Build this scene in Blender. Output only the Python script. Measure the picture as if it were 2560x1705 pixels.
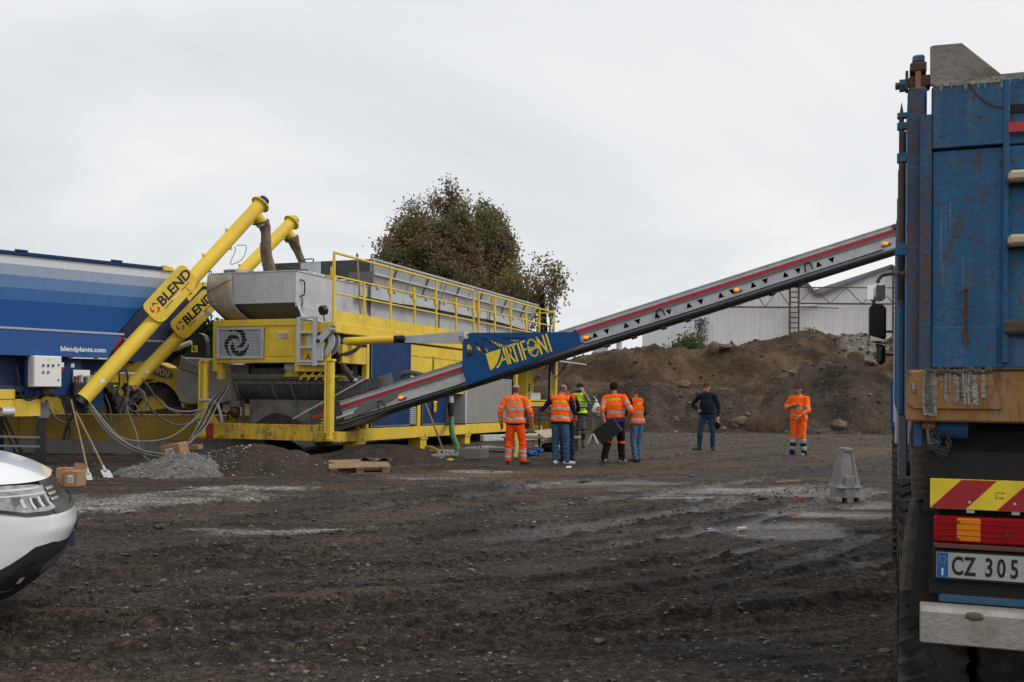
import bpy, bmesh, math, random
import numpy as np
from math import sin, cos, pi, radians, sqrt, atan2
from mathutils import Vector, Matrix, Euler
from mathutils.bvhtree import BVHTree

for o in list(bpy.data.objects):
    bpy.data.objects.remove(o)
S = bpy.context.scene
COL = S.collection

# ------------------------------------------------------------------ camera
FPX, CAM_H, ROLL, SHIFT = 2488.9, 1.62, 0.006, 0.048      # pixels of focal length at 2560 wide
cd = bpy.data.cameras.new('camera')
cam = bpy.data.objects.new('camera', cd)
COL.objects.link(cam)
cd.sensor_width = 36; cd.lens = 35
cd.shift_y = SHIFT * 35 / 36
cd.clip_start = 0.1; cd.clip_end = 3000
_r = Vector((cos(ROLL), 0, sin(ROLL))); _u = Vector((-sin(ROLL), 0, cos(ROLL))); _b = Vector((0, -1, 0))
cam.matrix_world = Matrix(((_r.x, _u.x, _b.x, 0), (_r.y, _u.y, _b.y, 0), (_r.z, _u.z, _b.z, CAM_H), (0, 0, 0, 1)))
S.camera = cam

# ------------------------------------------------------------------ sky and sun (overcast)
SUN_AZ, SUN_EL = radians(108), radians(46)                   # azimuth to the right of the view
w = bpy.data.worlds.new('World'); S.world = w; w.use_nodes = True
nt = w.node_tree; nt.nodes.clear()
N = nt.nodes.new; LK = nt.links.new
sky = N('ShaderNodeTexSky'); sky.sky_type = 'NISHITA'; sky.sun_disc = False
sky.sun_elevation = SUN_EL; sky.sun_rotation = SUN_AZ
sky.dust_density = 4
bg1 = N('ShaderNodeBackground'); bg1.inputs[1].default_value = 0.1
LK(sky.outputs[0], bg1.inputs[0])
tc = N('ShaderNodeTexCoord')
sep = N('ShaderNodeSeparateXYZ'); LK(tc.outputs['Generated'], sep.inputs[0])
add = N('ShaderNodeMath'); add.operation = 'ADD'; add.inputs[1].default_value = 0.28; LK(sep.outputs[2], add.inputs[0])
mx = N('ShaderNodeMath'); mx.operation = 'MAXIMUM'; mx.inputs[1].default_value = 0.12; LK(add.outputs[0], mx.inputs[0])
dvx = N('ShaderNodeMath'); dvx.operation = 'DIVIDE'; LK(sep.outputs[0], dvx.inputs[0]); LK(mx.outputs[0], dvx.inputs[1])
dvy = N('ShaderNodeMath'); dvy.operation = 'DIVIDE'; LK(sep.outputs[1], dvy.inputs[0]); LK(mx.outputs[0], dvy.inputs[1])
cmb = N('ShaderNodeCombineXYZ'); LK(dvx.outputs[0], cmb.inputs[0]); LK(dvy.outputs[0], cmb.inputs[1])
cmb.inputs[2].default_value = 3.1
no = N('ShaderNodeTexNoise'); no.inputs['Scale'].default_value = 0.75; no.inputs['Detail'].default_value = 5
no.inputs['Roughness'].default_value = 0.5; no.inputs['Distortion'].default_value = 0.6
LK(cmb.outputs[0], no.inputs['Vector'])
# the cloud deck thins towards the hidden sun
dt = N('ShaderNodeVectorMath'); dt.operation = 'DOT_PRODUCT'
dt.inputs[1].default_value = (sin(SUN_AZ) * cos(SUN_EL), cos(SUN_AZ) * cos(SUN_EL), sin(SUN_EL))
LK(tc.outputs['Generated'], dt.inputs[0])
mr = N('ShaderNodeMapRange'); mr.inputs[1].default_value = -0.75; mr.inputs[2].default_value = 0.75
mr.inputs[3].default_value = 0.0; mr.inputs[4].default_value = 1.0
LK(dt.outputs['Value'], mr.inputs[0])
mm = N('ShaderNodeMath'); mm.operation = 'MULTIPLY_ADD'; mm.inputs[1].default_value = 2.5
nsub = N('ShaderNodeMath'); nsub.operation = 'SUBTRACT'; nsub.inputs[1].default_value = 0.5
LK(no.outputs['Fac'], nsub.inputs[0]); LK(nsub.outputs[0], mm.inputs[0]); LK(mr.outputs[0], mm.inputs[2])
rp = N('ShaderNodeValToRGB'); e = rp.color_ramp.elements
e[0].position = 0.0; e[0].color = (0.69, 0.715, 0.755, 1)
e[1].position = 0.95; e[1].color = (1.0, 0.995, 0.99, 1)
x = rp.color_ramp.elements.new(0.28); x.color = (0.82, 0.84, 0.865, 1)
x = rp.color_ramp.elements.new(0.55); x.color = (0.94, 0.945, 0.95, 1)
LK(mm.outputs[0], rp.inputs[0])
bg2 = N('ShaderNodeBackground'); bg2.inputs[1].default_value = 1.0
LK(rp.outputs[0], bg2.inputs[0])
mixs = N('ShaderNodeMixShader'); mixs.inputs[0].default_value = 0.94
LK(bg1.outputs[0], mixs.inputs[1]); LK(bg2.outputs[0], mixs.inputs[2])
wo = N('ShaderNodeOutputWorld'); LK(mixs.outputs[0], wo.inputs[0])

sd = bpy.data.lights.new('sun', 'SUN'); sd.energy = 1.5; sd.angle = radians(22); sd.color = (1, 0.965, 0.92)
sun = bpy.data.objects.new('sun', sd); COL.objects.link(sun)
sun.rotation_euler = Euler((radians(90) - SUN_EL, 0, -SUN_AZ + pi)).to_matrix().to_euler()
_sd = Vector((sin(SUN_AZ) * cos(SUN_EL), cos(SUN_AZ) * cos(SUN_EL), sin(SUN_EL)))
sun.rotation_euler = _sd.to_track_quat('Z', 'Y').to_euler()

S.view_settings.view_transform = 'Standard'; S.view_settings.look = 'None'
S.view_settings.exposure = 0.0; S.view_settings.gamma = 1.0; S.view_settings.use_curve_mapping = False
S.cycles.max_bounces = 6

# ------------------------------------------------------------------ survey helpers (photo pixel -> place)
def ray(px, py):
    x = (px - 1280) / FPX; y = (852.5 - py) / FPX + SHIFT
    return Vector((x * cos(ROLL) - y * sin(ROLL), 1, x * sin(ROLL) + y * cos(ROLL)))
def at(px, py, Y):
    return Vector((0, 0, CAM_H)) + ray(px, py) * Y
def on_ground(px, py, z=0.0):
    r = ray(px, py)
    return Vector((0, 0, CAM_H)) + r * ((z - CAM_H) / r.z)
class Frame:
    """a thing's own frame: local y runs theta degrees right of north, x to its right, z up"""
    def __init__(s, o, theta, tilt=0.0):
        s.o = Vector(o); s.rot = Euler((-tilt, 0, -radians(theta)))
        s.M = s.rot.to_matrix()
    def px(s, px, py, ax, val):
        d = s.M.transposed() @ ray(px, py); o = s.M.transposed() @ (Vector((0, 0, CAM_H)) - s.o)
        return o + d * ((val - o[ax]) / d[ax])
    def world(s, p):
        return s.o + s.M @ Vector(p)
    def local(s, p):
        return s.M.transposed() @ (Vector(p) - s.o)

# ------------------------------------------------------------------ object helpers
def thing(name, label, cat, loc=(0, 0, 0), rot=(0, 0, 0), group=None):
    o = bpy.data.objects.new(name, None); COL.objects.link(o)
    o.location = loc; o.rotation_euler = rot; o.empty_display_size = 0.2
    o['label'] = label; o['category'] = cat
    if group: o['group'] = group
    return o
def tag(o, label=None, cat=None, group=None, kind=None):
    if label: o['label'] = label
    if cat: o['category'] = cat
    if group: o['group'] = group
    if kind: o['kind'] = kind
    return o
def link(name, me, mat=None, parent=None):
    o = bpy.data.objects.new(name, me); COL.objects.link(o)
    if mat is not None:
        for m in (mat if isinstance(mat, (list, tuple)) else [mat]): me.materials.append(m)
    if parent: o.parent = parent
    return o
def mesh(name, verts, faces, mat=None, parent=None, smooth=False):
    me = bpy.data.meshes.new(name)
    me.from_pydata([tuple(v) for v in verts], [], faces); me.update()
    if smooth: me.shade_smooth()
    return link(name, me, mat, parent)
def bevel(o, wd=0.01, seg=1):
    m = o.modifiers.new('bevel', 'BEVEL'); m.width = wd; m.segments = seg; m.limit_method = 'ANGLE'; m.angle_limit = radians(40)
    return o
def grid_mesh(name, X, Y, Z, mat, parent=None, smooth=True, wrap=False):
    r, c = X.shape
    co = np.stack([X, Y, Z], -1).reshape(-1, 3).astype(np.float32)
    i = np.arange(r * c).reshape(r, c)
    if wrap: i = np.concatenate([i, i[:, :1]], 1)
    q = np.stack([i[:-1, :-1], i[:-1, 1:], i[1:, 1:], i[1:, :-1]], -1).reshape(-1, 4)
    return raw_mesh(name, co, q, mat, parent, smooth)
def raw_mesh(name, co, q, mat, parent=None, smooth=False):
    co = np.ascontiguousarray(co, np.float32); q = np.ascontiguousarray(q, np.int32)
    k = q.shape[1]; n = len(q)
    me = bpy.data.meshes.new(name)
    me.vertices.add(len(co)); me.vertices.foreach_set('co', co.ravel())
    me.loops.add(n * k); me.loops.foreach_set('vertex_index', q.ravel())
    me.polygons.add(n); me.polygons.foreach_set('loop_start', np.arange(0, n * k, k, dtype=np.int32))
    me.polygons.foreach_set('loop_total', np.full(n, k, np.int32))
    me.polygons.foreach_set('use_smooth', np.full(n, smooth, bool))
    me.update(calc_edges=True)
    return link(name, me, mat, parent)

def frame_of(d):
    d = Vector(d).normalized()
    a = Vector((0, 0, 1)) if abs(d.z) < 0.9 else Vector((1, 0, 0))
    u = d.cross(a).normalized(); v = u.cross(d).normalized()
    return u, v
class MB:
    """collects the pieces of ONE part"""
    def __init__(s): s.v = []; s.f = []
    def add(s, vs, fs):
        n = len(s.v); s.v += [Vector(p) for p in vs]; s.f += [tuple(i + n for i in f) for f in fs]; return s
    def box(s, x0, x1, y0, y1, z0, z1):
        return s.add([(x0, y0, z0), (x1, y0, z0), (x1, y1, z0), (x0, y1, z0), (x0, y0, z1), (x1, y0, z1), (x1, y1, z1), (x0, y1, z1)],
                     [(0, 3, 2, 1), (4, 5, 6, 7), (0, 1, 5, 4), (1, 2, 6, 5), (2, 3, 7, 6), (3, 0, 4, 7)])
    def bar(s, p, q, a, b=None, up=(0, 0, 1)):
        """rectangular bar a wide, b high from p to q"""
        b = a if b is None else b
        p, q = Vector(p), Vector(q); d = (q - p).normalized(); up = Vector(up)
        if abs(d.dot(up)) > 0.98: up = Vector((0, 1, 0))
        u = d.cross(up).normalized() * a / 2; v = u.cross(d).normalized() * b / 2
        vs = [p - u - v, p + u - v, p + u + v, p - u + v, q - u - v, q + u - v, q + u + v, q - u + v]
        return s.add(vs, [(0, 3, 2, 1)[::-1], (4, 5, 6, 7)[::-1], (0, 1, 5, 4)[::-1], (1, 2, 6, 5)[::-1], (2, 3, 7, 6)[::-1], (3, 0, 4, 7)[::-1]])
    def cyl(s, p, q, r, n=12, r2=None, cap=True):
        return s.tube([p, q], [r, r if r2 is None else r2], n, cap)
    def tube(s, pts, r, n=8, cap=True):
        pts = [Vector(p) for p in pts]; m = len(pts)
        if not isinstance(r, (list, tuple)): r = [r] * m
        vs = []; u = None
        for i, p in enumerate(pts):
            d = (pts[min(i + 1, m - 1)] - pts[max(i - 1, 0)]).normalized()
            if u is None: u, v = frame_of(d)
            else:
                u = (u - d * u.dot(d)); u = u.normalized() if u.length > 1e-6 else frame_of(d)[0]
                v = d.cross(u).normalized()
            if i == 0: v = d.cross(u).normalized()
            for k in range(n):
                a = 2 * pi * k / n; vs.append(p + (u * cos(a) + v * sin(a)) * r[i])
        fs = [(i * n + k, i * n + (k + 1) % n, (i + 1) * n + (k + 1) % n, (i + 1) * n + k) for i in range(m - 1) for k in range(n)]
        if cap: fs += [tuple(range(n))[::-1], tuple(range((m - 1) * n, m * n))]
        return s.add(vs, fs)
    def ball(s, c, r, n=10, m=7):
        c = Vector(c); r = Vector((r, r, r)) if isinstance(r, (int, float)) else Vector(r)
        vs = [c + Vector((0, 0, -r.z))]
        for j in range(1, m):
            b = -pi / 2 + pi * j / m
            for k in range(n):
                a = 2 * pi * k / n
                vs.append(c + Vector((r.x * cos(a) * cos(b), r.y * sin(a) * cos(b), r.z * sin(b))))
        vs.append(c + Vector((0, 0, r.z))); t = len(vs) - 1
        fs = [(0, 1 + (k + 1) % n, 1 + k) for k in range(n)]
        fs += [(1 + j * n + k, 1 + j * n + (k + 1) % n, 1 + (j + 1) * n + (k + 1) % n, 1 + (j + 1) * n + k) for j in range(m - 2) for k in range(n)]
        fs += [(t, 1 + (m - 2) * n + k, 1 + (m - 2) * n + (k + 1) % n) for k in range(n)]
        return s.add(vs, fs)
    def prism(s, poly, o, ax, ay, depth):
        """polygon (2d) in plane o + x*ax + y*ay, thickened by the vector depth"""
        o, ax, ay, dp = Vector(o), Vector(ax), Vector(ay), Vector(depth)
        n = len(poly); b = [o + ax * p[0] + ay * p[1] for p in poly]
        fs = [tuple(range(n)), tuple(range(2 * n - 1, n - 1, -1))] + [(i, i + n, (i + 1) % n + n, (i + 1) % n) for i in range(n)]
        return s.add(b + [p + dp for p in b], fs)
    def build(s, name, mat, parent=None, smooth=False, bev=0, fix=True):
        me = bpy.data.meshes.new(name); me.from_pydata(s.v, [], s.f); me.update()
        if fix:
            bm = bmesh.new(); bm.from_mesh(me); bmesh.ops.recalc_face_normals(bm, faces=bm.faces); bm.to_mesh(me); bm.free()
        if smooth:
            me.shade_smooth()
        o = link(name, me, mat, parent)
        if smooth == 'auto':
            me.set_sharp_from_angle(angle=radians(38))
        if bev: bevel(o, bev)
        return o
def BX(name, parent, mat, x0, x1, y0, y1, z0, z1, bev=0.008):
    return MB().box(min(x0, x1), max(x0, x1), min(y0, y1), max(y0, y1), min(z0, z1), max(z0, z1)).build(name, mat, parent, bev=bev, fix=False)
def CY(name, parent, mat, p, q, r, n=16, r2=None):
    return MB().cyl(p, q, r, n, r2).build(name, mat, parent, smooth='auto')
def smooth_path(pts, k=6):
    pts = [Vector(p) for p in pts]; out = []
    for i in range(len(pts) - 1):
        p0, p1, p2, p3 = pts[max(i - 1, 0)], pts[i], pts[i + 1], pts[min(i + 2, len(pts) - 1)]
        for j in range(k):
            t = j / k
            out.append(0.5 * ((2 * p1) + (p2 - p0) * t + (2 * p0 - 5 * p1 + 4 * p2 - p3) * t * t + (3 * p1 - p0 - 3 * p2 + p3) * t ** 3))
    return out + [pts[-1]]
def HOSE(name, parent, mat, pts, r, n=8, k=6):
    return MB().tube(smooth_path(pts, k), r, n).build(name, mat, parent, smooth='auto')
def text_mesh(s, size=1.0, extrude=0.002, bold=0.0, sx=1.0, align='LEFT', space=1.0):
    cu = bpy.data.curves.new('lettering', 'FONT'); cu.body = s; cu.size = size; cu.extrude = extrude
    cu.offset = bold; cu.align_x = align; cu.space_character = space; cu.resolution_u = 3
    o = bpy.data.objects.new('lettering', cu); COL.objects.link(o)
    dg = bpy.context.evaluated_depsgraph_get()
    me = bpy.data.meshes.new_from_object(o.evaluated_get(dg))
    bpy.data.objects.remove(o); bpy.data.curves.remove(cu)
    me.transform(Matrix.Diagonal((sx, 1, 1, 1)))
    return me
def TEXT(name, parent, mat, s, origin, ax, ay, size, bold=0.0, sx=1.0, align='LEFT', extrude=0.003, space=1.0):
    """lettering standing on plane origin, ax (reading direction), ay (up)"""
    me = text_mesh(s, size, extrude, bold, sx, align, space)
    ax = Vector(ax).normalized(); ay = Vector(ay).normalized(); az = ax.cross(ay)
    me.transform(Matrix(((ax.x, ay.x, az.x, origin[0]), (ax.y, ay.y, az.y, origin[1]), (ax.z, ay.z, az.z, origin[2]), (0, 0, 0, 1))))
    return link(name, me, mat, parent)
def copy_tree(o, parent=None):
    c = o.copy(); COL.objects.link(c); c.parent = parent
    for ch in list(o.children): copy_tree(ch, c)
    return c

# ------------------------------------------------------------------ numpy noise
def _hash(ix, iy, seed):
    h = (ix.astype(np.int64) * 374761393 + iy.astype(np.int64) * 668265263 + seed * 974711) & 0x7fffffff
    h = (h ^ (h >> 13)) * 1274126177 & 0x7fffffff
    return ((h ^ (h >> 16)) & 0xffff) / 65535.0
def vnoise(x, y, seed=0):
    ix = np.floor(x); iy = np.floor(y); fx = x - ix; fy = y - iy
    fx = fx * fx * fx * (fx * (fx * 6 - 15) + 10); fy = fy * fy * fy * (fy * (fy * 6 - 15) + 10)
    a = _hash(ix, iy, seed); b = _hash(ix + 1, iy, seed); c = _hash(ix, iy + 1, seed); d = _hash(ix + 1, iy + 1, seed)
    return (a + (b - a) * fx) * (1 - fy) + (c + (d - c) * fx) * fy
def fbm(x, y, oct=4, seed=0, gain=0.5):
    t = 0; a = 1; n = 0
    for i in range(oct):
        t = t + a * (vnoise(x * 2 ** i + 17.3 * i, y * 2 ** i - 9.1 * i, seed + i) - 0.5); n += a; a *= gain
    return t / n
def sstep(a, b, x):
    t = np.clip((x - a) / (b - a), 0, 1); return t * t * (3 - 2 * t)

# ------------------------------------------------------------------ materials
def nodes_of(name):
    m = bpy.data.materials.new(name); m.use_nodes = True
    t = m.node_tree; b = t.nodes['Principled BSDF']
    return m, t, b
def ND(t, typ, **kw):
    n = t.nodes.new(typ)
    for k, v in kw.items():
        if k in n.inputs: n.inputs[k].default_value = v
        else: setattr(n, k, v)
    return n
def ramp(t, src, stops):
    r = t.nodes.new('ShaderNodeValToRGB'); el = r.color_ramp.elements
    while len(el) < len(stops): el.new(0.5)
    for i, (p, c) in enumerate(stops):
        el[i].position = p; c = (c, c, c) if isinstance(c, (int, float)) else c
        el[i].color = (*c[:3], 1)
    t.links.new(src, r.inputs[0]); return r
def mixc(t, fac, a, b, mode='MIX'):
    n = t.nodes.new('ShaderNodeMix'); n.data_type = 'RGBA'; n.blend_type = mode
    for v, i in ((fac, 0), (a, 6), (b, 7)):
        if isinstance(v, (int, float)): n.inputs[i].default_value = v
        elif isinstance(v, (tuple, list)): n.inputs[i].default_value = (*v[:3], 1)
        else: t.links.new(v, n.inputs[i])
    return n.outputs[2]
def coords(t, scale=(1, 1, 1), kind='Object'):
    c = t.nodes.new('ShaderNodeTexCoord'); m = t.nodes.new('ShaderNodeMapping')
    m.inputs['Scale'].default_value = scale
    t.links.new(c.outputs[kind], m.inputs[0]); return m.outputs[0]
def noise(t, vec, scale, detail=4, rough=0.6, dist=0.0):
    n = ND(t, 'ShaderNodeTexNoise', Scale=scale, Detail=detail, Roughness=rough, Distortion=dist)
    t.links.new(vec, n.inputs['Vector']); return n.outputs['Fac']
def paint(name, col, rough=0.45, metal=0.0, dirt=(0.16, 0.13, 0.10), amt=0.25, scale=2.5, streak=0.0, rust=0.0, rustcol=(0.12, 0.045, 0.02),
          rscale=14, rust2=0.0, bump=0.02, bscale=40, spec=0.5, coat=0.0, streakcol=None, low=0.0):
    """painted or bare surface with uneven dirt, runs and rust spots"""
    m, t, b = nodes_of(name); v = coords(t); L = t.links.new
    n1 = noise(t, v, scale, 6, 0.65, 0.4)
    f = ramp(t, n1, [(0.42, 0.0), (0.75, amt)])
    c = mixc(t, f.outputs[0], col, dirt)
    n0 = noise(t, v, scale * 0.35, 2)
    c = mixc(t, 0.22, c, ramp(t, n0, [(0.3, 0.55), (0.7, 1.0)]).outputs[0], 'MULTIPLY')
    rr = ramp(t, n1, [(0.3, rough), (0.75, min(1, rough + 0.25))]).outputs[0]
    if streak:
        vs = coords(t, (9, 9, 0.5)); ns = noise(t, vs, 2.2, 5, 0.6)
        c = mixc(t, ramp(t, ns, [(0.5, 0.0), (0.72, streak)]).outputs[0], c, streakcol or dirt)
    if rust:
        nr = noise(t, v, rscale, 6, 0.7, 0.8)
        c = mixc(t, ramp(t, nr, [(0.72 - 0.22 * rust, 0.0), (0.80 - 0.2 * rust, 0.95)]).outputs[0], c, rustcol)
    if rust2:      # larger worn areas dragged downwards
        n3 = noise(t, coords(t, (2.2, 2.2, 0.8)), 3.2, 7, 0.72, 1.2)
        c = mixc(t, ramp(t, n3, [(0.62 - 0.12 * rust2, 0.0), (0.70 - 0.1 * rust2, 0.85)]).outputs[0], c, mixc(t, n1, rustcol, dirt))
    L(c, b.inputs['Base Color']); L(rr, b.inputs['Roughness'])
    b.inputs['Metallic'].default_value = metal; b.inputs['Specular IOR Level'].default_value = spec
    if coat: b.inputs['Coat Weight'].default_value = coat; b.inputs['Coat Roughness'].default_value = 0.08
    if bump:
        nb = noise(t, v, bscale, 5); bp = ND(t, 'ShaderNodeBump', Strength=bump * 10, Distance=0.01)
        L(nb, bp.inputs['Height']); L(bp.outputs[0], b.inputs['Normal'])
    return m
def plain(name, col, rough=0.6, metal=0.0, spec=0.5, var=0.15, scale=8, bump=0.0, bscale=60, **kw):
    m, t, b = nodes_of(name); v = coords(t)
    n = noise(t, v, scale, 5)
    c = mixc(t, 1.0, col, ramp(t, n, [(0.3, 1 - var), (0.7, 1 + var)]).outputs[0], 'MULTIPLY')
    t.links.new(c, b.inputs['Base Color'])
    b.inputs['Roughness'].default_value = rough; b.inputs['Metallic'].default_value = metal; b.inputs['Specular IOR Level'].default_value = spec
    if bump:
        nb = noise(t, v, bscale, 5); bp = ND(t, 'ShaderNodeBump', Strength=bump * 10, Distance=0.01)
        t.links.new(nb, bp.inputs['Height']); t.links.new(bp.outputs[0], b.inputs['Normal'])
    for k, x in kw.items(): b.inputs[k].default_value = x
    return m

YELLOW = paint('yellow_paint', (0.78, 0.545, 0.04), 0.45, amt=0.42, scale=2.6, streak=0.34, dirt=(0.30, 0.235, 0.13), rust=0.12, rustcol=(0.12, 0.08, 0.04), rscale=9, spec=0.35)
YELLOW_WORN = paint('worn_yellow_paint', (0.70, 0.46, 0.03), 0.5, amt=0.7, scale=3.0, streak=0.55, rust=0.75, rustcol=(0.05, 0.022, 0.012), rscale=7, dirt=(0.10, 0.075, 0.05))
YELLOW_TUBE = paint('yellow_tube_paint', (0.77, 0.535, 0.04), 0.42, amt=0.38, scale=1.8, dirt=(0.32, 0.25, 0.13), rust=0.1, rustcol=(0.15, 0.10, 0.05), rscale=7, spec=0.35)
BLUE = paint('blue_paint', (0.001, 0.030, 0.115), 0.5, spec=0.25, amt=0.12, scale=1.5, streak=0.06)
BLUE_FAIR = paint('fairing_blue_paint', (0.0005, 0.066, 0.215), 0.45, spec=0.25, amt=0.06, scale=1.5)
NAVY = paint('navy_shade_paint', (0.008, 0.025, 0.085), 0.5, amt=0.3, scale=1.5)
GALV = paint('galvanised_steel', (0.50, 0.525, 0.55), 0.42, 0.12, dirt=(0.33, 0.345, 0.36), amt=0.65, scale=3.2, streak=0.35, streakcol=(0.62, 0.64, 0.66), bump=0.015, bscale=14)
GALV_DARK = paint('shaded_steel', (0.15, 0.16, 0.17), 0.5, 0.3, amt=0.4, scale=3)  # darker galv; on hopper apron and near end board it paints their shade
GREYPAINT = paint('grey_paint', (0.52, 0.535, 0.55), 0.4, 0.2, amt=0.25, scale=3)
CEMENT = paint('cement_caked_steel', (0.20, 0.19, 0.17), 0.85, dirt=(0.05, 0.047, 0.045), amt=0.8, scale=4, streak=0.6, streakcol=(0.22, 0.21, 0.19), bump=0.12, bscale=24, spec=0.2)
DRUM = paint('black_rubber_cover', (0.040, 0.041, 0.045), 0.6, dirt=(0.12, 0.115, 0.11), amt=0.6, scale=5, streak=0.7, streakcol=(0.15, 0.145, 0.14), bump=0.03, spec=0.35)
BLACK = plain('black_rubber', (0.015, 0.015, 0.016), 0.7, spec=0.3)
BLACKGLOSS = plain('black_plastic', (0.012, 0.012, 0.013), 0.35)
DARKGAP = plain('dark_gap', (0.02, 0.02, 0.021), 0.85, spec=0.2, var=0.5, scale=5)  # near-black that paints the shade of gaps and open bays
DARKSTEEL = paint('oily_steel', (0.06, 0.06, 0.062), 0.5, 0.4, amt=0.5, scale=6)
RED = plain('red_stripe', (0.36, 0.012, 0.02), 0.4)
REDLENS = plain('red_lens', (0.30, 0.004, 0.008), 0.15)
WHITE = paint('white_enamel', (0.74, 0.74, 0.72), 0.4, amt=0.08, scale=3, bump=0)
BLUELOGO = plain('logo_navy', (0.012, 0.035, 0.15), 0.4)
YELLOGO = plain('logo_yellow', (0.80, 0.60, 0.03), 0.4)
CABLEG = paint('pale_cable', (0.17, 0.168, 0.155), 0.65, amt=0.5, scale=4, bump=0)
HOSEGREY = paint('grey_hose', (0.075, 0.075, 0.072), 0.65, amt=0.4, scale=6, bump=0)
RUST = paint('rusty_steel', (0.09, 0.04, 0.025), 0.85, amt=0.5, dirt=(0.16, 0.10, 0.07), scale=10, bump=0.06)
CANVAS = paint('soiled_canvas', (0.42, 0.37, 0.30), 0.85, dirt=(0.20, 0.15, 0.10), amt=0.7, scale=3, streak=0.35, streakcol=(0.25, 0.18, 0.11), bump=0.05, bscale=8, spec=0.1)
SLEEVE = paint('brown_cloth_sleeve', (0.20, 0.155, 0.115), 0.9, dirt=(0.08, 0.062, 0.05), amt=0.8, scale=2.5, bump=0.12, bscale=10, spec=0.1)
WOODM = paint('raw_wood', (0.30, 0.20, 0.12), 0.8, dirt=(0.12, 0.09, 0.07), amt=0.6, scale=6, bump=0.06, spec=0.2)
CARD = paint('cardboard', (0.36, 0.21, 0.115), 0.85, dirt=(0.22, 0.13, 0.08), amt=0.35, scale=5, bump=0, spec=0.2)
CONCRETE = paint('concrete', (0.25, 0.25, 0.245), 0.85, dirt=(0.11, 0.105, 0.10), amt=0.7, scale=5, streak=0.3, bump=0.08, bscale=50, spec=0.2)
GLASS_DARK = plain('dark_glass', (0.01, 0.012, 0.015), 0.06, spec=0.6, var=0.0)
def lamp_mat(name, col, strength):
    m, t, b = nodes_of(name)
    b.inputs['Base Color'].default_value = (*col, 1); b.inputs['Emission Color'].default_value = (*col, 1)
    b.inputs['Emission Strength'].default_value = strength; b.inputs['Roughness'].default_value = 0.2
    return m
AMBER = plain('amber_lens', (0.75, 0.23, 0.008), 0.18)
AMBER_LIT = lamp_mat('lit_amber_lens', (0.9, 0.30, 0.01), 0.75)
# ================================================================== ground
def seg_mask(X, Y, pts, wd):
    d = np.full(X.shape, 1e9)
    for (ax, ay), (bx, by) in zip(pts[:-1], pts[1:]):
        vx, vy = bx - ax, by - ay; t = np.clip(((X - ax) * vx + (Y - ay) * vy) / (vx * vx + vy * vy), 0, 1)
        d = np.minimum(d, np.hypot(X - ax - t * vx, Y - ay - t * vy))
    return np.exp(-(d / wd) ** 2)
def gpts(*pp): return [tuple(on_ground(*p)[:2]) for p in pp]
RIDGES = [(gpts((60, 1440), (330, 1398), (700, 1352), (1020, 1318), (1300, 1262)), 0.16, 0.055),
          (gpts((200, 1330), (600, 1300), (1000, 1262), (1350, 1205)), 0.2, 0.035),
          (gpts((640, 1440), (1000, 1405), (1400, 1378), (1640, 1350)), 0.10, 0.035),
          (gpts((380, 1410), (760, 1396)), 0.08, 0.03),
          (gpts((1080, 1330), (1230, 1318), (1420, 1330)), 0.25, 0.05),
          (gpts((1640, 1392), (1760, 1390), (1900, 1420)), 0.14, 0.045),
          (gpts((60, 1560), (500, 1540), (1000, 1512), (1500, 1490)), 0.10, 0.03),
          (gpts((100, 1480), (700, 1470), (1200, 1445)), 0.07, 0.02),
          (gpts((900, 1565), (1300, 1545), (1700, 1535)), 0.08, 0.02),
          (gpts((1450, 1290), (1900, 1240), (2150, 1200)), 0.18, 0.03),
          (gpts((1500, 1320), (2000, 1262), (2200, 1235)), 0.18, 0.03)]
WET = [(1540, 1205, 1.6, 1.0), (1420, 1212, 1.4, 0.7), (1690, 1243, 1.2, 0.6), (1850, 1225, 2.0, 1.0), (2050, 1230, 1.5, 1.2), (2060, 1286, 0.9, 0.6),
       (1815, 1322, 0.5, 0.35), (1960, 1340, 0.8, 0.4), (2000, 1315, 1.0, 0.4), (1180, 1188, 1.2, 0.5), (1300, 1200, 1.2, 0.5), (2180, 1262, 0.6, 0.5)]
PALE = [(300, 1255, 1.6, 0.7), (480, 1242, 1.6, 0.6), (620, 1225, 1.2, 0.5), (200, 1268, 1.0, 0.6), (1080, 1195, 1.0, 0.4), (1210, 1180, 0.8, 0.3), (700, 1325, 1.0, 0.3), (1540, 1205, .95, .36), (1690, 1243, .75, .2), (1900, 1222, 1.3, .4), (2050, 1285, .6, .25), (1820, 1322, .3, .15), (2000, 1316, .5, .12), (2150, 1268, .5, .3), (1420, 1208, .9, .3), (1760, 1228, .9, .25), (1300, 1215, .7, .2), (1960, 1240, .8, .25)]  # pale slurry; entries in the wet area also paint its white glints
def blobs(X, Y, lst):
    m = np.zeros(X.shape)
    for px, py, a, b in lst:
        c = on_ground(px, py); m = np.maximum(m, np.exp(-(((X - c.x) / a) ** 2 + ((Y - c.y) / b) ** 2)))
    return m
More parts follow.
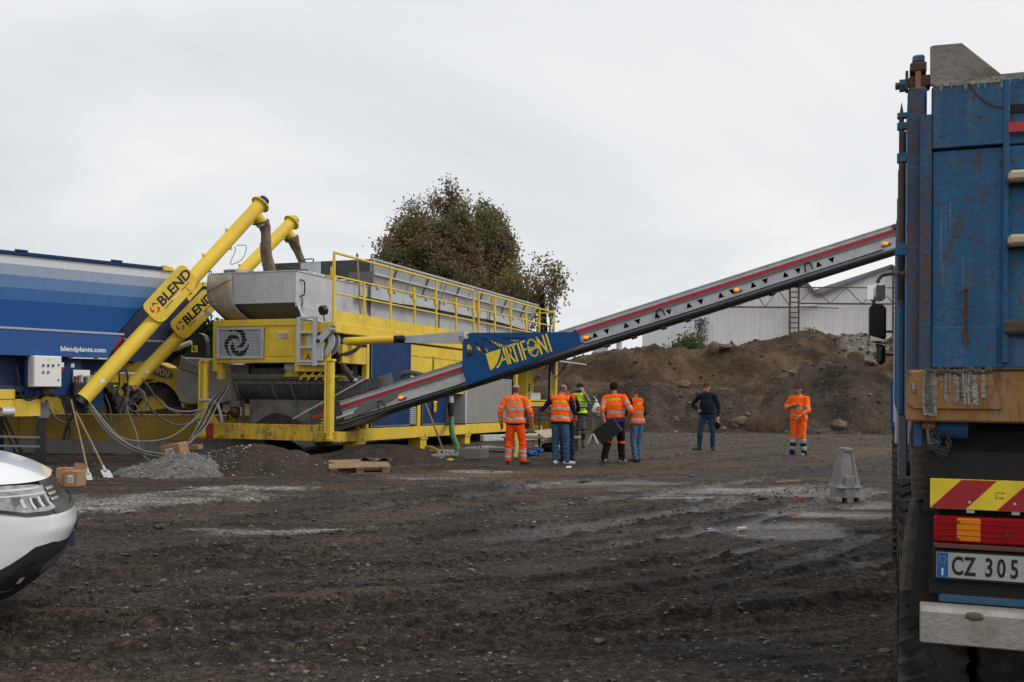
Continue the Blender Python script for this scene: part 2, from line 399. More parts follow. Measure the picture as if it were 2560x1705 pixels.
TRACKS = [[(0, 1560), (600, 1520), (1200, 1470), (1700, 1405), (2150, 1310)], [(0, 1648), (700, 1596), (1400, 1528), (2000, 1440), (2240, 1390)], [(150, 1452), (700, 1405), (1200, 1358), (1650, 1290), (2100, 1195), (2240, 1150)],
          [(150, 1492), (800, 1440), (1300, 1392), (1800, 1318), (2200, 1232)], [(160, 1332), (600, 1300), (1000, 1262), (1400, 1210), (1750, 1160), (2200, 1110)], [(160, 1290), (600, 1255), (1000, 1225), (1350, 1190)], [(1350, 1520), (1900, 1425), (2200, 1335)],
          [(300, 1668), (1000, 1618), (1700, 1560), (2200, 1500)], [(1300, 1140), (1700, 1120), (2240, 1085)], [(1500, 1162), (2000, 1112), (2250, 1098)], [(1300, 1272), (1700, 1225), (2050, 1170), (2240, 1135)], [(200, 1400), (900, 1370), (1400, 1318), (1900, 1245), (2230, 1180)], [(1450, 1345), (1900, 1282), (2200, 1222)], [(0, 1600), (500, 1568), (1100, 1522)]]
TRK = [[(q.x, q.y) for q in smooth_path([Vector((*on_ground(*p)[:2], 0)) for p in tr_], 4)] for tr_ in TRACKS]
def tracks(X, Y):
    g = np.zeros(X.shape); bm_ = np.zeros(X.shape); pat = np.zeros(X.shape)
    Xf, Yf = X.ravel(), Y.ravel(); gf, bf, pf = g.ravel(), bm_.ravel(), pat.ravel()
    for i, pts in enumerate(TRK):
        hw = 0.15 + 0.03 * (i % 3); L0 = 0
        for (ax, ay), (bx, by) in zip(pts[:-1], pts[1:]):
            k = np.where((Xf > min(ax, bx) - .6) & (Xf < max(ax, bx) + .6) & (Yf > min(ay, by) - .6) & (Yf < max(ay, by) + .6))[0]
            vx, vy = bx - ax, by - ay; ln = math.hypot(vx, vy)
            if len(k):
                xx, yy = Xf[k], Yf[k]; t = np.clip(((xx - ax) * vx + (yy - ay) * vy) / ln ** 2, 0, 1); wob = 0.06 * (vnoise(xx * 1.1, yy * 1.1, 200 + i) - .5)
                sd = ((xx - ax) * -vy + (yy - ay) * vx) / ln + wob; d = np.hypot(xx - ax - t * vx, yy - ay - t * vy); d = np.where((t > 0) & (t < 1), np.abs(sd), d + .05)
                br = sstep(0.2, 0.5, vnoise(xx * .35, yy * .35, 300 + i) + .2); gg = (1 - sstep(hw - .04, hw + .03, d)) * br; bb = np.exp(-((d - hw - .035) / .030) ** 2) * br
                gf[k] = np.maximum(gf[k], gg); bf[k] = np.maximum(bf[k], bb); pf[k] = np.where(gg > .3, np.sin((L0 + t * ln + np.abs(sd) * .8) * 42), pf[k])
            L0 += ln
    return gf.reshape(X.shape), bf.reshape(X.shape), pf.reshape(X.shape)
def ground_fields(X, Y):
    R = np.hypot(X, Y); near = 1 - sstep(45, 90, R)
    # wheel tracks sweep from lower left to the right, bending away
    ang = radians(14) + 0.22 * fbm(X * 0.06, Y * 0.06, 2, 5) * 2
    s = X * np.cos(ang) + Y * np.sin(ang); c = -X * np.sin(ang) + Y * np.cos(ang)
    c = c + 0.5 * fbm(s * 0.25, c * 0.25, 3, 41)
    tr = fbm(s * 0.22, c * 2.6, 4, 11, 0.62)
    tr2 = fbm(s * 0.5, c * 6.0, 3, 23, 0.6)
    big = fbm(X * 0.18, Y * 0.18, 3, 31)
    clod = fbm(X * 7, Y * 7, 4, 51, 0.65); clod2 = fbm(X * 2.2, Y * 2.2, 4, 61)
    rough = sstep(-0.05, 0.22, fbm(s * 0.35, c * 1.1, 3, 71))
    wet = blobs(X, Y, WET) + 0.9 * clod2 + 0.5 * tr - 0.02
    wetm = sstep(0.35, 0.75, wet)
    right = sstep(2.0, 4.0, X - 0.25 * Y + 1.2) * (1 - sstep(11, 15, Y))      # smoother compacted gravel at lower right
    grit = fbm(X * 19, Y * 19, 3, 91, 0.6)
    z = near * (0.06 * big + 0.055 * tr * (1 - 0.6 * right) + 0.022 * tr2 * (1 - 0.7 * right) + (0.010 + 0.026 * rough * (1 - 0.8 * right)) * clod + (0.010 + .012 * rough) * grit * (1 - .5 * right) + 0.03 * clod2)
    wv = fbm(s * 0.10, c * 1.1, 3, 101, 0.5); rut = np.exp(-(wv / 0.028) ** 2) * sstep(-0.15, 0.1, fbm(s * 0.3, c * 0.5, 2, 111)) * (1 - .7 * right)
    wv2 = fbm(s * 0.12 + 9, c * 1.6, 3, 131, 0.5); berm = np.exp(-(wv2 / 0.03) ** 2) * sstep(-0.1, 0.1, fbm(s * 0.4, c * 0.5, 2, 141)) * (1 - .7 * right)
    z = z + near * (-0.035 * rut + 0.022 * berm * (1 + 0.6 * clod))
    tg_, tb_, tp_ = tracks(X, Y)
    z = z * (1 - .55 * tg_) + near * (-0.032 * tg_ + 0.007 * tp_ * tg_ + 0.024 * tb_ * (1 + 0.5 * clod + 0.5 * grit))
    rid = np.clip(0.7 * rut + .75 * tg_ * (1 - .35 * tp_), 0, 1)
    wet_t = tg_ * sstep(.1, .5, blobs(X, Y, [(1700, 1250, 5.0, 4.0), (2000, 1300, 4.0, 3.0)]))
    for pts, wd, h in RIDGES:
        mk = seg_mask(X, Y, pts, wd * 1.8); rid = np.maximum(rid, mk)
        z = z + mk * h * 0.6 * (1.0 + 1.8 * clod + 1.4 * tr2)
    z = z * (1 - 0.45 * wetm) - 0.012 * wetm
    z = z - 0.35 * sstep(60, 300, R) * 0
    wetm = np.clip(wetm + .8 * wet_t, 0, 1)
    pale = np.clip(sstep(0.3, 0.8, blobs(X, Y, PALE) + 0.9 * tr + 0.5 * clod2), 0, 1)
    tan = sstep(21, 26, Y + 2 * big + 3 * tr) * (1 - sstep(70, 120, R))
    sand = blobs(X, Y, [(1690, 1160, 1.8, 1.3), (1560, 1178, 1.8, 0.9), (1420, 1180, 1.6, 0.7), (1250, 1185, 1.5, 0.6), (2250, 1130, 2.5, 2.5)])
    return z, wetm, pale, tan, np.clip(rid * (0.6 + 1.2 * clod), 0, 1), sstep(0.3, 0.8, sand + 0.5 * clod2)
def gz(x, y):
    return float(ground_fields(np.array([[float(x)]]), np.array([[float(y)]]))[0][0, 0])
def gr(px, py):
    p = on_ground(px, py); p.z = gz(p.x, p.y); return p

m, t, b = nodes_of('muddy_gravel'); L = t.links.new
v = coords(t)
rot = ND(t, 'ShaderNodeMapping'); rot.inputs['Rotation'].default_value = (0, 0, -radians(14)); rot.inputs['Scale'].default_value = (0.35, 2.6, 1); L(v, rot.inputs[0])
def attr(nm):
    a = ND(t, 'ShaderNodeAttribute'); a.attribute_name = nm; return a.outputs['Fac']
n_big = noise(t, v, 0.5, 4, 0.6, 0.3); n_tr = noise(t, rot.outputs[0], 1.6, 7, 0.7, 0.6); n_f = noise(t, v, 55, 5, 0.75); n_m = noise(t, v, 9, 6, 0.7)
c = ramp(t, n_big, [(0.38, (0.040, 0.032, 0.028)), (0.5, (0.066, 0.050, 0.038)), (0.62, (0.097, 0.070, 0.049))]).outputs[0]
c = mixc(t, ramp(t, n_tr, [(0.50, 0.0), (0.62, 0.8)]).outputs[0], c, (0.100, 0.074, 0.053))
c = mixc(t, ramp(t, n_tr, [(0.38, 0.9), (0.47, 0.0)]).outputs[0], c, (0.018, 0.0165, 0.016))
c = mixc(t, attr('tan'), c, mixc(t, ramp(t, n_tr, [(0.35, 0.0), (0.62, 1.0)]).outputs[0], (0.046, 0.037, 0.030), (0.120, 0.092, 0.066)))
c = mixc(t, attr('sand'), c, (0.120, 0.078, 0.043))
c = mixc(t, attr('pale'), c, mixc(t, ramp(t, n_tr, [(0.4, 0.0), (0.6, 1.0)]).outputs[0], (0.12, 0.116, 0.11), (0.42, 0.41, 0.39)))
c = mixc(t, attr('rid'), c, (0.024, 0.019, 0.016))
c = mixc(t, ramp(t, n_m, [(0.35, 0.0), (0.7, 0.6)]).outputs[0], c, (0.033, 0.029, 0.026))
vo = ND(t, 'ShaderNodeTexVoronoi', Scale=42.0); L(v, vo.inputs['Vector'])
sp = ramp(t, vo.outputs['Distance'], [(0.10, 1.0), (0.30, 0.0)]).outputs[0]
keep = ramp(t, vo.outputs['Color'], [(0.72, 0.0), (0.80, 1.0)]).outputs[0]
c = mixc(t, mixc(t, 1.0, sp, keep, 'MULTIPLY'), c, (0.19, 0.175, 0.155))
n_g = noise(t, v, 17, 6, 0.75)
c = mixc(t, 0.85, c, ramp(t, n_f, [(0.36, 0.25), (0.64, 1.8)]).outputs[0], 'MULTIPLY')
c = mixc(t, 0.9, c, ramp(t, n_g, [(0.38, 0.25), (0.5, 0.95), (0.62, 1.9)]).outputs[0], 'MULTIPLY')
wet = attr('wet')
c = mixc(t, wet, c, mixc(t, 1.0, c, (0.62, 0.60, 0.58), 'MULTIPLY'))
L(c, b.inputs['Base Color'])
ro = mixc(t, wet, mixc(t, n_tr, (0.9, 0.9, 0.9), (0.5, 0.5, 0.5)), mixc(t, ramp(t, n_m, [(0.46, 0.0), (0.56, 1.0)]).outputs[0], (0.12, 0.12, 0.12), (0.5, 0.5, 0.5)))
L(ro, b.inputs['Roughness']); L(mixc(t, wet, (0.16, 0.16, 0.16), (0.6, 0.6, 0.6)), b.inputs['Specular IOR Level'])
bp = ND(t, 'ShaderNodeBump', Distance=0.035); L(mixc(t, wet, (1.0, 1.0, 1.0), (0.55, 0.55, 0.55)), bp.inputs['Strength'])
hsum = ND(t, 'ShaderNodeMath', operation='ADD'); L(n_f, hsum.inputs[0]); L(n_g, hsum.inputs[1]); L(hsum.outputs[0], bp.inputs['Height'])
L(bp.outputs[0], b.inputs['Normal'])
MUD = m

fine = np.radians(np.linspace(-38, 38, 620)); coarse = np.radians(np.linspace(38, 322, 64))[1:-1]
th = np.concatenate([fine, coarse])
rr = [0.4, 1.2, 2.2, 3.2, 4.0]
while rr[-1] < 48: rr.append(rr[-1] * 1.0048)
while rr[-1] < 1500: rr.append(rr[-1] * 1.06)
rr = np.array(rr)
RR, TH = np.meshgrid(rr, th, indexing='ij')
GX, GY = RR * np.sin(TH), RR * np.cos(TH)
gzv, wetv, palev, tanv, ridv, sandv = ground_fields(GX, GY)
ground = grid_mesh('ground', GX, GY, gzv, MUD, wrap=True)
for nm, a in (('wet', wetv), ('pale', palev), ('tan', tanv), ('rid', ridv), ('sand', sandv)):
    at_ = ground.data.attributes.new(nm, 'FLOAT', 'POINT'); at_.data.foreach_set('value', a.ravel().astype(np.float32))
if ground.data.polygons[200000].normal.z < 0: ground.data.flip_normals()
tag(ground, kind='structure')

# standing water in the hollows of the wet patches
WATER = plain('muddy_water', (0.035, 0.033, 0.030), 0.04, spec=0.5, var=0.1)
for px, py, a, b_ in [(1545, 1206, 0.75, 0.42), (1690, 1243, 0.62, 0.22), (1905, 1217, 0.7, 0.2), (2060, 1286, 0.5, 0.3), (1818, 1322, 0.25, 0.16), (2010, 1318, 0.5, 0.12), (1960, 1243, 0.6, 0.16), (1930, 1336, 0.3, 0.12)]:
    p = on_ground(px, py); ang0 = random.Random(px).random() * 6
    zz = gz(p.x, p.y) - 0.003
    vs = [(p.x, p.y, zz)]; n = 40
    for k in range(n):
        aa = 2 * pi * k / n; rr_ = 1 + 0.28 * sin(3 * aa + ang0) + 0.2 * sin(5 * aa + 2 * ang0) + 0.12 * sin(9 * aa + ang0)
        vs.append((p.x + a * rr_ * cos(aa) + 0.25 * b_ * sin(aa), p.y + b_ * rr_ * sin(aa), zz))
    tag(mesh('puddle', vs, [(0, 1 + k, 1 + (k + 1) % n) for k in range(n)], WATER), kind='structure')

# ------------------------------------------------------------------ loose stones
def island_mat(name, stops, rough=0.8, bump=0.0):
    m, t, b = nodes_of(name)
    g = t.nodes.new('ShaderNodeNewGeometry')
    c = ramp(t, g.outputs['Random Per Island'], stops).outputs[0]
    v = coords(t); c = mixc(t, 0.6, c, ramp(t, noise(t, v, 90, 3), [(0.3, 0.55), (0.7, 1.3)]).outputs[0], 'MULTIPLY')
    t.links.new(c, b.inputs['Base Color']); b.inputs['Roughness'].default_value = rough; b.inputs['Specular IOR Level'].default_value = 0.35
    return m
STONE = island_mat('loose_stone', [(0.0, (0.035, 0.031, 0.028)), (0.45, (0.07, 0.06, 0.052)), (0.75, (0.115, 0.10, 0.085)), (0.95, (0.17, 0.152, 0.13)), (1.0, (0.27, 0.25, 0.22))])
CLOD = island_mat('mud_clod', [(0.0, (0.035, 0.029, 0.025)), (0.6, (0.062, 0.051, 0.042)), (1.0, (0.10, 0.084, 0.068))], 0.95)
_ico = bmesh.new(); bmesh.ops.create_icosphere(_ico, subdivisions=1, radius=1)
ICO_V = np.array([v.co[:] for v in _ico.verts]); ICO_F = np.array([[v.index for v in f.verts] for f in _ico.faces]); _ico.free()
def scatter(name, P, size, mat, seed, flat=0.6, label=None, sink=0.25):
    rs = np.random.RandomState(seed); n = len(P)
    V = np.repeat(ICO_V[None], n, 0) * (1 + 0.28 * rs.randn(n, len(ICO_V), 1)).clip(0.5, 1.6)
    sc = np.stack([size * rs.uniform(0.7, 1.35, n), size * rs.uniform(0.7, 1.35, n), size * flat * rs.uniform(0.6, 1.2, n)], -1)
    V = V * sc[:, None]
    a = rs.uniform(0, 6.28, n); ca, sa = np.cos(a)[:, None], np.sin(a)[:, None]
    x = V[..., 0] * ca - V[..., 1] * sa; y = V[..., 0] * sa + V[..., 1] * ca
    V = np.stack([x, y, V[..., 2]], -1) + P[:, None]
    V[..., 2] += (size * flat * (0.5 - sink))[:, None]
    Fc = (ICO_F[None] + (np.arange(n) * len(ICO_V))[:, None, None]).reshape(-1, 3)
    o = raw_mesh(name, V.reshape(-1, 3), Fc, mat); 
    return tag(o, kind='stuff', label=label)
rs = np.random.RandomState(3)
n = 16000
rad = 4.6 * (40 / 4.6) ** (rs.rand(n) ** 1.15); ang = np.radians(rs.uniform(-33, 33, n))
X, Y = rad * np.sin(ang), rad * np.cos(ang)
dens = vnoise(X * 0.8, Y * 1.6, 9) * 0.6 + vnoise(X * 0.25, Y * 2.2, 19) * 0.6
kp = rs.rand(n) < np.clip(dens * 1.6 - 0.35, 0.05, 1); X, Y = X[kp], Y[kp]
f = ground_fields(X[None], Y[None]); Z = f[0][0]
kp = (f[1][0] < 0.5); X, Y, Z = X[kp], Y[kp], Z[kp]; R = np.hypot(X, Y)
size = 0.005 + 0.011 * rs.rand(len(X)) ** 3 * (1 + 0.04 * R) + 0.0004 * R
big = rs.rand(len(X)) < 0.03; size[big] *= rs.uniform(1.4, 2.4, big.sum())
scatter('gravel', np.stack([X, Y, Z], -1), size, STONE, 4, 0.6, 'loose stones and gravel strewn over the muddy yard')
# clods thrown up along the wheel ridges
cl = []
for pts, wd, h in RIDGES:
    for (ax, ay), (bx, by) in zip(pts[:-1], pts[1:]):
        ln = math.hypot(bx - ax, by - ay); k = int(ln * 60 * (1.5 if h > 0.05 else 0.8))
        tt = rs.rand(k); oo = rs.randn(k, 2) * wd * 1.5
        cl.append(np.stack([ax + (bx - ax) * tt + oo[:, 0] * 0.6, ay + (by - ay) * tt + oo[:, 1]], -1))
cl = np.concatenate(cl); zz = ground_fields(cl[None, :, 0], cl[None, :, 1])[0][0]
scatter('mud_clods', np.concatenate([cl, zz[:, None]], 1), 0.008 + 0.018 * rs.rand(len(cl)) ** 2.5, CLOD, 8, 0.75, 'dark clods of mud churned up along the wheel tracks')

# ------------------------------------------------------------------ heaps and the earth bank
def soil(name, stops, dist_scale=1.2, spk=0.15, spc=(0.3, 0.27, 0.23), bump=0.9, vscale=22, stretch=(1, 1, 1)):
    m, t, b = nodes_of(name); v = coords(t, stretch)
    n = noise(t, v, dist_scale, 8, 0.68, 0.5); n2 = noise(t, v, 14, 6, 0.7)
    c = ramp(t, n, stops).outputs[0]
    c = mixc(t, 0.8, c, ramp(t, n2, [(0.3, 0.5), (0.7, 1.4)]).outputs[0], 'MULTIPLY')
    vo = ND(t, 'ShaderNodeTexVoronoi', Scale=float(vscale)); t.links.new(v, vo.inputs['Vector'])
    s1 = ramp(t, vo.outputs['Distance'], [(0.15, 1.0), (0.42, 0.0)]).outputs[0]; k = ramp(t, vo.outputs['Color'], [(0.95 - spk, 0.0), (1.0 - spk * 0.6, 1.0)]).outputs[0]
    c = mixc(t, mixc(t, 1.0, s1, k, 'MULTIPLY'), c, spc)
    t.links.new(c, b.inputs['Base Color']); b.inputs['Roughness'].default_value = 0.95; b.inputs['Specular IOR Level'].default_value = 0.15
    bp = ND(t, 'ShaderNodeBump', Strength=bump, Distance=0.08); t.links.new(n2, bp.inputs['Height']); t.links.new(bp.outputs[0], b.inputs['Normal'])
    return m
EARTH = soil('bank_earth', [(0.36, (0.036, 0.026, 0.018)), (0.5, (0.076, 0.052, 0.033)), (0.66, (0.140, 0.098, 0.062))], 0.7, 0.10, (0.24, 0.21, 0.17), vscale=9)
GRAVELDARK = soil('dark_gravel', [(0.36, (0.028, 0.022, 0.018)), (0.5, (0.052, 0.040, 0.030)), (0.66, (0.092, 0.071, 0.053))], 0.6, 0.22, (0.20, 0.18, 0.155), vscale=11)
GRAVELLIGHT = soil('pale_gravel', [(0.3, (0.12, 0.105, 0.09)), (0.6, (0.20, 0.18, 0.155)), (0.8, (0.28, 0.255, 0.22))], 1.0, 0.3, (0.42, 0.40, 0.36), vscale=8)
HEAPGREY = soil('grey_chippings', [(0.3, (0.10, 0.10, 0.092)), (0.6, (0.17, 0.168, 0.155)), (0.8, (0.23, 0.225, 0.205))], 2.0, 0.25, (0.33, 0.33, 0.31), vscale=30)
HEAPBROWN = soil('brown_spoil', [(0.3, (0.032, 0.026, 0.022)), (0.6, (0.062, 0.048, 0.038)), (0.8, (0.095, 0.076, 0.06))], 1.6, 0.16, (0.24, 0.22, 0.19), vscale=26)
def heap(name, c, rx, ry, h, mat, label, seed=0, rot=0.0, n=90, power=1.15, lump=0.22, base=None, peak=(0, 0), coarse=1.0):
    u = np.linspace(-1.12, 1.12, n); U, V = np.meshgrid(u, u)
    r = np.hypot(U - peak[0] * (1 - np.hypot(U, V)).clip(0, 1), V - peak[1] * (1 - np.hypot(U, V)).clip(0, 1))
    ns = fbm(U * 2.2 + seed, V * 2.2, 4, seed); nf = fbm(U * 9, V * 9, 4, seed + 3, 0.6)
    r2 = r * (1 + 0.35 * ns)
    z = h * (1 - r2.clip(0, 1.3)) ** 1 if power == 1 else h * np.sign(1 - r2) * np.abs(1 - r2) ** power
    nm = fbm(U * 4.5, V * 4.5, 5, seed + 9, 0.62)
    z = z * (1 + lump * ns) + h * (0.16 * nf + 0.34 * coarse * nm) * sstep(1.1, 0.7, r2)
    # round the tip
    z = np.where(z > h * .8, h * .8 + .45 * (z - h * .8), z)
    X = U * rx; Y = V * ry; X, Y = X * cos(rot) - Y * sin(rot), X * sin(rot) + Y * cos(rot)
    bz = 0.0 if base is None else base
    o = grid_mesh(name, X, Y, np.maximum(z, -0.10) , mat)
    if o.data.polygons[0].normal.z < 0: o.data.flip_normals()
    o.location = (c[0], c[1], bz)
    return tag(o, label, 'heap')
# spoil in front of and under the plant
heap('gravel_heap', (-6.15, 18.85), 1.30, 1.35, 0.42, HEAPGREY, 'low grey chippings heap beside the shovel, left of the brown spoil', 3, n=100, power=1.0, lump=0.3, coarse=.5)
heap('spoil_heap', (-4.95, 19.35), 1.95, 1.45, 0.56, HEAPBROWN, 'low brown spoil heap in front of the plant, touching the grey chippings', 7, n=100, power=1.0, lump=0.3)
heap('spoil_heap', (-2.9, 22.3), 2.0, 1.3, 0.42, HEAPBROWN, 'brown spoil heap under the plant behind the wooden pallet', 12, power=1.0)
# the bank
x = np.arange(-12, 36, 0.13); y = np.arange(36.5, 62, 0.13)
BX_, BY_ = np.meshgrid(x, y)
cx = np.array([-12, 1.0, 2.2, 3.6, 5.2, 6.3, 7.6, 8.6, 9.5, 10.6, 12, 13, 13.9, 15, 17, 20, 36])
cz = np.array([2.7, 2.8, 2.85, 3.15, 3.42, 3.56, 3.47, 3.40, 3.62, 3.66, 3.92, 4.12, 4.35, 4.2, 4.0, 3.9, 3.8])
wob = fbm(BX_ * 0.35, BY_ * 0.35, 4, 81); wob2 = fbm(BX_ * 1.4, BY_ * 1.4, 4, 83, 0.6); wob3 = fbm(BX_ * 4.0, BY_ * 4.0, 3, 85, 0.6)
yy = BY_ + 1.5 * wob + 0.35 * wob2
crest = np.interp(BX_, cx, cz) + 0.25 * wob2 + 0.14 * wob3
soft = sstep(9.5, 14, BX_)
y0 = 44.2 - 2.2 * soft; y1 = 45.9 + 0.9 * soft
bench = 2.0 + 0.3 * soft
zb = bench * sstep(38.6, 43.5, yy) * (1 - 0.10 * sstep(42, 44, yy))
cl = sstep(0, 1, (yy - y0) / (y1 - y0))
z = zb + (crest - zb) * np.where(cl > 0, cl ** (0.75 + 0.35 * soft), 0) 
z = z + (0.34 * wob2 + 0.20 * wob3) * sstep(38, 40.5, yy) 
z = z - 1.5 * sstep(49, 58, yy) * 0.6
z = z - 0.15 * (1 - sstep(37.0, 39.0, yy))
bank = grid_mesh('earth_bank', BX_, BY_, z, EARTH)
if bank.data.polygons[0].normal.z < 0: bank.data.flip_normals()
tag(bank, kind='structure')
def px_heap(px, Y, top_py, rx, ry, mat, label, seed, **k):
    p = at(px, top_py, Y)
    return heap('soil_heap', (p.x, Y), rx, ry, p.z + k.pop('extra', 0.12), mat, label, seed, **k)
px_heap(1612, 41.4, 945, 4.8, 4.0, GRAVELDARK, 'dark gravel heap behind the men, left one below the cut bank', 21, n=100)
px_heap(1790, 40.8, 966, 3.6, 3.3, GRAVELDARK, 'dark gravel heap directly behind the man in the navy sweater', 22, n=90)
px_heap(2085, 42.2, 897, 6.4, 5.6, GRAVELDARK, 'tall dark spoil heap behind the standing man in full orange suit', 23, n=110, peak=(0.1, 0.1), extra=0.3)
px_heap(1445, 41.5, 985, 3.0, 2.6, GRAVELDARK, 'low dark gravel heap behind the man on the phone', 24, n=70)
px_heap(2085, 43.8, 858, 3.0, 2.6, EARTH, 'brown earth cone leaning against the pale gravel on the bank', 25, n=80)
g = px_heap(2150, 45.9, 812, 3.9, 3.2, GRAVELLIGHT, 'pale grey gravel heap on top of the bank by the truck mirrors', 26, n=110, power=0.75, extra=0.25, coarse=.35)
px_heap(2330, 44.5, 880, 4.5, 4.0, GRAVELDARK, 'dark spoil heap half hidden behind the dump truck', 27, n=80)
# stones lying on the bank and its foot
dg = bpy.context.evaluated_depsgraph_get()
P = []
rs = np.random.RandomState(17)
for k in range(2600):
    xx, yy_ = rs.uniform(0, 24), rs.uniform(37, 50)
    hit, loc, nor, idx, ob, mt = S.ray_cast(dg, Vector((xx, yy_, 30)), Vector((0, 0, -1)))
    if hit: P.append(loc[:])
PG = []
for k in range(2120):
    if k < 900: xx, yy_ = rs.uniform(12.5, 20), rs.uniform(42.8, 49)
    elif k < 1900: xx, yy_ = rs.uniform(-7.6, -5.0), rs.uniform(17.3, 20.2)
    else: xx, yy_ = rs.uniform(-6.4, -2.6), rs.uniform(17.8, 20.8)
    hit, loc, nor, idx, ob, mt = S.ray_cast(dg, Vector((xx, yy_, 30)), Vector((0, 0, -1)))
    if hit and ob.name.split('.')[0] in ('gravel_heap', 'spoil_heap', 'soil_heap') and (k >= 900 or ob.data.materials[0].name == 'pale_gravel'): PG.append((*loc, k))
PG = np.array(PG); sz = np.where(PG[:, 3] < 900, .05 + .12 * rs.rand(len(PG)) ** 3, .010 + .022 * rs.rand(len(PG)) ** 3)
PALEST = island_mat('heap_stone', [(0.0, (0.06, 0.055, 0.048)), (0.5, (0.15, 0.14, 0.125)), (1.0, (0.34, 0.33, 0.30))])
scatter('heap_stones', PG[:, :3], sz, PALEST, 19, 0.7, 'pale stones lying on the gravel and spoil heaps')
P = np.array(P); scatter('bank_stones', P, 0.02 + 0.10 * rs.rand(len(P)) ** 7, STONE, 18, 0.65, 'stones scattered over the earth bank and its heaps')
# boulders and slabs one can pick out
BOULDER = paint('boulder_stone', (0.15, 0.12, 0.09), 0.9, dirt=(0.10, 0.08, 0.06), amt=0.7, scale=3, bump=0.15, bscale=12, spec=0.15)
def drop(px, py, Y0=36, Y1=50):
    d = ray(px, py).normalized(); hit, loc, nor, idx, ob, mt = S.ray_cast(dg, Vector((0, 0, CAM_H)) + d * 30, d)
    return loc if hit else at(px, py, 40)
def rock(px, py, s, label, seed, slab=False):
    bm = bmesh.new(); bmesh.ops.create_icosphere(bm, subdivisions=2, radius=1); r = random.Random(seed)
    for vv in bm.verts:
        vv.co *= r.uniform(0.8, 1.12); vv.co.x *= s[0]; vv.co.y *= s[1]; vv.co.z *= s[2]
    me = bpy.data.meshes.new('boulder'); bm.to_mesh(me); bm.free()
    o = link('boulder', me, BOULDER); o.location = drop(px, py) + Vector((0, 0, s[2] * 0.35)); o.rotation_euler = (r.uniform(-.3, .3), r.uniform(-.25, .25), r.uniform(0, 3))
    return tag(o, label, 'boulder')
rock(1688, 1052, (0.17, 0.15, 0.14), 'round pale boulder at the bank foot left of the navy sweater man', 1)
rock(1848, 1058, (0.36, 0.28, 0.19), 'brown boulder at the bank foot between the two standing men', 2)
rock(1838, 1066, (0.16, 0.14, 0.10), 'smaller pale boulder touching the brown boulder between the standing men', 9)
rock(2098, 1068, (0.36, 0.3, 0.24), 'dark earthy boulder at the bank foot right of the orange suit man', 3)
rock(1785, 876, (0.24, 0.22, 0.34), 'upright pale boulder standing on the crest of the bank', 4)
rock(1812, 870, (0.40, 0.28, 0.14), 'brown lump on the bank crest right of the upright boulder', 5)
rock(1985, 934, (0.42, 0.25, 0.09), 'flat grey slab lying on the bank above the men', 6)
rock(2180, 908, (0.32, 0.25, 0.13), 'pale slab on the dark heap beside the truck mirrors', 7)
rock(1712, 966, (0.30, 0.26, 0.2), 'brown lump on the bench left of the navy sweater man', 8)
# ================================================================== mixing plant
PF = Frame((-3.907, 22.1, 0), 20.9, 0.013)
PL = thing('mixing_plant', 'long yellow and blue mobile mixing plant with galvanised hoppers and railed walkway', 'mixing plant', PF.o, PF.rot)
def side(px, py, x=0.0): q = PF.px(px, py, 0, x); return q.y, q.z          # point on the long side
def frnt(px, py, y=0.0): q = PF.px(px, py, 1, y); return q.x, q.z          # point on the near end
def P(n, m, *a, **k): return BX(n, PL, m, *a, **k)
# --- chassis
P('main_beam', YELLOW, -0.14, 0, 1.03, 11.7, 0.39, 0.68)
P('main_beam', YELLOW, -3.30, -3.16, 1.03, 15.6, 0.39, 0.68)
P('corner_beam', YELLOW_WORN, -0.14, -0.01, 0.14, 1.03, 0.40, 0.63)
P('end_beam', YELLOW_WORN, -3.30, -0.46, 0.0, 0.16, 0.42, 0.78)
P('end_beam', YELLOW_WORN, -0.46, 0.0, 0.003, 0.15, 0.41, 0.64)
P('beam_cap', YELLOW_WORN, -0.52, -0.45, -0.015, 0.17, 0.40, 0.80)
P('end_beam', YELLOW, -3.16, -0.14, 15.4, 15.6, 0.39, 0.68)
for yy in (3.0, 5.5, 8.0, 10.5, 13): P('cross_member', DARKSTEEL, -3.16, -0.14, yy, yy + 0.12, 0.42, 0.60)
P('deck_plate', CEMENT, -3.16, -0.14, 0.16, 11.0, 0.605, 0.64, bev=0)
for xx, yy in [(-0.40, 1.0), (-0.40, 4.34), (-0.40, 7.27), (-0.40, 13.6), (-3.28, 1.0), (-3.28, 4.34), (-3.28, 7.27), (-3.28, 13.6)]:
    lg = P('jack_leg', YELLOW_WORN if yy < 2 else YELLOW, xx, xx + 0.36, yy, yy + 0.36, -0.06, 0.41)
    q = BX('jack_collar', lg, YELLOW, xx - 0.02, xx + 0.385, yy - 0.02, yy + 0.38, 0.32, 0.50)
    CY('pin', lg, DARKSTEEL, (xx + 0.383, yy + 0.18, 0.44), (xx + 0.41, yy + 0.18, 0.44), 0.025)
for xx, ww in ((-3.66, 0.165), (-0.25, 0.165)):
    po = P('outrigger_post', YELLOW, xx, xx + ww, -0.06, 0.10, 0.42, 2.22, bev=0.04)
    BX('post_cap', po, YELLOW, xx - 0.012, xx + ww + 0.012, -0.07, 0.11, 2.20, 2.26)
    BX('guide_rib', po, YELLOW, xx - 0.015, xx + 0.03, -0.095, -0.06, 0.60, 2.2)
    BX('foot_plate', po, YELLOW_WORN, xx - 0.05, xx + ww + 0.015, -0.08, 0.12, 0.43, 0.50)
    for k in range(6): BX('rung_stop', po, YELLOW_WORN, xx - 0.09, xx, -0.10, -0.07, 0.55 + 0.07 * k, 0.575 + 0.07 * k, bev=0)
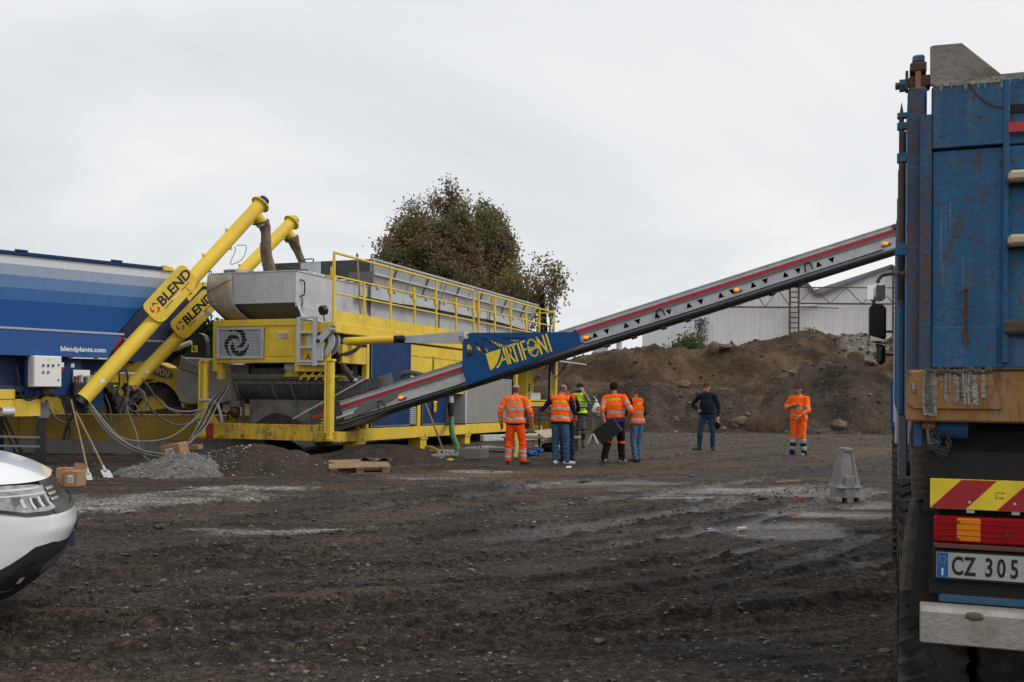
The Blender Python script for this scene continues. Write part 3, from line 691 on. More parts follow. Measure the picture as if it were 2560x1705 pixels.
MB().prism([(0, 0), (0.30, 0), (0, 0.32)], (-3.46, 0.02, 0.78), (1, 0, 0), (0, 0, 1), (0, 0.03, 0)).build('gusset', YELLOW, PL)
x0, z0 = frnt(516, 1058); x1, z1 = frnt(535, 1092)
P('tail_light', RED, -3.46, -3.30, -0.03, 0.05, 0.45, 0.76)
HOSE('guard_pipe', PL, GALV, [(-3.6, -0.1, 1.30), (-3.3, -0.1, 1.30), (-3.12, -0.1, 1.22), (-3.06, -0.06, 1.02), (-3.05, 0, 0.8)], 0.035)
# --- upper cabinet over the mixer
cab = P('engine_cabinet', YELLOW, -3.32, -0.99, 0.03, 2.4, 2.22, 3.17, bev=0.02)
for a in ((-3.34, -0.97, 3.03, 3.18), (-3.34, -0.97, 2.18, 2.27)): BX('cabinet_rail', cab, YELLOW, a[0], a[1], 0.0, 0.05, a[2], a[3])
for a in ((-3.34, -3.22), (-1.10, -0.97)): BX('cabinet_post', cab, YELLOW, a[0], a[1], -0.004, 0.052, 1.98, 3.03)
BX('cabinet_foot', cab, YELLOW, -3.25, -3.12, 0.05, 0.2, 1.80, 2.18)
BX('side_rail', cab, YELLOW, -0.99, -0.2, 0.02, 0.14, 1.98, 2.16)
BX('side_shelf', cab, YELLOW, -1.0, -0.25, 0.1, 0.9, 1.86, 1.90)
for k in range(4): MB().bar((-1.02 + k * .2, 0.12, 1.80), (-0.86 + k * .2, 0.12, 1.97), 0.04).build('strut', YELLOW, cab)
door = BX('cabinet_door', cab, YELLOW, -1.80, -1.14, 0.012, 0.05, 2.32, 2.92, bev=0.015)
# notice
BX('notice', cab, WHITE, -1.54, -1.27, -0.004, 0.011, 2.74, 2.87, bev=0)
BX('notice_panel', cab, RED, -1.42, -1.28, -0.008, -0.005, 2.75, 2.86, bev=0)
cr = MB()
for k in range(14):
    a, b_ = 2 * pi * k / 14, 2 * pi * (k + 1) / 14
    cr.bar((-1.48 + 0.045 * cos(a), -0.007, 2.805 + 0.045 * sin(a)), (-1.48 + 0.045 * cos(b_), -0.007, 2.805 + 0.045 * sin(b_)), 0.006, 0.010)
cr.bar((-1.51, -0.007, 2.835), (-1.45, -0.007, 2.775), 0.006, 0.01); cr.build('prohibition_ring', BLUELOGO, cab)
for k in range(3): BX('notice_line', cab, WHITE, -1.41, -1.29, -0.0105, -0.0085, 2.77 + 0.03 * k, 2.782 + 0.03 * k, bev=0)
# radiator grille
gx0, gx1, gz0, gz1 = -3.22, -1.93, 2.28, 3.0
g = BX('radiator_grille', cab, DARKGAP, gx0, gx1, 0.0, 0.028, gz0, gz1, bev=0)
fr_ = MB()
for a in ((gx0, gx1, gz0, gz0 + .05), (gx0, gx1, gz1 - .05, gz1), (gx0, gx0 + .05, gz0 + .05, gz1 - .05), (gx1 - .05, gx1, gz0 + .05, gz1 - .05)): fr_.box(a[0], a[1], -0.035, 0.0, a[2], a[3])
fr_.build('grille_frame', GALV, g)
# punched sheet: bars everywhere except the open crescents of the fan emblem
def in_logo(x, z):
    dx, dz = x + 2.66, z - 2.64; r = math.hypot(dx, dz)
    return 0.09 < r < 0.345 and (math.degrees(atan2(dz, dx)) - 200 * (r / 0.345) + 20) % 120 < 72
mbg = MB(); mbh = MB(); st = 0.034
nx = int((gx1 - gx0 - .1) / st); nz = int((gz1 - gz0 - .1) / st)
for i in range(nx + 1):
    for j in range(nz + 1):
        xx, zz = gx0 + .05 + i * st, gz0 + .05 + j * st
        hole = in_logo(xx + st / 2, zz + st / 2)
        if not hole:
            mbg.add([(xx, -.012, zz), (xx + .017, -.012, zz), (xx + .017, -.012, zz + st), (xx, -.012, zz + st)], [(0, 1, 2, 3)])
            mbg.add([(xx + .017, -.013, zz), (xx + st, -.013, zz), (xx + st, -.013, zz + .017), (xx + .017, -.013, zz + .017)], [(0, 1, 2, 3)])
        elif j % 2 == 0:
            mbh.add([(xx, -.011, zz), (xx + st, -.011, zz), (xx + st, -.011, zz + .016), (xx, -.011, zz + .016)], [(0, 1, 2, 3)])
tag(mbg.build('punched_sheet', GALV, g), kind='stuff'); tag(mbh.build('emblem_slats', GALV_DARK, g), kind='stuff')
# --- machinery gap and mixer trough
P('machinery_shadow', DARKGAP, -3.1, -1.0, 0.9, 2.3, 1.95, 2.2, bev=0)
P('flap', DRUM, -2.45, -1.55, 0.30, 0.34, 1.90, 2.08); P('flap', CEMENT, -3.10, -2.6, 0.35, 0.4, 1.88, 2.15)
P('duct', DARKSTEEL, -2.62, -2.5, 0.45, 0.6, 1.88, 2.2); P('beacon_box', GREYPAINT, -1.52, -1.12, 0.22, 0.4, 2.03, 2.17)
MB().prism([(0, 0), (0.42, 0), (0.36, 0.14), (0.08, 0.16)], (-1.56, 0.25, 1.87), (1, 0, 0), (0, 0, 1), (0, 0.3, 0)).build('scoop', YELLOW_WORN, PL)
tr = MB(); n = 14; prof = [(0.42, 1.74)]
for k in range(n + 1):
    a = pi * k / n; prof.append((0.98 - 0.60 * cos(a), 1.74 - 0.50 * sin(a)))
prof = [(yy, zz) for yy, zz in prof]
tr.prism([(p[0], p[1]) for p in prof], (-3.0, 0, 0), (0, 1, 0), (0, 0, 1), (2.55, 0, 0))
mixer = tr.build('mixer_trough', DRUM, PL, smooth='auto')
for xx in (-2.94, -1.93, -1.42):
    r_ = MB(); prev = None
    for k in range(n + 1):
        a = pi * k / n; q = (xx, 0.98 - 0.615 * cos(a), 1.74 - 0.515 * sin(a))
        if prev: r_.bar(prev, q, 0.025, 0.03, up=(1, 0, 0))
        prev = q
    r_.build('trough_band', CEMENT, mixer)
BX('trough_flange', mixer, CEMENT, -3.15, -0.30, 0.28, 1.7, 1.86, 1.93); BX('trough_rim', mixer, CEMENT, -3.0, -0.45, 0.37, 0.42, 1.70, 1.80)
BX('end_plate', mixer, CEMENT, -3.12, -3.0, 0.42, 1.5, 1.25, 1.86); BX('end_plate', mixer, CEMENT, -0.45, -0.38, 0.42, 1.5, 1.2, 1.86)
sp_ = MB().tube(smooth_path([(-3.02, 0.30, 1.55), (-3.02, 0.30, 1.76), (-2.96, 0.30, 1.82), (-2.85, 0.30, 1.83), (-0.5, 0.30, 1.83)], 4), 0.022, 8).build('spray_pipe', CEMENT, mixer, smooth='auto')
for k in range(13): MB().cyl((-2.8 + .17 * k, 0.30, 1.81), (-2.8 + .17 * k, 0.33, 1.70), 0.010, 6).build('nozzle', CEMENT, sp_)
P('splash_wall', CEMENT, -2.72, -0.5, 0.60, 0.66, 0.64, 1.34, bev=0)
P('discharge_box', CEMENT, -0.45, 0.1, 0.7, 1.5, 1.3, 1.84)
pl_ = P('perforated_strip', WHITE, -0.38, 0.12, 0.66, 0.69, 1.78, 1.86, bev=0)
gm = MB().ball((0, 0, 0), (1, 1, 1), 10, 6).build('gear_motor', DARKSTEEL, PL, smooth=True); gm.scale = (0.12, 0.14, 0.16); gm.location = (-2.93, 0.32, 1.05)
CY('motor_flange', PL, CEMENT, (-2.92, 0.33, 1.16), (-2.92, 0.33, 1.30), 0.15); CY('drive_shaft', PL, DARKSTEEL, (-2.70, 0.33, 0.72), (-2.70, 0.33, 1.3), 0.03)
HOSE('air_hose', PL, BLACK, [(-3.05, 0.2, 0.85), (-2.95, 0.12, 1.05), (-2.82, 0.15, 1.0), (-2.78, 0.2, 0.82)], 0.02)
o = heap('spilled_soil', (0, 0), 0.9, 0.3, 0.42, HEAPBROWN, None, 31, n=40, power=1.0, lump=0.4)
o.parent = PL; o.location = (-1.75, 0.38, 0.66); 
for kk in ('category', 'label'):
    if kk in o: del o[kk]
# --- ladder hung at the corner, hose reel
ld = P('ladder', GALV, -0.97, -0.88, -0.14, -0.06, 2.18, 3.20, bev=0.005)
BX('ladder_rail', ld, GALV, -0.55, -0.46, -0.14, -0.06, 2.10, 3.20, bev=0.005)
for zz in (2.18, 2.50, 2.83, 3.16): BX('rung', ld, GALV, -0.88, -0.55, -0.13, -0.08, zz, zz + 0.05, bev=0.005)
BX('ladder_shelf', ld, GALV, -0.95, -0.25, -0.12, 0.2, 2.12, 2.16)
reel = CY('hose_reel', PL, GREYPAINT, (-0.42, -0.02, 2.66), (-0.42, 0.02, 2.66), 0.36, 32)
CY('reel_flange', reel, GREYPAINT, (-0.42, 0.20, 2.66), (-0.42, 0.24, 2.66), 0.36, 32)
CY('reel_hub', reel, BLACKGLOSS, (-0.42, -0.05, 2.66), (-0.42, -0.03, 2.66), 0.20, 24); CY('reel_drum', reel, HOSEGREY, (-0.42, 0.02, 2.66), (-0.42, 0.20, 2.66), 0.31, 24)
CY('hub_sticker', reel, YELLOGO, (-0.38, -0.062, 2.58), (-0.38, -0.052, 2.58), 0.11, 20)
MB().prism([(-0.07, -0.07), (0.07, -0.07), (0.36, 0.24), (0.28, 0.32), (-0.07, 0.06)], (-0.42, -0.085, 2.66), (1, 0, 0), (0, 0, 1), (0, -0.02, 0)).build('guide_arm', GREYPAINT, reel)
BX('reel_bracket', reel, GREYPAINT, -0.50, -0.30, -0.10, -0.075, 2.22, 2.60); CY('axle_nut', reel, BLACKGLOSS, (-0.42, -0.13, 2.66), (-0.42, -0.10, 2.66), 0.045, 8)
for dz in (0.0, 0.09): CY('guide_roller', reel, GALV, (-0.12, -0.12, 2.92 + dz), (0.04, -0.12, 2.90 + dz), 0.022, 8)
for k in range(2): TEXT('stencil', PL, (RED, BLACKGLOSS)[k], ('A', 'C')[k], (-0.80 + .17 * k, 0.0, 2.26), (1, 0, 0), (0, 0, 1), 0.17, 0.006)
P('corner_panel', YELLOW, -0.99, -0.18, 0.02, 0.06, 2.17, 2.95)
HOSE('suction_hose', PL, BLACK, [(-0.1, 0.2, 2.35), (0.05, 0.6, 2.45), (-0.02, 1.1, 2.62), (-0.05, 1.5, 2.60)], 0.04)
HOSE('ribbed_hose', PL, DARKSTEEL, [(-0.15, 0.3, 2.35), (-0.05, 0.5, 2.0), (0.0, 0.8, 1.75), (-0.1, 1.0, 1.6)], 0.07)
# open bay behind the corner post
P('bay_back', DARKGAP, -0.9, -0.85, 0.7, 1.5, 0.65, 2.6, bev=0); P('bay_header', YELLOW, -0.16, -0.02, 0.3, 1.5, 2.18, 2.6); P('bay_shade', DARKGAP, -0.9, -0.10, 0.3, 1.5, 2.60, 2.84, bev=0)  # top dark block paints the shade of the gap under the walkway
P('bay_post', YELLOW, -0.14, 0.0, 1.36, 1.48, 0.64, 2.8)
MB().bar((-0.08, 1.05, 0.70), (-0.08, 1.4, 1.1), 0.07).build('brace', YELLOW, PL); MB().bar((-0.3, 0.7, 1.62), (-0.3, 1.0, 2.1), 0.05).build('brace', YELLOW, PL)
gd = MB()
for k in range(12): gd.bar((-0.2, 0.5 + k * 0.07, 1.3), (-0.2, 0.5 + k * 0.07, 2.2), 0.008)
for k in range(5): gd.bar((-0.2, 0.5, 1.3 + k * .22), (-0.2, 1.34, 1.3 + k * .22), 0.008)
gd.build('wire_guard', DARKSTEEL, PL)
for k in range(5): CY('pump_body', PL, (DARKSTEEL, GREYPAINT)[k % 2], (-0.75 + .1 * k, 0.8 + .12 * k, 1.3 + .12 * k), (-0.55 + .06 * k, 0.9 + .1 * k, 1.45 + .2 * k), 0.08 + .01 * k, 10)
# --- side cladding under the walkway
def clad(n, m, px0, py0, px1, py1, x=-0.05, th=0.05, zt=None, zb=None, frame=None):
    ya, za = side(px0, py0, x); yb, zb_ = side(px1, py1, x)
    z1, z0 = (za if zt is None else zt), (zb_ if zb is None else zb)
    o = P(n, m, x - th, x, ya, yb, z0, z1)
    if frame:
        for a in ((ya, ya + .04, z0, z1), (yb - .04, yb, z0, z1), (ya + .04, yb - .04, z0, z0 + .04)): BX('trim', o, frame, x, x + 0.012, *a, bev=0)
    return o
clad('blue_panel', BLUE, 928, 860, 1025, 1064, zt=2.80, zb=0.70, frame=GALV_DARK)
yp = clad('yellow_panel', YELLOW, 1027, 860, 1160, 985, zt=2.80, zb=1.55)
MB().cyl((-0.035, 5.05, 1.6), (-0.035, 5.05, 2.55), 0.02, 8).build('green_pipe', plain('green_plastic', (0.03, 0.20, 0.06), 0.4), yp)
BX('panel_seam', yp, YELLOW_WORN, -0.05, -0.04, 3.7, 7.0, 2.50, 2.53, bev=0)
lou = P('louvre', GALV_DARK, -0.08, -0.05, 3.66, 4.06, 0.72, 1.55, bev=0)
for k in range(15): BX('louvre_slat', lou, GALV, -0.05, -0.03, 3.70, 4.02, 0.76 + .05 * k, 0.785 + .05 * k, bev=0)
P('side_post', YELLOW, -0.10, 0.0, 4.08, 4.24, 0.68, 1.6)
bp2 = clad('blue_panel', BLUE, 1056, 900, 1115, 1060, zt=1.9, zb=0.70, frame=GALV_DARK)
# pendant control hanging on the blue panel
pc = P('pendant_control', YELLOGO, -0.02, 0.05, 5.02, 5.16, 1.04, 1.34, bev=0.02)
for k in range(5):
    for j in range(2): CY('push_button', pc, BLACKGLOSS, (0.05, 5.06 + .05 * j, 1.08 + .05 * k), (0.062, 5.06 + .05 * j, 1.08 + .05 * k), 0.014, 8)
HOSE('pendant_cable', pc, BLACK, [(0.01, 5.08, 1.34), (0.0, 5.05, 1.6), (0.0, 5.1, 1.9)], 0.013); HOSE('pendant_cable', pc, BLACK, [(0.01, 5.15, 1.3), (0.0, 5.22, 1.55), (0.0, 5.15, 1.85)], 0.011)
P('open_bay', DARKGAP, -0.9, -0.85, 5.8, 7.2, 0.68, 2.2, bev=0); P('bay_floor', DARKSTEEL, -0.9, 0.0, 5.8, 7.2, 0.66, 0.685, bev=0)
P('switch_box', GREYPAINT, -0.5, -0.2, 6.0, 6.6, 1.55, 2.0)
pm = CY('pump', PL, DARKSTEEL, (-0.35, 6.3, 0.7), (-0.35, 6.3, 1.15), 0.12); CY('valve_wheel', pm, RED, (-0.22, 6.4, 0.9), (-0.20, 6.4, 0.9), 0.05, 10); CY('pump_head', pm, DARKSTEEL, (-0.5, 6.3, 1.05), (-0.2, 6.35, 1.05), 0.07)
# hose outlet with the green hose
fl = CY('filter_bowl', PL, BLACKGLOSS, (0.08, 6.0, 1.50), (0.08, 6.0, 1.78), 0.11); MB().ball((0.08, 6.0, 1.78), (0.11, 0.11, 0.09), 12, 6).build('filter_dome', BLACKGLOSS, fl, smooth=True)
CY('hose_coupling', PL, GALV, (0.08, 5.98, 1.30), (0.08, 5.98, 1.5), 0.07); CY('hose_tail', PL, BLACK, (0.08, 5.98, 0.98), (0.08, 5.98, 1.30), 0.085)
P('yellow_label', YELLOGO, 0.0, 0.02, 5.68, 5.80, 1.62, 1.75, bev=0)
# grey insulated cover
z0, z1 = 0.70, 2.02
cv = P('insulated_cover', paint('ribbed_grey_panel', (0.30, 0.295, 0.28), 0.5, amt=0.2), -0.6, 0.0, 7.15, 10.9, z0, z1)
for k in range(42): BX('rib', cv, cv.data.materials[0], 0.0, 0.008, 7.25 + k * 0.086, 7.29 + k * 0.086, z0 + .05, z1 - .06, bev=0)
BX('cover_edge', cv, GALV, -0.62, 0.02, 7.13, 7.22, z0, z1 + .02); BX('cover_edge', cv, GALV, -0.62, 0.02, 7.22, 10.92, z1, z1 + .03)
P('blue_tank', paint('hazy_blue_paint', (0.03, 0.075, 0.22), 0.45, amt=0.1), -1.6, -0.9, 7.4, 11.2, 0.7, 2.83)
P('tank_band', RED, -0.9, -0.89, 9.4, 10.2, 2.05, 2.13, bev=0); P('tank_notice', WHITE, -0.889, -0.885, 9.7, 9.9, 2.04, 2.14, bev=0)
tl = P('tank_ladder', BLUE, -0.88, -0.84, 10.45, 10.49, 0.7, 2.8, bev=0); BX('stile', tl, BLUE, -0.88, -0.84, 10.85, 10.89, 0.7, 2.8, bev=0)
for k in range(8): BX('rung', tl, BLUE, -0.87, -0.85, 10.49, 10.85, 0.8 + .25 * k, 0.83 + .25 * k, bev=0)
P('blue_wall', BLUE, -0.25, -0.2, 11.0, 11.35, 0.9, 2.83)
# --- control cabin at the far end
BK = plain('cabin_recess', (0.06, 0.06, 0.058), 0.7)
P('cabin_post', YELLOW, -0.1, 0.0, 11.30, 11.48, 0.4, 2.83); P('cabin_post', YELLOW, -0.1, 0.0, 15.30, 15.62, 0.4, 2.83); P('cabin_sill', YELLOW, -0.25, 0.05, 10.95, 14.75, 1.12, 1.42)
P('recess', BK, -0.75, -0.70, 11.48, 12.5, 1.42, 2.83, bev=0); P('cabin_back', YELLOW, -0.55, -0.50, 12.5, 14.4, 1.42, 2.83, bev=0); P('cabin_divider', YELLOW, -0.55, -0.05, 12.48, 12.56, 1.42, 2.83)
P('relay_box', WHITE, -0.70, -0.5, 11.7, 12.15, 2.15, 2.5); P('lower_panel', WHITE, -0.70, -0.6, 11.5, 12.1, 1.45, 1.98)
dp = P('display', BLACKGLOSS, -0.50, -0.40, 12.95, 13.75, 1.72, 1.98); BX('screen', dp, GREYPAINT, -0.40, -0.395, 13.3, 13.6, 1.80, 1.94, bev=0)
P('gauge', BLACKGLOSS, -0.50, -0.45, 13.2, 13.5, 2.1, 2.22); 
for k in range(3): P('connector', BLACKGLOSS, -0.5, -0.42, 12.6 + .5 * k, 12.95 + .5 * k, 2.58, 2.72)
for k in range(4): CY('cable_gland', PL, BLACKGLOSS, (-0.6, 12.3, 1.9 + .18 * k), (-0.5, 12.3, 1.9 + .18 * k), 0.05, 8)
P('tray', WHITE, -0.4, -0.05, 12.9, 13.9, 1.42, 1.66)
P('stripe_panel', BLUE, -0.06, 0.0, 14.75, 15.3, 1.2, 2.83)
for k in range(2): P('stripe', YELLOGO, 0.0, 0.006, 14.82 + .22 * k, 14.93 + .22 * k, 1.55, 2.45 - .1 * k, bev=0)
fp = MB().prism([(0, 0), (1.15, -0.14), (1.15, -0.10), (0, 0.05)], (0.0, 11.5, 2.84), (1, 0, 0), (0, 0, 1), (0, 4.0, 0)).build('raised_flap', GALV, PL)
MB().cyl((0.01, 15.3, 2.2), (0.5, 15.3, 2.78), 0.018, 6).build('gas_strut', BLACKGLOSS, fp)
for yy in (12.8, 14.6): HOSE('strap_loop', fp, BLACK, [(0.55, yy, 2.76), (0.53, yy, 2.55), (0.60, yy + .05, 2.5), (0.62, yy + .1, 2.74)], 0.012)
# --- walkway
P('walkway_edge', YELLOW, -0.08, 0.0, -0.05, 15.5, 2.84, 3.09, bev=0.02); P('walkway_edge', YELLOW, -1.0, -0.08, -0.05, 0.03, 2.84, 3.085, bev=0.01)
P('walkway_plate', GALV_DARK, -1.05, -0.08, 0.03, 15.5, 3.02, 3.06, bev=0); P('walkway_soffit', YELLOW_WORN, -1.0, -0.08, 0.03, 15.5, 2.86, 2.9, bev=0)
P('frame_side', NAVY, -2.8, -1.1, 1.5, 15.4, 0.66, 2.84, bev=0)
P('far_side_panel', BLUE, -3.2, -3.1, 2.4, 15.4, 0.7, 3.1)
# railing
rl = P('railing', YELLOW, -0.05, 0.0, -0.15, 7.72, 4.59, 4.64, bev=0.01)
posts = [(837, 1), (913, 0), (979, 1), (1039, 0), (1093, 1), (1143, 0), (1187, 1), (1199, 1), (1240, 1), (1280, 1), (1318, 1), (1351, 1), (1388, 1)]
YR = [side(p, 720)[0] for p, _ in posts]
BX('top_rail', rl, YELLOW, -0.05, 0.0, YR[7], YR[-1] + .05, 4.59, 4.64, bev=0.01)
for a, b_ in ((-0.15, 7.72), (YR[7], YR[-1] + .05)):
    for zz in (4.10, 3.72): BX('mid_rail', rl, YELLOW, -0.045, -0.005, a, b_, zz - .02, zz + .02, bev=0.01)
    BX('kickboard', rl, YELLOW, -0.03, -0.015, a + .05, b_, 3.09, 3.34, bev=0)
for yy, (_, full) in zip(YR, posts): BX('baluster', rl, YELLOW, -0.052, 0.002, yy - .027, yy + .027, 3.0, 4.60 if full else 4.10, bev=0.01)
for yy in YR[2:]:
    if yy > 2: BX('hinge_plate', rl, YELLOW, -0.06, 0.01, yy - .10, yy - .03, 3.95, 4.28, bev=0)
MB().bar((-0.03, YR[8] - .25, 4.55), (-0.03, YR[8] - .05, 4.05), 0.03).build('gate_brace', YELLOW, rl)
MB().bar((-0.03, YR[9] - .25, 4.55), (-0.03, YR[9] - .05, 4.05), 0.03).build('gate_brace', YELLOW, rl)
BX('end_rail', rl, YELLOW, -1.0, -0.02, YR[-1], YR[-1] + .05, 4.59, 4.64)
BX('end_rail', rl, YELLOW, -0.25, -0.05, -0.155, -0.115, 4.08, 4.12, bev=0)
bl = P('latch_box', YELLOW, -0.10, -0.04, -0.17, -0.10, 4.05, 4.3)
ml = CY('work_light', PL, BLACKGLOSS, (-0.34, -0.12, 3.33), (-0.30, -0.02, 3.36), 0.11, 14); MB().bar((-0.3, -0.05, 3.1), (-0.32, -0.07, 3.3), 0.02).build('lamp_stem', BLACKGLOSS, ml)
# --- galvanised hoppers
HX0, HX1 = -3.45, -1.09
h1 = MB(); zt, zm, zb = 4.26, 3.55, 3.17
h1.box(HX0, HX1, 0.0, 0.02, zm, zt); h1.box(HX1 - 0.02, HX1, 0.02, 3.3, zm, zt); h1.box(HX0, HX0 + .02, 0.02, 3.3, zm, zt); h1.box(HX0, HX1, 3.28, 3.3, zm, zt)
hop = h1.build('binder_hopper', GALV, PL)
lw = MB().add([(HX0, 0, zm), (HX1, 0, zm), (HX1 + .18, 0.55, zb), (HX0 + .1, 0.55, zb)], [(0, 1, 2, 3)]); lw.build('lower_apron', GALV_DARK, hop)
MB().add([(HX1, 0, zm), (HX1, 3.3, zm), (HX1 + .02, 3.3, zb), (HX1 + .18, 0.55, zb), (HX1 + .2, 0.0, zb)], [(0, 1, 2, 3), (0, 3, 4)]).build('lower_side', GALV, hop)
BX('lower_rail', hop, GALV, HX1 - .02, HX1 + .04, 0.0, 3.3, zm - .09, zm + .01); BX('lower_plate', hop, GALV, -1.05, -0.95, 0.12, 3.0, 3.06, 3.46)
BX('hopper_top', hop, GALV_DARK, HX0 + .02, HX1 - .02, 0.02, 3.28, zt - .05, zt - .02, bev=0)
BX('rim', hop, GALV, HX0 - .02, HX1 + .02, -0.02, 0.03, zt, zt + .025, bev=0); BX('rim', hop, GALV, HX1 - .02, HX1 + .02, 0.03, 3.3, zt, zt + .025, bev=0)
# canvas over the left corner of the apron
cvv = [(-0.03, zt - .02), (-0.03, 3.95), (-0.025, 3.7), (0.01, 3.52), (0.10, 3.38), (0.25, 3.26), (0.42, 3.17)]
sh = [-2.81, -2.80, -2.79, -2.74, -2.66, -2.57, -2.46]; shl = [-3.49, -3.49, -3.48, -3.40, -3.28, -3.15, -3.05]
vs = []; fs = []
for i, (yy, zz) in enumerate(cvv):
    for k in range(7):
        f_ = k / 6; vs.append((shl[i] + (sh[i] - shl[i]) * f_, yy - 0.02 * sin(f_ * 9 + i), zz + .01 * sin(f_ * 6)))
fs = [(i * 7 + k, i * 7 + k + 1, (i + 1) * 7 + k + 1, (i + 1) * 7 + k) for i in range(6) for k in range(6)]
cvo = mesh('canvas_flap', vs, fs, CANVAS, hop, True); cvo.modifiers.new('s', 'SOLIDIFY').thickness = 0.012
MB().bar((-3.49, -0.065, 3.85), (-2.82, -0.065, 4.12), 0.012).build('canvas_tie', plain('brown_rope', (0.20, 0.10, 0.05), 0.8), cvo)
CY('pressure_gauge', hop, GREYPAINT, (-3.44, -0.10, 3.35), (-3.44, -0.02, 3.35), 0.07)
for xx in (-3.44, -1.1): HOSE('lifting_eye', hop, DARKSTEEL, [(xx - .03, 0, zt), (xx - .03, 0, zt + .07), (xx + .03, 0, zt + .07), (xx + .03, 0, zt)], 0.012)
HOSE('door_handle', hop, BLACKGLOSS, [(HX1 + .01, 0.16, 4.08), (HX1 + .06, 0.2, 4.06), (HX1 + .07, 0.25, 4.0), (HX1 + .07, 0.25, 3.78), (HX1 + .06, 0.2, 3.72), (HX1 + .01, 0.16, 3.70)], 0.018)
for k in range(14): CY('chain_link', hop, DARKSTEEL, (HX1 + .06, 0.18 + .012 * (k % 2), 3.66 - .045 * k), (HX1 + .06, 0.18 - .012 * (k % 2), 3.62 - .045 * k), 0.016, 6)
# fittings on the hopper roof
fc = CY('filter_cap', hop, GREYPAINT, (-3.0, 0.5, zt), (-3.0, 0.5, zt + .13), 0.36, 24); TEXT('filter_lettering', fc, DARKSTEEL, 'FILTER', (-3.0, 0.135, zt + .02), (1, 0, 0), (0, 0, 1), 0.11, 0.003, align='CENTER')
BX('hatch_frame', hop, GALV, -2.2, -1.15, 0.5, 1.6, zt, zt + .08)
MB().prism([(0, 0), (0.55, 0), (0.55, 0.36), (0, 0.34)], (-1.98, 1.55, zt + .08), (1, 0, 0), (0, 0, 1), (0, 0.03, 0)).build('open_hatch', GALV, hop)
HOSE('hatch_handle', hop, BLACKGLOSS, [(-1.85, 1.54, zt + .44), (-1.85, 1.54, zt + .50), (-1.62, 1.54, zt + .50), (-1.62, 1.54, zt + .44)], 0.015)
MB().prism([(0, 0), (0.7, 0), (0.7, 0.28), (0, 0.28)], (-1.25, 2.6, zt + .02), (1, 0, 0), (0, 0, 1), (0, 0.03, 0)).build('open_hatch', GALV_DARK, hop)
HOSE('roof_lever', hop, BLACKGLOSS, [(-1.7, 0.5, zt + .17), (-1.3, 0.5, zt + .09), (-1.1, 0.5, zt + .08)], 0.025)
for k in range(7): CY('toggle_clamp', hop, GALV, (HX1 - .03, 0.3 + .42 * k, zt + .03), (HX1 + .0, 0.55 + .42 * k, zt + .055), 0.018, 6)
# aggregate hoppers with flared extension boards
ag = MB(); xw, xf, zl, zh = -1.07, -0.82, 4.30, 4.92; Y0, Y1 = 3.32, 15.4
ag.box(xw - .02, xw, Y0, Y1, 3.08, zl); ag.box(-3.4, xw, Y0, Y0 + .02, 3.08, zl); ag.box(-3.4, xw, Y1 - .02, Y1, 3.08, zl); ag.box(-3.42, -3.4, Y0, Y1, 3.08, zl)
agg = ag.build('aggregate_hopper', GALV, PL)
def flare(n, a, b_, c, d, m=GALV): return tag_solid(mesh(n, [a, b_, c, d], [(0, 1, 2, 3)], m, agg))
def tag_solid(o): o.modifiers.new('s', 'SOLIDIFY').thickness = 0.02; return o
bays = [(3.32, 7.45), (7.5, 11.4), (11.45, 15.4)]
for i, (a, b_) in enumerate(bays):
    fa = 0.35 if i == 0 else 0.0; fb = 0.35 if i == 2 else 0.0
    flare('extension_board', (xw, a, zl), (xw, b_, zl), (xf, b_ + fb, zh), (xf, a - fa, zh))
    flare('extension_board', (-3.4, a, zl), (-3.4, b_, zl), (-3.85, b_ + fb, zh), (-3.85, a - fa, zh))
    BX('board_rim', agg, GALV, xf - .03, xf + .03, a - fa, b_ + fb, zh, zh + .04, bev=0)
    for j in range(5):
        yy = a + .12 + (b_ - a - .24) * j / 4
        MB().bar((xw + .02, yy, zl + .02), (xf + .02, yy + (-fa if j == 0 else 0), zh - .02), 0.035, 0.05, up=(0, 1, 0)).build('board_rib', GALV_DARK if j % 2 else GALV, agg)
        BX('hinge', agg, GALV, xw, xw + .05, yy + .25, yy + .40, zl - .03, zl + .02, bev=0)
    MB().bar((xw + .15, a, (zl + zh) / 2 - .01), (xw + .15, b_, (zl + zh) / 2 - .01), 0.03, 0.04).build('board_stringer', GALV, agg)
    BX('hopper_post', agg, GALV_DARK, xw - .01, xw + .03, a + .02, a + .08, 3.08, zl + .1, bev=0); BX('hopper_post', agg, GALV, xw - .01, xw + .04, b_ - .05, b_, 3.08, zl, bev=0)
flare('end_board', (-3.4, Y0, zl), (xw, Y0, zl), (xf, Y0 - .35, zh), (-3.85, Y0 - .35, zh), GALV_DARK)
flare('end_board', (-3.4, Y1, zl), (xw, Y1, zl), (xf, Y1 + .35, zh), (-3.85, Y1 + .35, zh))
for xx in (-2.9, -2.0, -1.35): MB().bar((xx, Y0 - .01, zl), (xx + .1, Y0 - .36, zh), 0.04).build('board_rib', GALV_DARK, agg)
for xx in (xf,): HOSE('lifting_eye', agg, DARKSTEEL, [(xf, 3.0, zh), (xf, 3.0, zh + .12), (xf, 3.18, zh + .12), (xf, 3.18, zh)], 0.02)
o = heap('aggregate_fill', (0, 0), 1.2, 6.0, 0.35, GRAVELDARK, None, 33, n=50); o.parent = agg; o.location = (-2.2, 9.3, 4.05)
for kk in ('category', 'label'):
    if kk in o: del o[kk]
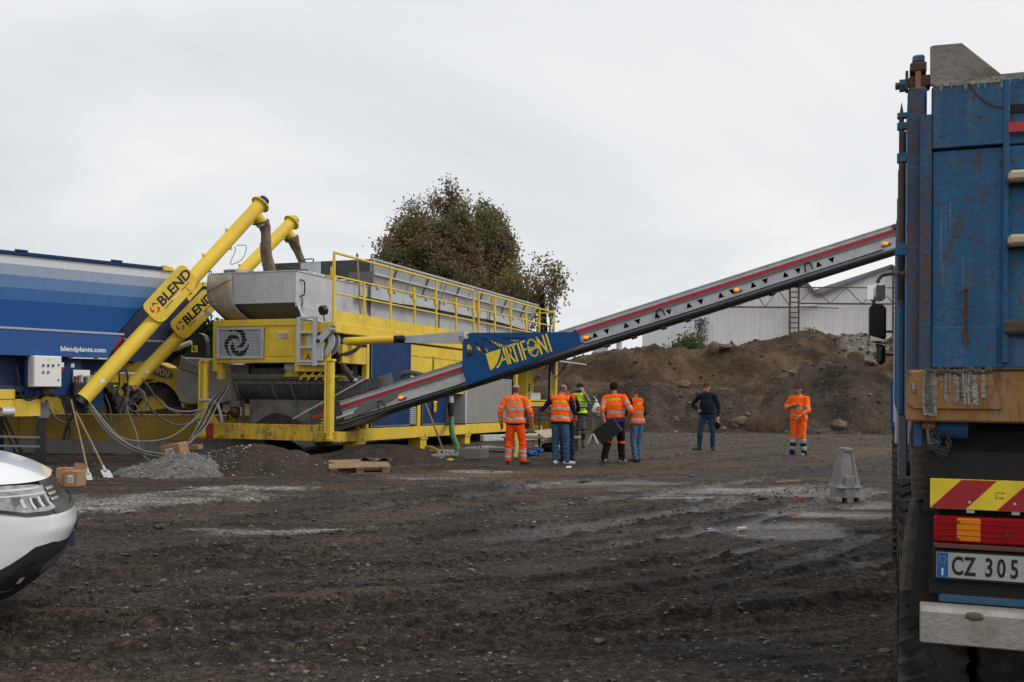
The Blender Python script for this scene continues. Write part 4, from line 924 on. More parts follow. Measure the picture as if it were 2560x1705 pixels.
# ================================================================== discharge conveyor
CF = Frame((-4.40, 22.62, 0), 10)
CV = thing('belt_conveyor', 'long inclined galvanised belt conveyor with red stripe and blue lettered fairing', 'conveyor', CF.o, CF.rot)
def cpx(px, py, y=0.0): q = CF.px(px, py, 1, y); return Vector((q.x, q.z))
tL, tR = cpx(838, 1008), cpx(2240, 560)                      # top edge of the side wall
ax2 = (tR - tL).normalized(); ay2 = Vector((-ax2.y, ax2.x))
AX = Vector((ax2.x, 0, ax2.y)); AY = Vector((ay2.x, 0, ay2.y)); LEN = (tR - tL).length
O3 = Vector((tL.x, 0, tL.y))
def c3(s, h, y=0.0): return O3 + AX * s + AY * h + Vector((0, y, 0))       # s along, h up from the top edge
def spx(px, py, y=0.0):
    q = cpx(px, py, y) - tL; return q.dot(ax2), q.dot(ay2)
W = 0.85; HT = 0.46
S0 = -0.55
def strip(name, mat, s0, s1, h0, h1, y0, y1, parent=None, bev=0):
    return MB().prism([(s0, h0), (s1, h0), (s1, h1), (s0, h1)], O3 + Vector((0, y0, 0)), AX, AY, (0, y1 - y0, 0)).build(name, mat, parent or CV, bev=bev)
# side wall of the boom, with triangular openings cut through
sF1, _ = spx(1452, 858)
strip('lower_side_wall', GALV, S0 + .2, sF1 + .1, -HT, 0, 0, 0.02); strip('lower_side_wall', GALV, S0 + .2, sF1 + .1, -HT, 0, W - .02, W)
tri_px = [(1486, 835), (1515, 822), (1564, 811), (1593, 798), (1641, 786), (1671, 774), (1721, 761), (1750, 748), (1801, 736), (1829, 722), (1882, 711), (1912, 698), (1963, 686), (1994, 673), (2046, 660), (2078, 645)]
def boom_wall(y0, name):
    bm = MB(); s0, s1 = sF1 + .1, LEN; h0, hA, hB, h1 = -HT, -0.362, -0.258, 0
    # three courses; the middle one is cut into trapezoids between triangles
    tris = []
    for i, (px, py) in enumerate(tri_px):
        s, h = spx(px, py); tris.append((s, i % 2 == 0))      # True = apex up
    bm.prism([(s0, hB), (s1, hB), (s1, h1), (s0, h1)], O3 + Vector((0, y0, 0)), AX, AY, (0, 0.02, 0))
    bm.prism([(s0, h0), (s1, h0), (s1, hA), (s0, hA)], O3 + Vector((0, y0, 0)), AX, AY, (0, 0.02, 0))
    hw = 0.066; lo, hi = s0, s0
    for s, up in tris:
        if up: poly = [(lo, hA), (s - hw, hA), (s - .012, hB), (hi, hB)]; nlo, nhi = s + hw, s + .012
        else: poly = [(lo, hA), (s - .012, hA), (s - hw, hB), (hi, hB)]; nlo, nhi = s + .012, s + hw
        bm.prism(poly, O3 + Vector((0, y0, 0)), AX, AY, (0, 0.02, 0)); lo, hi = nlo, nhi
    bm.prism([(lo, hA), (s1, hA), (s1, hB), (hi, hB)], O3 + Vector((0, y0, 0)), AX, AY, (0, 0.02, 0))
    return bm.build(name, GALV, CV)
strip('dark_infill', DARKGAP, sF1 + .1, LEN - .1, -0.40, -0.05, 0.10, 0.12); boom_wall(0, 'upper_side_wall'); boom_wall(W - .02, 'upper_side_wall')  # dark panel added behind the triangular openings so they read dark
for yy, dy in ((-0.006, 0.004), (W + .002, 0.004)):
    strip('red_stripe', RED, S0 + .2, LEN - .02, -0.165, -0.085, yy, yy + dy)
strip('folded_lip', GALV_DARK, S0 + .2, LEN, -0.215, -0.168, -0.028, -0.008); strip('top_lip', GALV, S0 + .2, LEN, -0.01, 0.012, -0.02, 0.02); strip('top_lip', GALV, S0 + .2, LEN, -0.01, 0.012, W - .02, W + .02)
strip('bottom_flange', DARKSTEEL, S0, LEN, -HT - .075, -HT, 0.03, W - .03); strip('edge_flange', GALV_DARK, S0 + .5, LEN, -HT - .035, -HT - .001, -0.04, 0.03)
strip('belt', BLACK, S0, LEN + .1, -0.12, -0.10, 0.06, W - .06); strip('return_belt', BLACK, S0, LEN, -HT - .105, -HT - .08, 0.08, W - .08)
CY('head_drum', CV, DARKSTEEL, c3(LEN + .03, -0.24, .04), c3(LEN + .03, -0.24, W - .04), 0.15, 18)
CY('tail_drum', CV, DARKSTEEL, c3(S0, -0.28, .04), c3(S0, -0.28, W - .04), 0.17, 18)
for k in range(9): CY('idler', CV, DARKSTEEL, c3(4.9 + k * .95, -0.26, .03), c3(4.9 + k * .95, -0.26, W - .03), 0.05, 10)
# cleats and cement crust along the lower run
cm = MB(); rnd = random.Random(5)
for k in range(95):
    s = 0.2 + k * 0.036
    p = c3(s, 0.018 + rnd.uniform(-.006, .008), 0.0); cm.bar(p - AX * .011, p + AX * .011, 0.05, 0.03)
tag(cm.build('cleated_skirt', CEMENT, CV), kind='stuff')
strip('caked_mud', CEMENT, 0.0, 1.5, -0.03, 0.055, 0.02, W * .6)
# feed boot at the bottom
strip('feed_skirt', DRUM, 0.15, 1.12, 0.03, 0.30, -0.04, -0.01, bev=0.006); strip('feed_skirt', DRUM, 0.15, 1.2, 0.03, 0.34, W * .8, W * .83)
strip('feed_flap', CEMENT, 1.12, 1.42, 0.0, 0.28, 0.1, 0.13); MB().bar(c3(-1.05, -0.05, -.05), c3(0.9, 0.32, -.05), 0.03).build('feed_edge', GALV, CV)
strip('tail_plate', DARKSTEEL, S0 - .1, 0.1, -0.42, 0.02, -0.03, -0.005); strip('red_stripe', RED, S0 - .05, -0.1, -0.20, -0.12, -0.04, -0.032)
MB().prism([(0.30, -0.44), (1.42, -0.30), (1.5, -0.20), (0.72, -0.16), (0.40, -0.30)], O3 + Vector((0, -0.05, 0)), AX, AY, (0, 0.02, 0)).build('dented_guard', GALV_DARK, CV)
MB().prism([(-0.3, -0.62), (0.5, -0.62), (1.6, -0.48), (-0.3, -0.48)], O3 + Vector((0, 0.0, 0)), AX, AY, (0, W, 0)).build('belly_plate', DARKSTEEL, CV)
CY('tensioner', CV, GALV, c3(-0.05, -0.34, -.05), c3(0.35, -0.34, -.05), 0.03, 8)
HOSE('water_pipe', CV, HOSEGREY, [c3(1.5, 0.02, .2), c3(1.6, 0.16, .2), c3(1.8, 0.17, .15), c3(2.1, 0.02, .1)], 0.06)
# amber marker lamps, three of them on the boom and one low down
for px, py in ((1002, 994), (1465, 844), (1841, 725), (2213, 609)):
    s, h = spx(px, py, -0.05)
    lp = MB().ball(c3(s, h, -.05), (0.06, 0.04, 0.036), 12, 7).build('marker_lamp', AMBER_LIT, CV, smooth=True)
    strip('lamp_base', BLACKGLOSS, s - .07, s + .11, h - .05, h - .02, -0.04, -0.005, lp)
for px, py in ((953, 1013), (1651, 784), (2020, 668)):
    s, h = spx(px, py); HOSE('cable_loop', CV, BLACK, [c3(s - .07, h - .09, -.02), c3(s - .05, h + .07, -.05), c3(s + .05, h + .08, -.05), c3(s + .08, h - .06, -.02)], 0.013)
s0_, _ = spx(1452, 860); HOSE('lamp_cable', CV, BLACK, [c3(s0_ - .05, -0.06, -.03), c3(s0_ + .0, -0.18, -.03), c3(s0_ + .04, -0.40, -.04), c3(s0_ + .5, -0.44, -.045), c3(LEN * .7, -0.44, -.045), c3(LEN - .4, -0.43, -.045)], 0.014)
s1_, _ = spx(1157, 925); HOSE('lamp_cable', CV, BLACK, [c3(s1_ + .0, -0.1, -.03), c3(s1_ + .10, -0.32, -.04), c3(s1_ + .02, -0.44, -.045), c3(s1_ - 1.0, -0.45, -.045), c3(s1_ - 3.2, -0.44, -.045)], 0.014)
# head end with wiper
strip('head_hood', GALV, LEN - .1, LEN + .12, -0.25, -0.02, 0.0, 0.02); MB().bar(c3(LEN - .05, 0.0, -.03), c3(LEN + .05, -.35, -.03), 0.04).build('wiper_arm', DARKSTEEL, CV)
for px in (1500, 1576, 1660, 1728, 1966, 2043):
    s, _ = spx(px, 820); strip('bracket', DARKSTEEL, s - .06, s + .06, -HT - .14, -HT - .075, 0.1, W - .1)
# blue fairing with openings
YF = -0.10
fpoly_px = [(1160, 845), (1166, 836), (1176, 832), (1438, 830), (1447, 833), (1453, 860), (1168, 963), (1156, 925), (1156, 858)]
fp_ = [spx(px, py, YF) for px, py in fpoly_px]
holes_px = [[(1167, 861), (1176, 862), (1187, 889), (1166, 895)], [(1183, 855), (1187, 853), (1222, 877), (1199, 884)], [(1201, 846), (1206, 844), (1262, 864), (1240, 870)], [(1254, 846), (1258, 844), (1320, 844), (1290, 854)]]
bm = bmesh.new()
def loop(pts): 
    vs = [bm.verts.new(c3(s, h, YF)) for s, h in pts]
    return [bm.edges.new((vs[i], vs[(i + 1) % len(vs)])) for i in range(len(vs))]
ed = loop(fp_)
for hp in holes_px: ed += loop([spx(px, py, YF) for px, py in hp])
bmesh.ops.triangle_fill(bm, use_beauty=True, use_dissolve=False, edges=ed)
# drop triangles that fell inside an opening
def inside(p, poly):
    c_ = False; j = len(poly) - 1
    for i in range(len(poly)):
        (xi, yi), (xj, yj) = poly[i], poly[j]
        if (yi > p[1]) != (yj > p[1]) and p[0] < (xj - xi) * (p[1] - yi) / (yj - yi) + xi: c_ = not c_
        j = i
    return c_
hs = [[spx(px, py, YF) for px, py in hp] for hp in holes_px]
dead = []
for f in bm.faces:
    cc = f.calc_center_median() - O3; p2 = (cc.dot(AX), cc.dot(AY))
    if any(inside(p2, h) for h in hs): dead.append(f)
bmesh.ops.delete(bm, geom=dead, context='FACES')
ex = bmesh.ops.extrude_face_region(bm, geom=list(bm.faces))
bmesh.ops.translate(bm, verts=[g for g in ex['geom'] if isinstance(g, bmesh.types.BMVert)], vec=(0, 0.05, 0))
bmesh.ops.recalc_face_normals(bm, faces=bm.faces)
me = bpy.data.meshes.new('fairing'); bm.to_mesh(me); bm.free()
fair = link('fairing', me, BLUE_FAIR, CV)
fb = fair.copy(); COL.objects.link(fb); fb.location = (0, W + .12, 0)
# expanded mesh behind the openings
ms = MB()
sa, ha = spx(1160, 900, 0); sb, hb = spx(1335, 842, 0)
for k in range(34):
    s = sa + .16 + (sb - sa - .16) * k / 33
    for hsign in (1, -1):
        hm_ = min(.62, .70 - .30 * max(0, (s - sa))); p = c3(s, -0.02, -.03); q = c3(s + hsign * .12, max(.1, .60 - .315 * (s + hsign * .12 - sa)), -.03); ms.bar(p, q, 0.012)
tag(ms.build('guard_mesh', RUST, CV), kind='stuff')
# lettering
o2 = spx(1213, 884, YF - .003); sA, hA_ = o2
def fpt(px, py): s, h = spx(px, py, YF - .002); return (s, h)
qp = [fpt(1214, 884), fpt(1252, 872)]
q0 = Vector(fpt(1252, 872)); q3 = Vector(fpt(1226, 926))
arc = []
for k in range(9):
    t_ = k / 8; cx_, cy_ = fpt(1247, 915)
    arc.append(((1 - t_) ** 2 * q0.x + 2 * t_ * (1 - t_) * cx_ + t_ * t_ * q3.x, (1 - t_) ** 2 * q0.y + 2 * t_ * (1 - t_) * cy_ + t_ * t_ * q3.y))
MB().prism([qp[0]] + arc, O3 + Vector((0, YF - .004, 0)), AX, AY, (0, 0.003, 0)).build('logo_quarter', YELLOGO, fair)
def cline(p): s, h = spx(*p, YF - .002); return c3(s, h, YF - .006)
# swoosh leg of the A, then the remaining letters as built strokes
def stroke(name, pxs, wd):
    mb = MB(); pts = [cline(p) for p in pxs]
    for a, b_ in zip(pts[:-1], pts[1:]):
        d = (b_ - a).normalized(); mb.bar(a - d * wd * .3, b_ + d * wd * .3, 0.004 + random.random() * .0004, wd, up=AY)
    return mb.build(name, YELLOGO, fair)
def bez(a, b_, c_, n=8): return [((1 - t) ** 2 * a[0] + 2 * t * (1 - t) * b_[0] + t * t * c_[0], (1 - t) ** 2 * a[1] + 2 * t * (1 - t) * b_[1] + t * t * c_[1]) for t in [k / n for k in range(n + 1)]]
# local letter grid: origin at baseline start, unit = cap height
b0, b1 = Vector((1243, 919)), Vector((1382, 877)); up_ = Vector((-13.5, -43)); bd = (b1 - b0) / (b1 - b0).length
def lp_(x, y): q = b0 + bd * x * 44 + up_ * y; return (q.x, q.y)
WD = 0.038
def letters(strokes):
    mb = MB()
    for pts in strokes:
        ps = [cline(lp_(*p)) for p in pts]
        for i, (a, b_) in enumerate(zip(ps[:-1], ps[1:])):
            d = (b_ - a).normalized(); mb.bar(a - d * WD * .25, b_ + d * WD * .25, 0.004, WD, up=Vector((0, 0, 1)))
    return mb
def ell(cx, cy, rx, ry, a0, a1, n=20): return [(cx + rx * cos(radians(a0 + (a1 - a0) * k / n)), cy + ry * sin(radians(a0 + (a1 - a0) * k / n))) for k in range(n + 1)]
LET = {'A': [bez((0.0, 0.0), (0.50, 0.25), (0.73, 0.98)), [(0.73, 0.98), (0.75, 0.02)], [(0.46, 0.32), (0.74, 0.32)]],
       'R': [[(0.90, 0.0), (0.90, 0.98)], [(0.90, 0.97), (1.0, 0.97)] + ell(1.0, 0.73, 0.15, 0.24, 90, -90, 10) + [(0.90, 0.49)], [(1.0, 0.5), (1.22, 0.02)]],
       'T': [[(1.18, 0.96), (1.56, 0.96)], [(1.37, 0.0), (1.37, 0.96)]], 'I': [[(1.70, 0.0), (1.70, 0.98)]],
       'F': [[(1.90, 0.0), (1.90, 0.98)], [(1.90, 0.96), (2.16, 0.96)], [(1.90, 0.52), (2.10, 0.52)]],
       'O': [ell(2.55, 0.48, 0.30, 0.47, 0, 360, 28)], 'N': [[(2.98, 0.0), (2.98, 0.98)], [(2.98, 0.95), (3.38, 0.03)], [(3.38, 0.0), (3.38, 0.98)]], 'II': [[(3.62, 0.0), (3.62, 0.98)]]}
KX = 139 / 44 / 3.62 * 1.02
for k_, v_ in LET.items(): letters([[(p[0] * KX, p[1]) for p in s] for s in v_]).build('letter', YELLOGO, fair, fix=True)
s_, h_ = spx(*lp_(2.55 * KX, 0.36), YF - .002); TEXT('small_lettering', fair, YELLOGO, 'SpA', c3(s_, h_, YF - .006), AX, AY, 0.15, 0.004, align='CENTER')
CY('pivot_bolt', CV, GALV, c3(*spx(1166, 843, YF), YF - .03), c3(*spx(1166, 843, YF), YF), 0.045, 16)
# slewing arm back to the plant: yellow ram, rubber end and galvanised strap
a = CF.local(PF.world((-0.55, 0.35, 2.66))); b_ = c3(*spx(985, 848, .3), .3)
CY('ram_tube', CV, YELLOW_TUBE, a, b_, 0.09, 20); d = (b_ - a).normalized()
for k in range(6): CY('rubber_bellows', CV, BLACK, b_ + d * .04 * k, b_ + d * (.04 * k + .035), 0.085 - .004 * (k % 2), 16)
e_ = c3(*spx(1160, 846, YF + .06), YF + .06); g0 = b_ + d * .22
MB().prism([(-0.08, -0.07), (0.0, -0.09), (1.0, -0.12), (1.0, 0.16), (0.1, 0.07), (-0.05, 0.06)], g0, e_ - g0, (0, 0, 1), (0, 0.06, 0)).build('strap_arm', GALV, CV)
CY('arm_bolt', CV, DARKSTEEL, g0 + Vector((0, -.03, 0)), g0 + Vector((0, 0, 0)), 0.045, 12)
# ================================================================== binder silos with screw conveyors
SF = Frame((-7.3, 22, 0), 40)
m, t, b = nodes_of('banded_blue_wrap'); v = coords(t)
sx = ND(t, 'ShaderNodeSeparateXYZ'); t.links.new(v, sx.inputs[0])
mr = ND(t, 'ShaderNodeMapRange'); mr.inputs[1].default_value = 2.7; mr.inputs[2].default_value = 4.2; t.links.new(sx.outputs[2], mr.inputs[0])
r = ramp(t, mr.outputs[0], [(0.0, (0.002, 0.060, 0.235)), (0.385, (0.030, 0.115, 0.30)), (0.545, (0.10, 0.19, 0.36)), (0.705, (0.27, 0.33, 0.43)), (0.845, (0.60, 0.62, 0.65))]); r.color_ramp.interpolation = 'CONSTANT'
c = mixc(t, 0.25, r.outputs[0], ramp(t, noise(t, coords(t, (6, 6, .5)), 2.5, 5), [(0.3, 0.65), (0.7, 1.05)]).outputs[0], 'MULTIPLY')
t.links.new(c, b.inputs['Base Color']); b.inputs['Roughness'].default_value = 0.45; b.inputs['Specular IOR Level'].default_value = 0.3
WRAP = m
SKIRT = paint('skirt_blue_paint', (0.002, 0.065, 0.26), 0.35, amt=0.12, streak=0.15, streakcol=(0.004, 0.03, 0.14))
SI = thing('binder_silo', 'blue binder silo trailer with pale-to-blue banded side and white control box', 'silo', SF.o, SF.rot)
YB = -9.5
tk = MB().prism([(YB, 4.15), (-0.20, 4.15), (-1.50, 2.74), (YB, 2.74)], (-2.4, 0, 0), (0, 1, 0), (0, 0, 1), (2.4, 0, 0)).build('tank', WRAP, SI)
mesh('end_wall', [(-2.39, -0.195, 4.14), (-0.01, -0.195, 4.14), (-0.01, -1.50, 2.70), (-2.39, -1.50, 2.70)], [(0, 1, 2, 3)], NAVY, tk)
rm = BX('rim', tk, BLUE, -0.02, 0.05, YB, -0.5, 4.15, 4.22); BX('rim', tk, BLUE, -2.42, -2.38, YB, -0.5, 4.15, 4.22, bev=0)
BX('rim', tk, BLUE, -2.38, -0.02, -0.27, -0.22, 4.15, 4.2, bev=0)
for yy in (-3.5, -1.55, -5.5, -7.5): BX('rim_tab', tk, BLUE, 0.0, 0.06, yy - .12, yy + .12, 4.22, 4.26)
MB().prism([(-0.5, 4.15), (-0.22, 4.15), (-0.26, 4.22), (-0.46, 4.26)], (-0.1, 0, 0), (0, 1, 0), (0, 0, 1), (0.16, 0, 0)).build('rim_cap', YELLOW, tk)
sk = MB().prism([(YB, 2.76), (-1.45, 2.70), (-1.74, 2.24), (YB, 2.24)], (0.04, 0, 0), (0, 1, 0), (0, 0, 1), (0.03, 0, 0)).build('skirt', SKIRT, SI)
MB().bar((0.055, YB, 2.775), (0.055, -1.40, 2.715), 0.06, 0.04).build('skirt_edge', plain('pale_edge', (0.32, 0.36, 0.45), 0.4), sk)
MB().bar((0.055, YB, 2.225), (0.055, -1.75, 2.225), 0.05, 0.03).build('skirt_edge', SKIRT, sk)
MB().prism([(-1.46, 2.66), (-1.36, 2.66), (-1.56, 2.40), (-1.63, 2.40)], (0.02, 0, 0), (0, 1, 0), (0, 0, 1), (0.02, 0, 0)).build('tail_light', REDLENS, SI)
y0, z0 = SF.px(151, 877, 0, .072).y, SF.px(151, 877, 0, .072).z; y1 = SF.px(264, 880, 0, .072).y
wt = TEXT('website_lettering', sk, WHITE, 'blendplants.com', (0.072, y0, z0), (0, 1, 0), (0, 0, 1), 0.135, 0.003)
wt.scale = (1, 1, 1); wd_ = wt.dimensions.y
wt.data.transform(Matrix.Translation((0, y0, 0)) @ Matrix.Diagonal((1, (y1 - y0) / max(wd_, .01), 1, 1)) @ Matrix.Translation((0, -y0, 0)))
BX('slide_rail', SI, WHITE, 0.03, 0.07, -2.55, -1.72, 2.18, 2.225, bev=0)
for yy in (-2.58, -2.05, -1.75): BX('rail_clamp', SI, DARKSTEEL, 0.07, 0.09, yy, yy + .08, 2.165, 2.235, bev=0)
BX('underbody', SI, NAVY, -2.3, -0.35, YB, -2.2, 1.45, 2.74, bev=0); BX('underbody_sill', SI, NAVY, -2.3, -0.1, YB, -3.3, 1.50, 1.62)
BX('switch_plate', SI, BLUE, -0.12, -0.05, -3.38, -2.25, 1.42, 2.22)
BX('hopper_throat', SI, NAVY, -1.8, -0.3, -2.3, -1.2, 1.9, 2.75, bev=0); BX('throat_flange', SI, GREYPAINT, -1.8, -0.2, -1.9, -1.0, 1.88, 1.92); BX('throat_box', SI, BLUE, -0.5, -0.1, -2.2, -1.75, 1.15, 1.75)
cb = BX('control_box', SI, WHITE, -0.05, 0.2, -3.33, -2.78, 1.60, 2.21, bev=0.01); BX('box_door', cb, WHITE, 0.2, 0.215, -3.32, -2.79, 1.61, 2.20, bev=0.006)
bz = {(0, 0): BLACKGLOSS, (1, 0): BLACKGLOSS, (2, 0): BLACKGLOSS, (0, 1): RED, (1, 1): plain('green_button', (0.0, 0.10, 0.05), 0.3)}
for (i, j), mt_ in bz.items():
    yy, zz = -3.15 + .095 * i, 2.03 - .135 * j; s_ = BX('switch', cb, GREYPAINT, 0.215, 0.222, yy - .02, yy + .02, zz - .03, zz + .03, bev=0); BX('switch_face', s_, mt_, 0.222, 0.235, yy - .016, yy + .016, zz - .026, zz + .012, bev=0)
for zz in (2.04, 1.74): CY('lock', cb, BLUELOGO, (0.215, -2.85, zz), (0.23, -2.85, zz), 0.018, 10)
MB().prism([(-.03, 0), (.03, 0), (0, .05)], (0.217, -3.05, 2.13), (0, 1, 0), (0, 0, 1), (0.002, 0, 0)).build('warning_triangle', YELLOGO, cb)
BX('plug_socket', SI, WHITE, 0.0, 0.1, -2.77, -2.68, 1.99, 2.09); BX('plug', SI, RED, 0.0, 0.09, -2.765, -2.685, 1.92, 1.99)
BX('sticker', SI, WHITE, -0.05, -0.046, -2.47, -2.40, 2.0, 2.08, bev=0)
for k in range(6): HOSE('box_cable', SI, HOSEGREY, [(0.05 + .02 * k, -3.1 + .03 * k, 1.6), (0.06 + .02 * k, -3.06 + .03 * k, 1.48), (0.05, -2.93 + .02 * k, 1.42), (0, -2.85, 1.41)], 0.012, 6)
HOSE('box_cable', SI, BLACK, [(0.1, -3.2, 1.6), (0.12, -3.22, 1.42), (0.1, -3.38, 1.34), (0.05, -3.5, 1.45), (-0.05, -3.52, 1.85), (-0.2, -3.5, 2.1)], 0.017)
hy = BX('hydraulic_pack', SI, BLACKGLOSS, -0.05, 0.18, -2.50, -2.17, 1.40, 1.70, bev=0.03); BX('valve_block', hy, WHITE, -0.02, 0.02, -2.45, -2.10, 1.70, 1.95); 
for k in range(5): CY('valve', hy, (DARKSTEEL, RED, GALV, DARKSTEEL, GALV)[k], (0.03, -2.43 + .07 * k, 1.70), (0.05, -2.43 + .07 * k, 1.82 + .02 * (k % 3)), 0.025, 8)
# stands
ar = BX('outrigger_arm', SI, YELLOW, -0.35, -0.1, -4.6, -3.05, 1.02, 1.36); BX('arm_gusset', ar, YELLOW, -0.3, -0.08, -3.9, -3.55, 1.36, 1.55)
lg = BX('stand_leg', SI, BLACKGLOSS, -0.3, -0.16, -3.06, -2.92, 0.0, 1.05, bev=0.01); BX('leg_sleeve', lg, GALV_DARK, -0.33, -0.13, -3.1, -2.86, 0.98, 1.3); BX('foot', lg, DARKSTEEL, -0.4, -0.06, -3.15, -2.82, -0.03, 0.02)
l2 = BX('stand_leg', SI, BLACKGLOSS, -0.3, -0.16, -4.02, -3.88, 0.0, 1.4, bev=0.01); BX('stand_leg', SI, BLACKGLOSS, -2.2, -2.06, -3.06, -2.92, 0.0, 1.5); BX('stand_leg', SI, BLACKGLOSS, -2.2, -2.06, -8, -7.86, 0.0, 1.5); BX('stand_leg', SI, BLACKGLOSS, -0.3, -0.16, -8, -7.86, 0.0, 1.5)
for zz in (0.60, 0.42): MB().bar((-0.14, -3.9, zz + .05), (-0.14, -3.05, zz), 0.04).build('tie_bar', GALV_DARK, SI)
CY('arm_bearing', SI, GREYPAINT, (0.0, -3.85, 1.12), (0.0, -3.62, 1.12), 0.09)
# screw conveyors
def auger(F, base_px, top_px, x, label, motor, sleeve, panel_px, sx_=1.0):
    a = F.px(*base_px, 0, x); b_ = F.px(*top_px, 0, x); d = (b_ - a).normalized(); n = Vector((0, -d.z, d.y))     # n: up side in the plane of the tube
    T_ = thing('screw_conveyor', label, 'screw conveyor', F.world(a), F.rot, 'yellow screw conveyors')
    L_ = (b_ - a).length; 
    def p(s, h=0.0, w=0.0): return d * s + n * h + Vector((w, 0, 0))
    R_ = 0.158
    tb = CY('tube', T_, YELLOW_TUBE, p(0), p(L_), R_, 28)
    CY('end_flange', T_, YELLOW_TUBE, p(L_ - .0), p(L_ + .03), R_ + .07, 28); CY('end_flange', T_, DARKSTEEL, p(L_ + .03), p(L_ + .045), R_ + .06, 28); CY('end_motor', T_, motor, p(L_ + .045), p(L_ + .20), 0.12, 16)
    for k in range(12): CY('flange_bolt', T_, DARKSTEEL, p(L_ - .015) + (n * cos(k * pi / 6) + Vector((sin(k * pi / 6), 0, 0))) * (R_ + .045), p(L_ + .0) + (n * cos(k * pi / 6) + Vector((sin(k * pi / 6), 0, 0))) * (R_ + .045), 0.014, 6)
    CY('base_flange', T_, BLACKGLOSS, p(-.12), p(0), R_ * .8, 16)
    for s, sd in ((L_ * .55, 1), (L_ * .68, 1), (L_ * .82, 1), (L_ * .78, -1), (L_ * .50, 1)):
        MB().box(-.03, .03, -.04, .04, -.03, .03).build('lug', YELLOW_TUBE, T_).location = p(s, sd * (R_ + .01))
    # joint flange above the panel
    sj = L_ * 0.53
    CY('joint_flange', T_, YELLOW_TUBE, p(sj - .02), p(sj + .02), R_ + .06, 20)
    for w_ in (-.12, .12): MB().bar(p(sj - .15, -R_ - .02, w_), p(sj + .35, -R_ - .02, w_), 0.04, 0.10).build('hinge_bar', YELLOW_TUBE, T_)
    # warning stickers
    stk = BX('sticker', T_, WHITE, -.05, .05, -.001, .001, -.04, .04, bev=0); stk.location = p(L_ * .08, 0.02, R_ + .004); stk.rotation_euler = (0, 0, pi / 2)
    # fairing panel
    c_ = F.px(*panel_px, 0, x + R_ + .03) - a; sc, hc = c_.dot(d), c_.dot(n); hl, hw = 0.70, 0.29
    poly = []
    for cx, cy, a0 in ((hl - hw * .55, hw * .45, 0), (-hl + hw * .4, hw * .6, 90), (-hl + hw * .8, -hw * .2, 180), (hl - hw * .8, -hw * .2, 270)):
        rr_ = hw * (.55 if a0 == 0 else .4 if a0 == 90 else .8)
        for k in range(6): aa = radians(a0 + 90 * k / 5); poly.append((cx + rr_ * cos(aa), cy + rr_ * sin(aa)))
    fp_ = MB().prism([(sc + q[0], hc + q[1]) for q in poly], Vector((R_ + .01, 0, 0)), d, n, (0.03, 0, 0)).build('name_panel', YELLOW, T_)
    xo = R_ + .043
    tx = TEXT('brand_lettering', fp_, BLACKGLOSS, 'BLEND', p(sc - .36, hc - .045, xo), d, n, 0.30, 0.008, 1.12)
    # red swirl
    sw = MB(); cs, chh = sc - .50, hc + .06
    for k in range(3):
        pts = []
        for j in range(7): aa = radians(120 * k + 14 * j); rr_ = .115; pts.append((cs + rr_ * cos(aa), chh + rr_ * sin(aa)))
        for j in range(6, -1, -1): aa = radians(120 * k + 18 * j + 6); rr_ = .035 + .07 * (1 - j / 6); pts.append((cs + rr_ * cos(aa), chh + rr_ * sin(aa)))
        sw.prism(pts, Vector((xo, 0, 0)), d, n, (0.003, 0, 0))
    sw.build('swirl_emblem', RED, fp_)
    for k, mt_ in enumerate((bz[(1, 1)], WHITE, RED)): MB().prism([(sc - .34 + .28 * k, hc - .12), (sc - .06 + .28 * k, hc - .12), (sc - .06 + .28 * k, hc - .10), (sc - .34 + .28 * k, hc - .10)], Vector((xo, 0, 0)), d, n, (0.003, 0, 0)).build('tricolour_line', mt_, fp_)
    # spout and cloth sleeve
    sp0 = p(L_ - .28, -R_ * .6); dn = (Vector((0, 0, -1)) * .75 + d * .55).normalized(); sp1 = sp0 + dn * .26
    MB().cyl(sp0, sp1, R_ * .92, 20, R_ * .86).build('spout', YELLOW_TUBE, T_, smooth='auto'); CY('hose_clamp', T_, GALV, sp1 - dn * .05, sp1 - dn * .01, R_ * .93, 20)
    pts = [sp1 - dn * .08] + [F.px(q[0], q[1], 0, x + q[2]) - a for q in sleeve]
    pp = smooth_path(pts, 6); m_ = len(pp); vs = []; fs = []; nk = 18
    for i, q in enumerate(pp):
        f = i / (m_ - 1); wx = np.interp(f, [0, .15, .4, 1], [.19, .17, .13, .17 * sx_]); wy = np.interp(f, [0, .15, .4, 1], [.19, .15, .10, .05 + .09 * sx_])
        for k in range(nk):
            aa = 2 * pi * k / nk; fold = 1 + .10 * sin(3 * aa + i * .5) * min(1, f * 4) + .05 * sin(5 * aa - i * .8)
            vs.append(q + Vector((wx * cos(aa) * fold, wy * sin(aa) * fold, 0)) * (1 if f > .1 else 1) + (Vector((0, 0, 0)) if f > .12 else Vector((0, 0, .09 * sin(aa)))))
    fs = [(i * nk + k, i * nk + (k + 1) % nk, (i + 1) * nk + (k + 1) % nk, (i + 1) * nk + k) for i in range(m_ - 1) for k in range(nk)]
    mesh('cloth_sleeve', vs, fs, SLEEVE, T_, True)
    return T_, p, L_
T1, p1, L1 = auger(SF, (207, 998), (650, 512), 0.17, 'nearer yellow screw conveyor with blue end motor, rising past the banded silo', BLUE,
      [(662, 566, 0), (664, 600, 0), (667, 640, 0), (674, 678, 0)], (428, 735))
HOSE('wire_loop', T1, BLACK, [p1(L1 * .80, -.21), p1(L1 * .79, -.30), p1(L1 * .74, -.42), p1(L1 * .79, -.55), p1(L1 * .84, -.42), p1(L1 * .81, -.24)], 0.008, 6)
SF2 = Frame(SF.world((-2.31, 1.98, 0)), 40)
